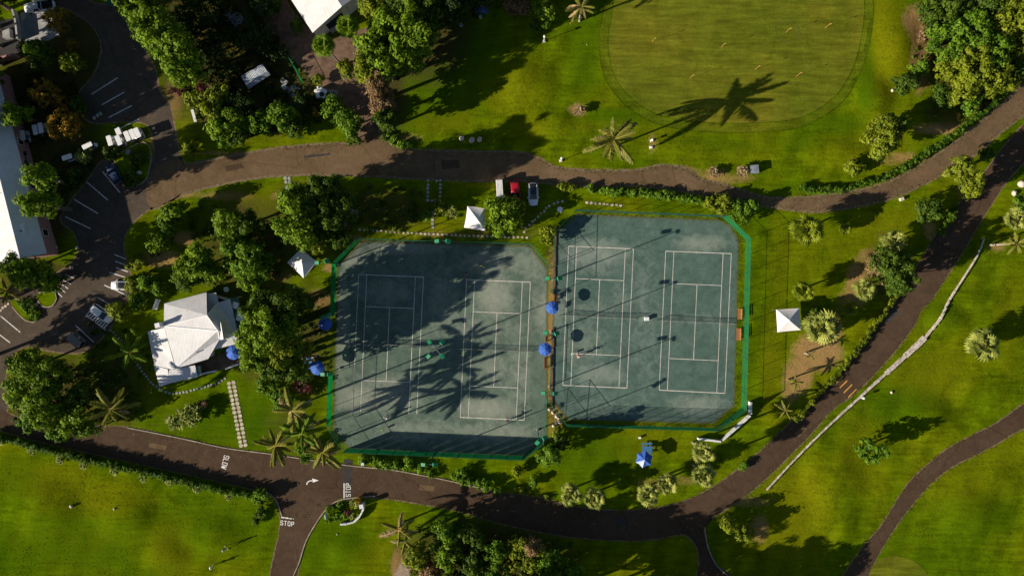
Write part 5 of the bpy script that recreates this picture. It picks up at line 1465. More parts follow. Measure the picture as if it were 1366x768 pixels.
def racket(t, wr, label, up=.1):
    w_ = t.matrix_basis @ wr[1]; r = thing('tennis_racket', label, 'racket', w_, t.rotation_euler.z, 'tennis rackets held by players')
    MB().tube([(-.05, 0, 0), (.30, 0, up)], .016, 6).build('handle', M['black'], r)
    n = 16; pts = [(.47 + .16 * math.cos(2 * math.pi * i / n), .125 * math.sin(2 * math.pi * i / n), up * 1.5) for i in range(n + 1)]
    MB().tube(pts, .012, 5).build('frame', M['cloth_red'], r)
    MB().add([(*q[:2], q[2]) for q in pts[:-1]], [tuple(range(n))]).build('strings', M['net_black'], r)
for (px, py, f, pose, lab, sh, so, rl) in (
    (622.5, 363.5, (.1, 1), 'ready', 'player in dark clothes behind the upper baseline of the second court', 'cloth_navy', 'cloth_black', 'racket held by the dark clothed player at the upper baseline'),
    (644.5, 354.5, (-.1, 1), 'swing', 'player in a lime green shirt near the upper fence', 'cloth_green', 'cloth_black', 'racket held by the lime green player'),
    (676.5, 560.5, (0, -1), 'ready', 'player in black on the lower baseline of the second court', 'cloth_black', 'cloth_navy', 'racket held by the player in black'),
    (770.5, 474.5, (.3, -1), 'swing', 'player in red and white by the service line of the third court', 'cloth_red', 'cloth_white', 'racket held by the player in red'),
    (515.5, 556, (.2, -1), 'ready', 'player all in white at the foot of the darkest court', 'cloth_white', 'cloth_white', 'racket held by the player in white')):
    t, w_ = person(px, py, f, pose, lab, sh, so); racket(t, w_, rl)
def club(t, wr, label):
    w_ = t.matrix_basis @ wr[0]; r = thing('golf_club', label, 'golf club', w_, t.rotation_euler.z)
    MB().tube([(-.02, 0, .1), (.22, 0, -.78)], .012, 6).build('shaft', M['steel'], r); MB().box((.26, 0, -.8), (.1, .05, .05)).build('head', M['black'], r)
t, w_ = person(303, 728.5, (.3, 1), 'walk', 'golfer in a sky blue shirt on the lower left lawn', 'cloth_blue', 'cloth_navy', 'golfers', 'cloth_white', 0)
t, w_ = person(283, 754, (1, -.2), 'putt', 'golfer in pale green bending over a putt at the lower edge', 'cloth_white', 'cloth_green', 'golfers', 'cloth_white', 0); club(t, w_, 'putter held by the bending golfer')
# ball hoppers
def hopper(px, py, label, mat, ball='ball_yellow'):
    t = thing('ball_basket', label, 'basket', (*W(px, py), .016), .4, 'ball baskets')
    MB().box((0, 0, .62), (.36, .3, .3), taper=1.1).build('basket', M[mat], t)
    for sx in (-1, 1):
        for sy in (-1, 1): MB().tube([(sx * .2, sy * .17, 0), (sx * .15, sy * .12, .5)], .014, 5).build('leg', M['steel'], t)
    mb = MB()
    for k in range(14): mb.ball((rnd.uniform(-.14, .14), rnd.uniform(-.12, .12), .78 + rnd.uniform(-.02, .03)), .034, 6, 4)
    o = mb.build('tennis_balls', M[ball], t); o['kind'] = 'stuff'
hopper(763, 471.5, 'white ball basket beside the player in red and white', 'white')
hopper(462.5, 473, 'green ball basket in the shade left of the darkest court', 'green_paint')
hopper(510.5, 572, 'green ball basket below the player in white', 'green_paint')
# ------------------------------------------------------------------ vegetation
def unit(a): return a / np.maximum(1e-6, np.linalg.norm(a, axis=-1, keepdims=True))

def leaf_cloud(lobes, n_clump, clump_r, leaf, n_leaf, rng, low=-0.6, shell=.72):
    """leaf quads gathered in clumps on and inside a set of lobes (x, y, z, r, rz)"""
    L = np.array(lobes, dtype=float)
    w = L[:, 3] ** 2; w /= w.sum()
    idx = rng.choice(len(L), n_clump, p=w)
    d = unit(rng.normal(size=(n_clump, 3)))
    d[:, 2] = np.where(d[:, 2] < low, -d[:, 2] * .5, d[:, 2])
    d = unit(d)
    f = shell + (1.02 - shell) * rng.random(n_clump) ** .6
    C = L[idx, :3] + d * np.stack([L[idx, 3], L[idx, 3], L[idx, 4]], -1) * f[:, None]
    ct = .5 + .20 * rng.normal(size=n_clump)
    cr = clump_r * (.65 + .7 * rng.random(n_clump))
    n = n_clump * n_leaf
    ci = np.repeat(np.arange(n_clump), n_leaf)
    o = unit(rng.normal(size=(n, 3))) * (rng.random((n, 1)) ** .45)
    o[:, 2] *= .75
    P = C[ci] + o * cr[ci][:, None]
    nr = unit(d[ci] * .40 + o * 1.1 + np.array([-.12, 0, .35]) + rng.normal(size=(n, 3)) * .27)
    t = unit(np.cross(nr, rng.normal(size=(n, 3))))
    b = np.cross(nr, t)
    sz = leaf * (.7 + .6 * rng.random((n, 1)))
    V = np.stack([P - t * sz * .5, P + b * sz * .30 + nr * sz * .07, P + t * sz * .5, P - b * sz * .30 + nr * sz * .07], 1)
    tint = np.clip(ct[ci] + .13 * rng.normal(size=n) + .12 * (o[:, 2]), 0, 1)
    return V.reshape(-1, 3), np.repeat(tint, 4)

def rosettes(cents, dirs, rng, L=.85, wd=.12, n=16):
    """rosettes of strap leaves that arch outwards; four verts a segment"""
    V, T = [], []
    for c, d in zip(cents, dirs):
        base_t = np.clip(.5 + .2 * rng.normal(), 0, 1)
        for k in range(n):
            a = 2 * math.pi * (k / n * 2.4 + rng.random() * .2)
            el = rng.uniform(.05, 1.15)
            h = np.array([math.cos(a), math.sin(a), 0])
            u = unit(h * math.cos(el) + np.array([0, 0, math.sin(el)]) + d * .35)
            s = np.array([-math.sin(a), math.cos(a), 0]) * wd / 2 * rng.uniform(.8, 1.2)
            l = L * rng.uniform(.7, 1.15)
            p0 = c; p1 = c + u * l * .55; p2 = c + u * l * .9 + np.array([0, 0, -.22 * l]) + h * .1 * l
            V += [p0 - s * .6, p0 + s * .6, p1 + s, p1 - s, p1 - s, p1 + s, p2 + s * .15, p2 - s * .15]
            tt = np.clip(base_t + .15 * rng.normal(), 0, 1)
            T += [tt] * 8
    return np.array(V), np.array(T)

STY = {  # material, clump radius, leaf, leaves per clump, clumps per m2 of crown
    'g': ('L_g', .80, .52, 34, 1.15), 'f': ('L_f', .60, .42, 30, 1.6), 'd': ('L_d', .64, .44, 30, 1.4), 'y': ('L_y', .66, .46, 30, 1.35), 'o': ('L_o', .48, .32, 24, 2.1),
    'm': ('L_m', .45, .30, 24, 2.1), 'b': ('L_b', .60, .38, 28, 2.2), 'h': ('L_h', .42, .24, 26, 2.6), 'v': ('L_y', .40, .26, 26, 2.6), 't': ('L_t', .35, .32, 26, 3.0), 'u': ('L_u', .7, .40, 22, 1.2)}
seed_ = [0]
def trunk_mesh(h, zc, R, rng, r0=None, limbs=5, name='trunk'):
    mb = MB(); r0 = r0 or max(.06, .028 * h)
    top = zc + R * .15
    mid = (rng.uniform(-.2, .2), rng.uniform(-.2, .2), top * .5)
    mb.tube([(0, 0, -.1), mid, (rng.uniform(-.2, .2), rng.uniform(-.2, .2), top)], [r0 * 1.3, r0, r0 * .45], 7)
    for k in range(limbs):
        a = 2 * math.pi * k / limbs + rng.uniform(-.4, .4); z0 = top * rng.uniform(.4, .75)
        e = (math.cos(a) * R * .6, math.sin(a) * R * .6, min(h * .93, z0 + R * rng.uniform(.3, .8)))
        m_ = (e[0] * .45, e[1] * .45, z0 + (e[2] - z0) * .35)
        mb.tube([(mid[0] * .8, mid[1] * .8, z0), m_, e], [r0 * .6, r0 * .42, r0 * .15], 5)
    return mb
def tree(px, py, rpx, h, style, label, ratio=1.0, ang=0.0, group=None, name=None, cat=None, squat=.62, dens=1.0):
    seed_[0] += 1
    rng = np.random.default_rng(100 + seed_[0])
    mat, cr, leaf, nl, dn = STY[style]
    rz_ = h * .48 if h < 8 else h * .40
    zc = h - rz_
    R = rpx * S * (H - zc) / H
    x, y = W(px, py, zc)
    shrub = h < 3.2
    name = name or ('shrub' if shrub else 'broadleaf_tree'); cat = cat or ('shrub' if shrub else 'tree')
    t = thing(name, label, cat, (x, y, gz(x, y)), 0, group)
    ca, sa = math.cos(ang), math.sin(ang)
    lobes = [(0, 0, zc, R * .60, rz_ * .85)]
    nlob = 3 + int(R * 1.7)
    for k in range(nlob):
        a = 2 * math.pi * k / nlob + rng.uniform(-.5, .5); q = R * rng.uniform(.45, .74); rl = R * rng.uniform(.24, .42)
        ex, ey = math.cos(a) * q, math.sin(a) * q * ratio
        lobes.append((ex * ca - ey * sa, ex * sa + ey * ca, zc + rng.uniform(-.35, .25) * rz_, rl, max(rl * .9, rz_ * rng.uniform(.5, .72))))
    lobes[0] = (0, 0, zc, R * .60 * (.5 + .5 * ratio), rz_ * .85)
    if h > 8:
        for k in range(4):
            a = 1.57 * k + rng.uniform(-.6, .6); q = R * rng.uniform(.2, .65)
            lobes.append((math.cos(a) * q, math.sin(a) * q, zc + rz_ * rng.uniform(.65, 1.1), R * rng.uniform(.16, .28), R * rng.uniform(.18, .34)))
    area = math.pi * R * R * ratio
    n_cl = max(10, int((area + 1.6 * R * rz_) * dn * dens * (1.9 if h > 8 else 1.4) + 8))
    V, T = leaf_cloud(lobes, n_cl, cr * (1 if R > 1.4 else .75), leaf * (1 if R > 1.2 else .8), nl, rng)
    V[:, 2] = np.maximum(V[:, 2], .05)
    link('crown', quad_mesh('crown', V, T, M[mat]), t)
    rr = random.Random(seed_[0])
    trunk_mesh(h, zc, R, rr, limbs=5 if not shrub else 3).build('trunk' if not shrub else 'stem', M['bark'], t)
    return t
def strap_shrub(px, py, rpx, h, label, group=None, name='screw_pine', cat='shrub', L=.95, k=1.0, mat='L_p'):
    seed_[0] += 1
    rng = np.random.default_rng(300 + seed_[0])
    zc = h * .6; R = rpx * S * (H - zc) / H
    x, y = W(px, py, zc)
    t = thing(name, label, cat, (x, y, gz(x, y)), 0, group)
    n = max(8, int(R * R * 6.5 * k))
    d = unit(rng.normal(size=(n, 3)) * np.array([1, 1, .7]) + np.array([0, 0, .25])); d[:, 2] = np.abs(d[:, 2]) * .9 - .1
    C = d * np.stack([np.full(n, max(.1, R - L * .55)), np.full(n, max(.1, R - L * .55)), np.full(n, h * .42)], -1) * (.55 + .45 * rng.random((n, 1))) + np.array([0, 0, zc - .2])
    V, T = rosettes(C, d, rng, L * 1.1, .25, 15)
    V[:, 2] = np.maximum(V[:, 2], .04)
    link('crown', quad_mesh('crown', V, T, M[mat]), t)
    mb = MB(); mb.tube([(0, 0, -.1), (.05, 0, zc * .5)], [.14, .1], 6)
    for c in C[:14]: mb.tube([(.05, 0, zc * .4), tuple(c * .6 + np.array([0, 0, zc * .2])), tuple(c)], [.08, .06, .045], 5)
    mb.build('trunk', M['bark_pale'], t)
    return t

# palms ----------------------------------------------------------------
def frond_mesh(L, droop, seed, mat, ll=.92, np_=32, wide=.17):
    rng = np.random.default_rng(seed)
    V, T = [], []
    def pos(s): return np.array([L * s * (1 - .12 * droop * s), .06 * math.sin(3 * s) * L * .1, L * (.10 * s - droop * .55 * s * s)])
    for i in range(np_):          # rib
        a, b = pos(i / np_), pos((i + 1) / np_); w0 = .05 * (1 - i / np_) + .012
        y = np.array([0, 1, 0])
        V += [a - y * w0, a + y * w0, b + y * w0 * .9, b - y * w0 * .9]; T += [.85] * 4
    for i in range(np_ + 6):
        s = .10 + .88 * i / (np_ + 5); p = pos(s); q = pos(min(1, s + .02)); ax = unit(q - p)
        l = ll * (math.sin(math.pi * min(1, s * .85 + .12)) ** .6 + .12) * rng.uniform(.85, 1.1)
        for sd in (-1, 1):
            dirv = unit(ax * .55 + np.array([0, sd, 0]) * .62 + np.array([0, 0, -.85 + .25 * rng.normal()]))
            wv = ax * wide / 2
            e = p + dirv * l; m = p + dirv * l * .5 + np.array([0, 0, .05 * l])
            V += [p - wv * .5, p + wv * .5, m + wv, m - wv, m - wv, m + wv, e + wv * .2, e - wv * .2]
            T += [np.clip(.5 + .18 * rng.normal(), 0, 1)] * 8
    return quad_mesh('frond', np.array(V), np.array(T), mat)
FROND = {k: [frond_mesh(4.0, dr, 40 + i, M[m]) for i, dr in enumerate((.25, .5, .75, 1.0, 1.25))] for k, m in (('k', 'L_k'), ('g', 'L_g'), ('t', 'L_t'))}
def fan_mesh(seed, mat):
    rng = np.random.default_rng(seed); V, T = [], []
    for s in range(6):
        V += [np.array([s / 6 * .9, -.03, .05 * s / 6]), np.array([s / 6 * .9, .03, .05 * s / 6]), np.array([(s + 1) / 6 * .9, .03, .05 * (s + 1) / 6]), np.array([(s + 1) / 6 * .9, -.03, .05 * (s + 1) / 6])]; T += [.7] * 4
    c = np.array([.9, 0, .05])
    for i in range(15):
        a = math.radians(-150 + 300 * i / 14); d = np.array([math.cos(a), math.sin(a), 0]); s_ = np.array([-d[1], d[0], 0]) * .085
        l = .72 * rng.uniform(.88, 1.1)
        m = c + d * l * .6 + np.array([0, 0, .04]); e = c + d * l + np.array([0, 0, -.16])
        V += [c - s_ * .2, c + s_ * .2, m + s_, m - s_, m - s_, m + s_, e + s_ * .15, e - s_ * .15]
        T += [np.clip(.5 + .18 * rng.normal(), 0, 1)] * 8
    return quad_mesh('fan_leaf', np.array(V), np.array(T), mat)
FAN = [fan_mesh(60 + i, M['L_g']) for i in range(3)]
def palm(px, py, h, rpx, label, n=16, kind='k', base=None, group=None, dead=0, pitch=(-.55, .95), dirs=None, nuts=True):
    """crown of fronds seen at (px, py), h metres up; the foot stands straight below or at base (px)"""
    seed_[0] += 1
    r = random.Random(seed_[0] * 3)
    cx, cy = W(px, py, h)
    bx, by = W(*base) if base else (cx + r.uniform(-.3, .3), cy + r.uniform(-.3, .3))
    t = thing('palm_tree', label, 'palm tree', (bx, by, gz(bx, by)), 0, group)
    top = Vector((cx - bx, cy - by, h))
    m1 = Vector((top.x * .25 + r.uniform(-.15, .15), top.y * .25, h * .4)); m2 = Vector((top.x * .62, top.y * .62, h * .75))
    MB().tube([(0, 0, -.1), (0, 0, .4), m1, m2, top], [.26, .19, .15, .13, .12], 8).build('trunk', M['bark_pale'], t)
    sc = rpx * S * (H - h) / H / 3.75
    for i in range(n):
        a = 2 * math.pi * (i * .382) + r.uniform(-.25, .25)
        if dirs: a = dirs[i % len(dirs)]
        u = i / max(1, n - 1)
        pt = pitch[1] + (pitch[0] - pitch[1]) * u + r.uniform(-.25, .25)
        kd = 't' if i >= n - dead else kind
        me = FROND[kd][max(0, min(4, int(u * 4.99) + r.choice((-1, 0, 0, 1))))]
        s = sc * r.uniform(.70, 1.15) * (1.0 if pt < .7 else .9)
        link('frond', me, t, tuple(top), (r.uniform(-.5, .5), -pt, a + r.uniform(-.2, .2)), (s, s * r.uniform(.75, 1.1), s))
    if nuts:
        mb = MB()
        for k in range(6): a = k * 1.05; mb.ball((top.x + .28 * math.cos(a), top.y + .28 * math.sin(a), h - .28), .13, 7, 5)
        mb.build('coconuts', M['L_t'] if False else M['flag' if dead else 'bark_pale'], t)
    return t
def fan_palm(px, py, h, base, label, rpx=16, n=24):
    seed_[0] += 1; r = random.Random(seed_[0])
    cx, cy = W(px, py, h); bx, by = W(*base)
    t = thing('fan_palm', label, 'palm tree', (bx, by, 0), 0, 'fan palms by the store')
    top = Vector((cx - bx, cy - by, h))
    MB().tube([(0, 0, -.1), top * .35, top * .7, top], [.2, .14, .12, .11], 7).build('trunk', M['bark_pale'], t)
    sc = rpx * S * (H - h) / H / 1.55
    for i in range(n):
        a = i * 2.4; u = i / n
        link('fan_leaf', FAN[i % 3], t, tuple(top), (0, -(1.3 - 1.75 * u), a), (sc, sc, sc))

FANV = []
for k in range(3):
    me = FAN[k]; n = len(me.vertices)
    co = np.zeros(n * 3, np.float32); me.vertices.foreach_get('co', co)
    tt = np.zeros(n, np.float32); me.attributes['tint'].data.foreach_get('value', tt)
    FANV.append((co.reshape(-1, 3), tt))
def palmetto(px, py, rpx, h, label, group=None, mat='L_p', n=38):
    """a stout palm whose ball of stiff fan leaves hides its trunk"""
    seed_[0] += 1
    rng = np.random.default_rng(900 + seed_[0])
    R = rpx * S * 1.08; zc = max(.7, h - R * .72)
    x, y = W(px, py, zc); R *= (H - zc) / H
    t = thing('palmetto', label, 'palm tree', (x, y, gz(x, y)), 0, group)
    V, T = [], []
    for i in range(n):
        az = 2.39996 * i + rng.uniform(-.25, .25); u = i / (n - 1)
        el = 1.25 - 2.0 * u ** 1.1 + rng.uniform(-.15, .15)
        co, tt = FANV[i % 3]
        sc = R / 1.55 * rng.uniform(.72, 1.1) * (.62 + .38 * min(1, u * 2.2))
        q = co * sc
        q = q * np.array([1, 1, 1]); fold = np.abs(q[:, 1]); q[:, 2] -= fold * rng.uniform(.15, .55)
        ro = rng.uniform(-.5, .5); cr_, sr_ = math.cos(ro), math.sin(ro)
        q = np.stack([q[:, 0], q[:, 1] * cr_ - q[:, 2] * sr_, q[:, 1] * sr_ + q[:, 2] * cr_], 1)
        ce, se = math.cos(el), math.sin(el)
        q = np.stack([q[:, 0] * ce - q[:, 2] * se, q[:, 1], q[:, 0] * se + q[:, 2] * ce], 1)
        ca, sa = math.cos(az), math.sin(az)
        q = np.stack([q[:, 0] * ca - q[:, 1] * sa, q[:, 0] * sa + q[:, 1] * ca, q[:, 2] + zc], 1)
        V.append(q); T.append(np.clip(tt + rng.normal() * .16 + (.15 if u < .5 else -.05), 0, 1))
    V = np.concatenate(V); V[:, 2] = np.maximum(V[:, 2], .04)
    link('crown', quad_mesh('crown', V, np.concatenate(T), M[mat]), t)
    MB().tube([(0, 0, -.1), (.03, 0, zc * .5), (0, 0, zc + .1)], [.2, .17, .2], 8).build('trunk', M['bark_pale'], t)
    return t

# hedges ---------------------------------------------------------------
def hedge(pl, wpx, h, label, style='h', name='hedge', gappy=0.0, dens=1.0, h2=None):
    seed_[0] += 1; rng = np.random.default_rng(700 + seed_[0])
    pts = catmull(pl, False, 5)
    lobes = []
    bx, by = W(*pts[0])
    for p in pts:
        if rng.random() < gappy: continue
        x, y = W(*p); hh = h * rng.uniform(.8, 1.15); w = wpx * S / 2 * rng.uniform(.8, 1.15)
        lobes.append((x - bx + rng.normal() * .1, y - by + rng.normal() * .1, hh * .5, w, hh * .5))
    mat, cr, leaf, nl, dn = STY[style]
    area = len(lobes) * 5 * S * wpx * S
    V, T = leaf_cloud(lobes, int(area * dn * 2.6 * dens * (1 + h * .6)), cr * .7, leaf * .85, nl, rng, low=-.5, shell=.6)
    V[:, 2] = np.maximum(V[:, 2], .03)
    t = thing(name, label, name.replace('_', ' ').split(' ')[-1], (bx, by, 0))
    link('foliage', quad_mesh('foliage', V, T, M[mat]), t)
    if h > 1.0 and not gappy:
        tw = ribbon('twigs', pl, wpx * .42, 0, h * .72, M[mat], None, step=4, jit=.12); tw.parent = t; tw.location = (-bx, -by, 0)
    mb = MB()
    for lb in lobes[::2]: mb.tube([(lb[0], lb[1], 0), (lb[0] + rng.normal() * .1, lb[1], lb[2] * 1.3)], [.05, .02], 5)
    mb.build('stems', M['bark'], t)
    return t

# --- top left
G = 'bright green trees beside the car park'
tree(189, 8, 26, 10, 'g', 'bright green tree at the top edge right of the car park', .9)
tree(205, 40, 28, 10.5, 'g', 'bright green tree second down the row right of the car park')
tree(241, 84, 34, 10.5, 'g', 'large bright green tree overhanging the car park entrance')
tree(228, 56, 26, 10.5, 'g', 'smaller bright crown wedged between two large trees by the car park')
tree(76, 27, 16, 7, 'o', 'golden bush beside the pale concrete pad')
tree(97, 60, 8, 3, 'o', 'small golden bush above a bright green bush in the car park corner')
tree(97, 84, 15, 6, 'y', 'yellow green bush at the dark bend of the car park')
tree(50, 72, 22, 8, 'd', 'dark bush with one bright sprig below the concrete pad')
tree(54, 74, 7, 8.6, 'g', 'bright sprig poking out of a dark bush at the top left')
tree(23, 153, 17, 8.5, 'g', 'bright green tree against the eave of the pink building')
tree(87, 166, 23, 7.5, 'o', 'large golden tree in the middle of the dark beds')
tree(64, 128, 18, 7, 'o', 'dim golden bush above the large golden tree')
tree(104, 140, 14, 3.2, 'd', 'dark bush at the edge of the car park bays')
tree(62, 238, 18, 11, 'g', 'upper bright lumpy tree along the pink building')
tree(60, 273, 21, 11.5, 'g', 'lower bright lumpy tree along the pink building')
tree(47, 366, 26, 11, 'g', 'dense tree below the end of the pink building', .8)
tree(70, 378, 14, 6, 'd', 'darker bush right of the dense tree under the pink building')
tree(20, 356, 18, 8, 'd', 'dark bush under the gable of the pink building')
strap_shrub(112, 207, 12, 2.0, 'pale rosette bush in the dark car park bed', L=.7)
tree(98, 238, 15, 2.6, 'd', 'dim round bush beside the car park bays')
tree(150, 203, 11, 1.8, 'd', 'low bush below the golf cart row')
tree(184, 212, 13, 1.8, 'd', 'low dark bush in the bed near the junction')
tree(176, 238, 12, 1.6, 'd', 'low dark bush beside the dark blue car')
palm(9, 388, 4.5, 24, 'small palm with pale fronds at the left edge', 11, 'k', None, None, 3)
hedge([(30, 403), (40, 410), (47, 424)], 15, .5, 'low bright planting on the rounded car park island', 'f', 'ground_planting')
# --- the dark wood at the top
for i, (px, py, r, h, st, lab) in enumerate((
    (268, 20, 26, 6, 'u', 'dark tree in the wood, closest to the top bright crown'), (290, 60, 24, 5, 'u', 'dark tree deep in the wood left of the zinc shed'), (345, 50, 26, 5, 'u', 'dark tree behind the zinc shed'), (318, 140, 24, 4, 'u', 'dark bush below the zinc shed'),
    (370, 70, 16, 3.5, 'u', 'dark bush between the shed and the lane'), (255, 48, 18, 6, 'u', 'dark crown hugging the bright row of trees'), (345, 12, 20, 5, 'u', 'dark tree beside the lane at the top edge'), (366, 6, 12, 2.6, 'd', 'green bush against the store wall'), (395, 36, 10, 3, 'd', 'small green bush at the store corner'),
    (300, 95, 18, 4, 'u', 'dark bush left of the zinc shed wall'), (405, 140, 18, 4, 'u', 'dark bush below the pale rubble'))):
    tree(px, py, r, h, st, lab)
tree(262, 132, 14, 4, 'y', 'yellow green feathery bush at the corner of the grass strip')
tree(276, 117, 13, 4.5, 'm', 'maroon bush among yellow green bushes')
tree(289, 128, 20, 5, 'y', 'yellow green tree above the maroon bush')
tree(303, 165, 26, 6, 'g', 'large green tree at the left end of the grass strip')
tree(286, 150, 18, 5.5, 'y', 'yellowish crown between the maroon bush and the large green tree')
tree(318, 182, 15, 4.5, 'd', 'dark green bush at the lower end of the large green tree')
tree(238, 124, 9, 2.4, 'm', 'low maroon shrub by the car park entrance', .6)
tree(253, 198, 11, 3, 'y', 'round yellow green bush where the road meets the car park')
tree(345, 163, 17, 4.5, 'f', 'small leaved green bush above the grass strip')
tree(378, 155, 23, 5.5, 'f', 'fresh green tree in the middle of the grass strip row')
tree(395, 172, 14, 4, 'd', 'dark bush right of the fresh green tree')
tree(447, 148, 19, 4.5, 'f', 'fresh green tree beside the white tub')
tree(465, 165, 20, 5, 'f', 'pale flowering bush at the road junction')
tree(470, 183, 11, 3, 'd', 'dark bush at the lip of the junction')
tree(420, 150, 8, 2.5, 'o', 'tiny golden bush left of the fresh green tree')
tree(425, 105, 7, 2.2, 'y', 'small yellow green bush at the end of the green mesh')
# --- top middle wood
fan_palm(432, 61, 9, (457, 88), 'fan palm in front of the store doorway, left one of two')
fan_palm(464, 36, 9, (487, 60), 'fan palm right of the store doorway, right one of two')
tree(461, 92, 15, 4, 'y', 'bright low bush on the brown yard', .6, -.9)
for px, py, r, h, st, lab in ((500, 12, 18, 9, 'y', 'bright crown at the top edge right of the store'), (520, 40, 22, 10, 'g', 'green crown above the brown yard'), (553, 55, 26, 11, 'g', 'open crowned tree at the wood edge over the deep shade'), (500, 68, 20, 10, 'g', 'green crown bordering the yard'), (535, 12, 16, 9, 'd', 'dark crown by the teal tarp'), (566, 20, 22, 10, 'd', 'dark crown at the top edge'), (495, 95, 20, 9.5, 'y', 'yellowish crown above the lane'), (515, 88, 18, 10, 'g', 'green crown over the right side of the lane'),
                              (507, 118, 14, 8.5, 'b', 'half dead brown crown above the lane'), (510, 142, 13, 8, 'b', 'brown withered crown lowest above the lane'), (515, 160, 14, 6.5, 'd', 'dark crown standing at the corner of lane and lawn'), (540, 78, 18, 10.5, 'g', 'green crown facing the golf lawn'), (548, 28, 16, 10.5, 'g', 'bright crown right of the teal tarp'), (600, 4, 24, 9, 'u', 'dark crown at the top edge in deep shade'), (640, -8, 20, 7, 'u', 'dark crown beyond the top edge by the blue tarp')):
    tree(px, py, r * 1.2, h + 2.0, st, lab, dens=1.3)
tree(690, 6, 19, 3.5, 'b', 'large dry brown bush at the top edge')
tree(729, 16, 16, 6, 'g', 'bright green tree at the top edge right of the brown bush')
tree(713, 34, 8, 2.5, 'f', 'small green bush at the foot of the bright top tree')
palm(776, 9, 6, 24, 'yellowing palm at the top edge', 13, 'k', None, None, 4)
hedge([(515, 182), (530, 191), (545, 195)], 12, .8, 'low bright planting at the corner above the road', 'f', 'ground_planting')
# --- golf lawn
palm(818, 186, 8.8, 37, 'lone tall palm on the golf lawn with a long shadow', 20, 'k', None, None, 3, (-.75, 1.0))
strap_shrub(772, 147, 8, 1.5, 'round dry straw tuft on the golf lawn left of the green', name='straw_tuft', cat='grass tuft', L=.6, mat='L_t', k=2.2)
strap_shrub(953, 230, 8, 1.3, 'round dry straw tuft by the road, left of a pair', name='straw_tuft', cat='grass tuft', L=.6, mat='L_t', k=2.2)
strap_shrub(991, 229, 9, 1.4, 'round dry straw tuft beside the blue grey box', name='straw_tuft', cat='grass tuft', L=.6, mat='L_t', k=2.2)
# --- top right wood
for px, py, r, h, st, lab in ((1240, 18, 20, 6, 'd', 'dark green crown at the left end of the top right wood'), (1268, 10, 26, 7.5, 'd', 'dark crown at the top edge of the right wood'), (1262, 55, 28, 7, 'f', 'deep green crown on the left flank of the right wood'), (1300, 42, 28, 8, 'f', 'deep green crown in the middle of the right wood'), (1346, 22, 28, 8.5, 'y', 'yellow green crown at the top right corner'), (1358, 60, 18, 7, 'y', 'yellow green crown at the right edge'), (1268, 92, 22, 5.5, 'y', 'pale yellow flowering crown on the sunlit flank of the wood'),
                              (1300, 92, 30, 8, 'y', 'big yellow green crown above the hedge'), (1325, 108, 24, 7, 'y', 'yellow green crown leaning over the upper road'), (1283, 122, 22, 6, 'y', 'yellow green crown lowest in the right wood'), (1255, 132, 17, 4, 'd', 'dark bush below the pale flowering crown'), (1295, 138, 16, 4, 'f', 'green bush behind the hedge near the big crowns'), (1208, 112, 16, 4.5, 'd', 'small dark tree at the lawn edge of the wood'), (1226, 92, 12, 3.5, 'f', 'fresh green bush on the sandy bank'), (1232, 45, 11, 2.6, 'b', 'dry brown bush on the sandy bank'), (1316, 8, 22, 8, 'd', 'dark crown between two sunlit ones at the top right'), (1362, 96, 14, 6, 'd', 'dark crown over the road at the right edge'), (1328, 66, 24, 8, 'f', 'green crown in the heart of the right wood')):
    tree(px, py, r, h, st, lab)
tree(1178, 183, 31, 8, 'y', 'broad yellow green tree standing on the lawn above the hedge')
tree(1194, 168, 18, 7, 'd', 'dark crown touching the broad tree above the hedge')
tree(1140, 222, 14, 2.2, 'y', 'low pale bush at the left of the broad tree')
hedge([(1066, 251), (1085, 254), (1110, 255), (1140, 249), (1170, 240), (1200, 226), (1230, 207), (1262, 186), (1290, 165), (1315, 145), (1328, 130)], 10, 1.3, 'long clipped hedge along the upper right road')
tree(1283, 228, 20, 8, 'y', 'yellow green tree between the two right roads, upper lobe')
tree(1295, 247, 18, 7.5, 'y', 'yellow green tree between the two right roads, lower lobe')
tree(1238, 280, 19, 5.5, 'd', 'dark green bush left of the roadside hedge end')
tree(1316, 205, 10, 2.5, 'd', 'low bush on the strip between the right roads')
hedge([(1272, 278), (1262, 295), (1252, 312)], 10, 1.4, 'short hedge end beside the right road')
palmetto(1356, 292, 15, 3.5, 'pale fan leaved palmetto at the right edge, above the leaning palm')
tree(1360, 272, 10, 3, 'f', 'green bush at the right edge above the pale strap leaves')
palm(1357, 325, 6.3, 17, 'palm with a bare leaning trunk at the right edge', 20, 'k', (1320, 327), None, 2)
palmetto(1192, 322, 15, 5, 'pale fan leaved palmetto at the head of the dark roadside bush')
palmetto(1154, 386, 15, 5, 'pale fan leaved palmetto at the foot of the dark roadside bush')
tree(1188, 358, 26, 8.5, 'd', 'dark olive tree on the bank beside the right road')
tree(1170, 352, 16, 6, 'b', 'brownish bush on the left side of the dark olive tree')
tree(1198, 378, 17, 8.2, 'd', 'dark bush on the road side of the olive tree')
palmetto(1076, 306, 21, 6.5, 'yellow green palmetto above the tent, large dark shadow', mat='L_y')
palmetto(1129, 305, 9, 2.4, 'small yellow green bush standing in a dark tree shadow', mat='L_y')
palmetto(1072, 389, 14, 5, 'yellow green palmetto straight above the right tent', mat='L_y')
palmetto(1095, 437, 24, 6, 'big pale palmetto right of the white tent')
palmetto(1134, 412, 11, 3.0, 'small bush on the bank right of the big palmetto', mat='L_y')
tree(1090, 424, 12, 3, 'd', 'dark bush hidden behind the big pale screw pine')
palm(1081, 474, 2.6, 8, 'lesser palm sprout on the sandy bank', 9, 'k', None, 'young palms on the sandy bank', 0, (-.3, 1.0), None, False)
palm(1062, 510, 2.8, 11, 'young palm on bare sandy ground by the bank', 11, 'k', None, 'young palms on the sandy bank', 0, (-.3, 1.0), None, False)
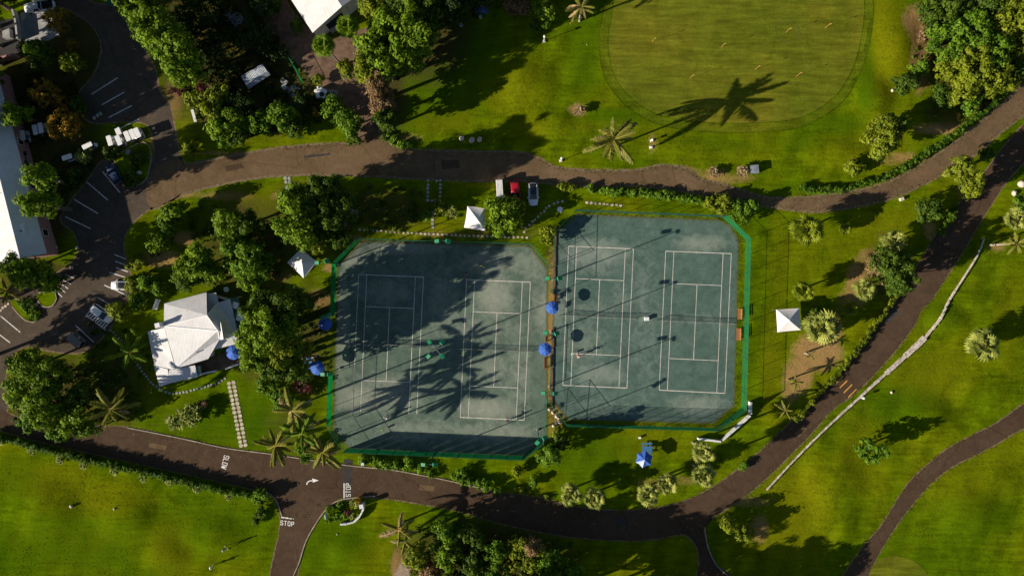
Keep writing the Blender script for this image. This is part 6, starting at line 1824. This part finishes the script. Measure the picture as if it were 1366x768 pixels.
palm(1048, 547, 3.2, 14, 'young palm in the shade just above the right road', 11, 'k', None, 'young palms on the sandy bank', 0, (-.3, .9), None, False)
hedge([(1062, 558), (1085, 530), (1108, 506), (1130, 480), (1152, 452), (1172, 424), (1190, 400), (1202, 388)], 8, 1.1, 'hedge along the left side of the right road by the orange bars', 'v')
palmetto(1313, 460, 21, 5.5, 'lone pale palmetto on the right lawn')
tree(1162, 602, 17, 6.5, 'f', 'lone dark green tree on the lower right lawn', squat=.7)
tree(970, 697, 12, 4.6, 'y', 'yellow green bush at the lower junction, left of two')
tree(993, 711, 12, 4.4, 'y', 'yellow green bush at the lower junction, right of two')
# --- centre strip
tree(407, 300, 30, 14.5, 'g', 'tall bright tree right of the paved walk'); tree(392, 268, 22, 13, 'g', 'bright crown at the top of the paved walk'); tree(419, 318, 19, 10.5, 'y', 'yellowish lower crown above the left white tent'); tree(446, 294, 21, 13, 'd', 'darker crown right of the tall bright tree'); tree(428, 270, 22, 14.5, 'd', 'dark crown behind the tall bright tree')
tree(462, 277, 19, 13, 'd', 'dark crown in shade nearest the corner of the left courts'); tree(441, 252, 19, 13.5, 'd', 'dark crown in shade by the upper road'); tree(456, 318, 15, 10, 'd', 'dark crown between the left tent and the court fence')
tree(305, 300, 22, 9.5, 'g', 'green crown left of the centre trees'); tree(330, 300, 20, 10, 'd', 'dark green crown in the centre trees'); tree(328, 340, 34, 9.5, 'f', 'large fresh green tree above the club house'); tree(348, 352, 22, 5.5, 'f', 'fresh green crown at the right of the large one above the club house'); tree(333, 374, 15, 4.6, 'g', 'bright lower crown close above the club house roof')
tree(265, 350, 27, 8.5, 'g', 'broad green tree up left of the club house roof'); tree(250, 372, 17, 7, 'd', 'dark crown hanging over the top of the club house'); tree(285, 362, 15, 7.5, 'g', 'bright crown by the top corner of the club house')
tree(233, 284, 16, 6, 'g', 'bright green tree on the grass corner by the car park'); tree(212, 321, 15, 5.5, 'g', 'bright lumpy tree on the sandy ground by the car park'); tree(224, 300, 12, 5, 'f', 'fresh green crown between two bright trees by the car park')
tree(182, 350, 13, 3, 'y', 'yellow green bush by the bay lines'); tree(196, 376, 12, 3, 'f', 'low green bush on the grass left of the club house'); tree(214, 384, 12, 3, 'f', 'green bush at the upper corner of the club house'); tree(157, 414, 14, 4, 'y', 'small tree leaning over the white van', dens=.9)
tree(178, 378, 12, 2.5, 'y', 'bright low bush right of the bay with the small white car'); tree(186, 400, 14, 2.5, 'f', 'low green bush in the grass above the banana fronds')
tree(360, 442, 37, 15, 'g', 'tallest green tree right of the club house'); tree(345, 470, 26, 12, 'g', 'green crown beside the club house terrace'); tree(384, 470, 25, 14, 'y', 'yellowish crown of the big tree near the umbrella pair'); tree(350, 412, 24, 12.5, 'd', 'dark crown of the big tree above the terrace'); tree(392, 402, 20, 14.5, 'd', 'dark leafy crown at the top right of the big tree'); tree(376, 430, 20, 12.5, 'd', 'dark crown in the middle of the big tree')
strap_shrub(255, 553, 15, 2.4, 'pale rosette bush right of a twin below the club house', L=.9); strap_shrub(236, 560, 14, 2.2, 'pale rosette bush left of a twin below the club house', L=.9)
tree(268, 540, 8, 1.6, 'b', 'small dry bush between the club house and the rosettes')
tree(395, 494, 18, 10, 'd', 'dark crown behind the lower shaded umbrella'); tree(372, 486, 20, 12, 'd', 'dark crown at the lower end of the big tree by the terrace')
tree(404, 515, 13, 2.2, 'm', 'reddish bush below the lower shaded umbrella', dens=.6)
tree(375, 528, 19, 2.6, 'f', 'low green bush right of the paved walk', dens=.8); tree(352, 512, 13, 1.8, 'f', 'low green bush next to the top of the paved walk', dens=.7)
# palms by the court corner
GP = None
palm(389, 548, 11, 31, 'palm with drooping straw fronds, uppermost of the group by the courts', 14, 'k', None, GP, 5, (-.9, .8))
palm(367, 594, 8.5, 29, 'palm reaching over the road, leftmost of the group by the courts', 16, 'k', None, GP, 2)
palm(402, 578, 10, 30, 'palm in the middle of the group by the courts', 16, 'g', None, GP, 1)
palm(430, 603, 9, 28, 'palm close to the court corner, rightmost of the group', 15, 'k', None, GP, 2)
tree(408, 602, 14, 2.5, 'f', 'bushy undergrowth under the palm group at the roadside')
palm(148, 546, 7, 30, 'palm with long pale fronds below the dark blue shade left of the club house', 15, 'k', None, None, 2)
palm(172, 470, 3.4, 28, 'broad leaved palm with one sunlit frond left of the club house', 12, 'g', None, None, 1)
palm(186, 452, 2.2, 16, 'small dim palm tucked beside the club house wall', 9, 'g', None, None, 0, (-.4, .8), None, False)
# big tree mass lower left
for px, py, r, h, lab in ((38, 486, 26, 8, 'bright tree at the upper left of the big lower left clump'), (68, 500, 27, 8.5, 'bright tree at the top of the big lower left clump'), (28, 528, 26, 8, 'bright tree at the left of the big lower left clump'), (62, 540, 30, 9, 'large bright tree in the middle of the lower left clump'), (96, 560, 25, 8, 'bright tree at the lower right of the big clump'), (44, 560, 20, 7, 'bright tree along the road under the big clump'), (112, 528, 22, 7.5, 'darker tree on the right flank of the big clump'), (80, 574, 18, 6.5, 'bright lowest crown of the big clump over the road'), (122, 572, 14, 5.5, 'bright small crown at the road end of the big clump')):
    tree(px, py, r, h, 'd' if 'darker' in lab else 'f' if 'road' in lab else 'g', lab, dens=.8)
# --- between road and courts
tree(672, 290, 26, 5, 'g', 'bright round tree beside the upper white tent'); tree(684, 274, 13, 4.5, 'g', 'bright crown just below the red car'); tree(662, 276, 12, 4.5, 'g', 'bright crown at the end of the long white trailer')
tree(730, 311, 12, 3, 'y', 'yellow green bush in the notch between the courts', 1.2); tree(588, 276, 11, 2.2, 'y', 'yellow green bush at the foot of the stepping stone ladder'); tree(568, 285, 9, 2.2, 'f', 'upright green bush left of the stone ladder', 1.3)
strap_shrub(602, 283, 9, 1.8, 'rosette plant right of the stone ladder', L=.8)
tree(550, 290, 8, 1.4, 'd', 'low dark bush in the shade above the left courts'); tree(752, 248, 7, 1.4, 'y', 'small pale bush at the edge of the road shadow', 1.0)
tree(762, 250, 6, 1.2, 'y', 'tiny pale bush on the edge of the road shadow')
hedge([(790, 253), (820, 257), (850, 258), (880, 260), (910, 264), (935, 268)], 11, 1.1, 'uneven green hedge above the right courts', 'f', 'hedge', .1)
tree(965, 272, 15, 2.6, 'y', 'pale bush at the right part of the hedge above the courts'); tree(990, 281, 18, 3, 'f', 'green bush at the far end of the hedge above the courts'); tree(1004, 274, 11, 2.8, 'f', 'round green bush rightmost above the courts'); tree(948, 270, 11, 2.0, 'y', 'yellowish bush midway along the hedge above the courts')
hedge([(484, 310), (500, 303), (520, 303), (532, 306)], 7, .6, 'thin strip of planting above the left courts', 'y', 'ground_planting', .2)
tree(733, 606, 15, 7.2, 'f', 'upright rounded green tree at the lower corner between the courts', 1.35, math.pi / 2)
tree(748, 590, 11, 5, 'd', 'dark bush beside the upright rounded tree between the courts'); tree(742, 577, 9, 2, 'y', 'yellow green bush at the foot of the stone wedge'); tree(690, 627, 8, 1.8, 'y', 'small pale bush under the left court corner'); tree(713, 643, 7, 1.5, 'f', 'small bright bush near the middle of the lower road')
hedge([(486, 611), (500, 616), (520, 619), (550, 620)], 12, 1.3, 'leafy planting strip below the left courts, left half', 'f', 'ground_planting', .1)
hedge([(560, 624), (578, 630), (600, 634), (622, 640), (645, 645), (666, 652)], 12, 1.4, 'leafy planting strip below the left courts, right half', 'f', 'ground_planting', .15)
tree(545, 615, 7, 1.5, 'g', 'bright tuft in the planting strip below the courts'); tree(617, 631, 7, 1.6, 'f', 'bright bush on the planting strip right of the twin lamps')
hedge([(690, 651), (712, 660), (730, 662)], 6, .5, 'low verge planting by the lower road', 'y', 'ground_planting', .1)
palmetto(761, 659, 15, 4.5, 'pale palmetto on the lower road bank, first from the left'); palmetto(793, 664, 15, 4.5, 'pale palmetto on the lower road bank, second from the left'); palmetto(864, 660, 15, 6, 'pale palmetto on the lower road bank, third from the left'); palmetto(890, 645, 14, 6, 'pale palmetto on the lower road bank, fourth from the left')
palmetto(938, 602, 15, 8.5, 'pale palmetto below the court corner, upper of two'); palmetto(939, 634, 16, 8.5, 'pale palmetto below the court corner, lower of two')
tree(990, 622, 8, 1.0, 'f', 'low green tuft at the edge of the right road', .5, .6)
# --- lower left hedge with pale shrubs
hedge([(-10, 580), (30, 588), (62, 597), (100, 606), (150, 617), (200, 628), (250, 640), (300, 651), (335, 658)], 10, 1.95, 'long dark hedge along the lower left road')
for i, (px, py, lab) in enumerate(((4, 588, 'at the left edge'), (42, 601, 'second from the left edge'), (80, 613, 'third from the left edge'), (112, 620, 'fourth from the left edge'), (153, 628, 'fifth from the left edge'), (190, 637, 'beside a dark shadow'), (227, 643, 'seventh from the left edge'), (263, 651, 'second from the right end'), (305, 661, 'at the right end'))):
    strap_shrub(px, py, 6, 1.2, 'pale shrub along the long dark hedge, ' + lab, 'small pale shrubs along the long hedge', 'pale_shrub', 'shrub', .55, 3.0)
tree(348, 664, 12, 2.2, 'f', 'low green bush at the end of the long hedge'); tree(349, 685, 8, 2.0, 'd', 'dark bush casting a shadow across the lane')
tree(341, 694, 6, 1.3, 'd', 'lesser dark bush left of the lane')
# junction island planting
strap_shrub(472, 672, 6, 1.4, 'cream shrub inside the curved wall, upper of two', None, 'pale_shrub', 'shrub', .5, 3); strap_shrub(470, 688, 5, 1.2, 'cream shrub inside the curved wall, lower of two', None, 'pale_shrub', 'shrub', .5, 3); tree(464, 683, 5, 1.1, 'm', 'maroon shrub inside the curved wall'); tree(479, 668, 5, 1.2, 'o', 'golden shrub beside the wall pillar')
hedge([(439, 692), (448, 690), (458, 688)], 9, .8, 'low green hedge on the junction island', 'f')
hedge([(437, 679), (447, 675), (457, 672.5), (466, 672)], 5, .45, 'low curved hedge edging the junction island', 'f')
# --- bottom wood
palm(533, 706, 4.4, 28, 'nearly bare palm with yellow fronds above the bottom wood', 8, 'k', None, None, 4, (-.5, .8)); palm(540, 722, 3.8, 18, 'small bare palm at the edge of the bottom wood', 6, 'k', None, None, 2, (-.3, .9), None, False)
for px, py, r, h, st, lab in ((591, 704, 15, 7, 'f', 'bright green crown at the top of the bottom wood'), (620, 712, 18, 6.5, 'd', 'dark crown with pale tips in the bottom wood'), (598, 738, 20, 7, 'g', 'bright crown in the left middle of the bottom wood'), (556, 742, 21, 6, 'y', 'yellow olive crown at the left of the bottom wood'), (576, 762, 18, 6, 'b', 'brownish crown at the bottom edge'), (630, 752, 20, 7.5, 'd', 'dark crown in the middle of the bottom wood'), (662, 736, 19, 7.5, 'f', 'fresh crown right of the middle of the bottom wood'), (700, 740, 26, 8, 'y', 'olive crown with a brown tuft in the bottom wood'), (735, 752, 24, 8, 'f', 'fresh crown at the right of the bottom wood'), (708, 728, 12, 8.2, 'b', 'brown tuft on top of the olive crown'), (670, 765, 20, 8, 'f', 'green crown on the bottom edge'), (762, 762, 16, 7, 'f', 'green crown rightmost in the bottom wood'), (610, 775, 22, 7, 'd', 'dark crown cut by the bottom edge'), (640, 722, 14, 6, 'd', 'dark crown at the upper rim of the bottom wood')):
    tree(px, py, r, h, st, lab)
# --- trees beyond the frame whose shadows reach into it
OUT = 'trees standing beyond the edges of the view'
for px, py, r, h in ((700, 800, 34, 12), (750, 815, 34, 13), (800, 812, 32, 12), (650, 820, 34, 12), (845, 800, 26, 8), (880, 822, 30, 9), (935, 818, 30, 9.5), (985, 815, 28, 8.5), (1035, 812, 26, 8), (-38, 90, 36, 11), (-45, 150, 36, 11), (-52, 210, 32, 11), (-38, 25, 36, 11.5), (-20, -40, 30, 12), (10, -25, 26, 8), (60, -30, 26, 8), (130, -30, 26, 9), (-38, 398, 26, 15), (-45, 480, 30, 10), (560, -30, 30, 11), (610, -35, 28, 10), (310, -30, 30, 8), (250, -25, 30, 8), (745, -30, 24, 8), (790, -28, 22, 7)):
    tree(px, py, r, h, 'd', 'leafy tree just outside the view, known by the shade it casts', group=OUT)

for px, py, rpx, h in ((4, 86, 28, 11), (-2, 110, 30, 11), (2, 62, 28, 11.5), (0, 36, 28, 11.5), (12, 12, 26, 11), (-6, 135, 30, 10.5)):
    f = H / (H - .6 * h)
    tree(683 + (px - 683) * f, 384 + (py - 384) * f, rpx, h, 'd', 'leafy tree just outside the view, known by the shade it casts', group=OUT)

# undergrowth that nobody could count -----------------------------------
def scatter(name, polys, per_m2, hmax, mat, leaf=.34, seed=1, kind='stuff', label=None, cat='undergrowth'):
    rng = np.random.default_rng(seed); PV, PT = [], []
    for pl in polys:
        w = [W(*p) for p in pl]
        xs = [p[0] for p in w]; ys = [p[1] for p in w]
        n = int((max(xs) - min(xs)) * (max(ys) - min(ys)) * per_m2)
        X = rng.uniform(min(xs), max(xs), n); Y = rng.uniform(min(ys), max(ys), n)
        ins = np.zeros(n, bool)
        j = len(w) - 1
        for i in range(len(w)):
            (xi, yi), (xj, yj) = w[i], w[j]
            c = ((yi > Y) != (yj > Y)) & (X < (xj - xi) * (Y - yi) / ((yj - yi) or 1e-9) + xi)
            ins ^= c; j = i
        X, Y = X[ins], Y[ins]
        if not len(X): continue
        hh = hmax * (.3 + .7 * rng.random(len(X)))
        lobes = [(a, b, c * .4, .35, c * .6) for a, b, c in zip(X, Y, hh)]
        V, T = leaf_cloud(lobes, len(lobes) * 2, .38, leaf, 12, rng)
        V[:, 2] = np.maximum(V[:, 2], .02)
        PV.append(V); PT.append(T)
    o = link(name, quad_mesh(name, np.concatenate(PV), np.concatenate(PT), M[mat]))
    o['kind'] = kind; tag(o, label, cat)
scatter('undergrowth', [[(232, -10), (330, -10), (370, 50), (410, 105), (440, 130), (430, 170), (330, 182), (262, 160), (232, 100), (220, 40)], [(520, -10), (680, -10), (660, 20), (610, 30), (560, 60), (520, 110), (500, 160), (500, 100)], [(30, 85), (100, 100), (110, 160), (60, 200), (20, 170)], [(84, 200), (140, 195), (130, 215), (100, 250), (72, 300), (60, 220)]],
        1.1, 1.5, 'L_u', .36, 3, 'stuff', 'dark undergrowth below the trees')
scatter('undergrowth', [[(255, 300), (370, 290), (380, 400), (330, 400), (250, 385)], [(322, 400), (400, 400), (410, 470), (400, 500), (340, 490), (322, 450)], [(10, 470), (120, 490), (130, 560), (110, 580), (20, 560)], [(130, 480), (190, 500), (190, 560), (130, 570)], [(545, 700), (770, 720), (790, 790), (545, 790)], [(380, 250), (450, 260), (460, 320), (370, 330)], [(120, 430), (195, 440), (205, 520), (190, 560), (130, 560), (118, 480)], [(205, 275), (290, 265), (300, 320), (200, 340)], [(395, 390), (440, 390), (438, 530), (400, 540)], [(455, 245), (565, 245), (560, 300), (465, 305)]],
        .6, .8, 'L_d', .30, 4, 'stuff', 'low green undergrowth below the trees')
scatter('undergrowth', [[(1225, 0), (1366, 0), (1366, 110), (1320, 135), (1240, 160), (1215, 100)], [(1155, 330), (1200, 320), (1215, 370), (1160, 400)]], .5, .9, 'L_h', .32, 5, 'stuff', 'green undergrowth in the right hand wood')
# ragged grass along road edges and fences
def verge(lines, seed=8):
    rng = np.random.default_rng(seed); V, T = [], []
    for pl, w, dens in lines:
        pts = catmull(pl, False, 1.2)
        for p in pts:
            if rng.random() < .35: continue
            for _ in range(int(rng.integers(0, dens + 1))):
                x, y = W(p[0] + rng.normal() * w * 1.5, p[1] + rng.normal() * w * 1.5)
                z = gz(x, y)
                for k in range(3):
                    a = rng.uniform(0, 6.28); l = rng.uniform(.10, .24); d = np.array([math.cos(a), math.sin(a), 0]); s = np.array([-d[1], d[0], 0]) * .035
                    b = np.array([x, y, z]); e = b + d * l * .7 + np.array([0, 0, l * .7])
                    V += [b - s, b + s, e + s * .3, e - s * .3]; T += [float(np.clip(.5 + .25 * rng.normal(), 0, 1))] * 4
    o = link('verge_grass', quad_mesh('verge_grass', np.array(V), np.array(T), M['L_v'])); o['kind'] = 'stuff'; tag(o, 'rough grass fringing roads and fences', 'grass')
verge([(UP_T[3:30], 1.3, 3), (UP_B[1:17], 1.3, 3), (BOT_T[4:28], 1.3, 3), (BOT_B[4:30], 1.3, 3), (cart[:11], 1.2, 3), (cart[11:], 1.2, 3), ([(987, 320), (981, 541), (953, 566)], 1.8, 5), ([(770, 285), (960, 293), (976, 302), (987, 320)], 1.4, 4), ([(953, 568), (757, 563), (734, 533)], 1.3, 3), ([(450, 353), (484, 322), (706, 328), (732, 358)], 1.5, 4), ([(451, 355), (444, 572), (466, 600), (697, 609)], 1.2, 3), ([(1312, 318), (1264, 402), (1233, 450), (1150, 526), (1062, 610), (1022, 653)], 2.2, 3)])

# tufts of longer grass through the lawns, and fallen leaves under the trees
def tufts(name, polys, n, hmin, hmax, mat, label, cat, seed, flat=False):
    rng = np.random.default_rng(seed); V, T = [], []
    for pl in polys:
        w = np.array([W(*p) for p in pl]); lo, hi = w.min(0), w.max(0)
        k = int(n * (hi[0] - lo[0]) * (hi[1] - lo[1]))
        P = rng.uniform(lo, hi, (k, 2))
        dens = np.sin(P[:, 0] * .31 + 1.7 * np.sin(P[:, 1] * .23)) + np.sin(P[:, 1] * .47 + P[:, 0] * .11)
        P = P[rng.random(k) < np.clip(.5 + .35 * dens, .08, 1)]
        ins = np.zeros(len(P), bool); j = len(w) - 1
        for i in range(len(w)):
            (xi, yi), (xj, yj) = w[i], w[j]
            ins ^= ((yi > P[:, 1]) != (yj > P[:, 1])) & (P[:, 0] < (xj - xi) * (P[:, 1] - yi) / ((yj - yi) or 1e-9) + xi); j = i
        P = P[ins]; m = len(P)
        if not m: continue
        Z = gz_np(P[:, 0], P[:, 1])
        for b in range(1 if flat else 3):
            a = rng.uniform(0, 6.28, m); l = rng.uniform(hmin, hmax, m)
            d = np.stack([np.cos(a), np.sin(a), np.zeros(m)], 1); s = np.stack([-np.sin(a), np.cos(a), np.zeros(m)], 1)
            o = np.stack([P[:, 0] + rng.normal(size=m) * .08, P[:, 1] + rng.normal(size=m) * .08, Z + (.035 if flat else 0)], 1)
            if flat:
                e = d * l[:, None] * .5 + np.array([0, 0, .02]); s2 = s * l[:, None] * .3
                q = np.stack([o - e, o + s2, o + e, o - s2], 1)
            else:
                s2 = s * .05; e = o + d * l[:, None] * .6 + np.array([0, 0, 1]) * l[:, None] * .8
                q = np.stack([o - s2, o + s2, e + s2 * .3, e - s2 * .3], 1)
            V.append(q.reshape(-1, 3)); T.append(np.repeat(np.clip(.5 + .25 * rng.normal(size=m), 0, 1), 4))
    o = link(name, quad_mesh(name, np.concatenate(V), np.concatenate(T), M[mat])); o['kind'] = 'stuff'; tag(o, label, cat)
LAWNS = [[(1025, 662), (1160, 535), (1240, 455), (1310, 330), (1366, 290), (1366, 530), (1260, 595), (1190, 670), (1150, 725), (1120, 768), (985, 768), (945, 705)], [(0, 600), (330, 668), (365, 700), (352, 768), (0, 768)], [(1180, 735), (1230, 650), (1366, 580), (1366, 768), (1250, 768)],
         [(530, 196), (620, 60), (700, 30), (790, 60), (815, 150), (900, 185), (1060, 185), (1150, 150), (1190, 20), (1220, 60), (1180, 200), (1060, 240), (900, 220), (740, 215)], [(1010, 300), (1250, 245), (1150, 330), (1120, 400), (1060, 470), (1010, 520)]]
tufts('turf_tufts', LAWNS, 2.0, .04, .11, 'L_c', 'longer tufts scattered through the mown lawns', 'grass', 21)
tufts('fallen_leaves', [[(440, 240), (640, 240), (640, 320), (440, 315)], [(200, 260), (380, 245), (380, 390), (200, 390)], [(150, 500), (320, 530), (340, 600), (180, 565)], [(500, 40), (640, 40), (600, 180), (510, 180)], [(1040, 440), (1120, 440), (1110, 540), (1040, 560)], [(1220, 20), (1250, 100), (1290, 180), (1190, 220), (1200, 60)], [(520, 690), (780, 690), (780, 768), (520, 768)], [(445, 330), (560, 320), (520, 600), (450, 600)], [(160, 570), (470, 620), (900, 680), (860, 715), (500, 660), (160, 600)], [(240, 215), (500, 195), (900, 230), (900, 250), (500, 232), (240, 250)]],
      .9, .10, .24, 'L_b', 'dry fallen leaves lying about', 'leaves', 22, True)
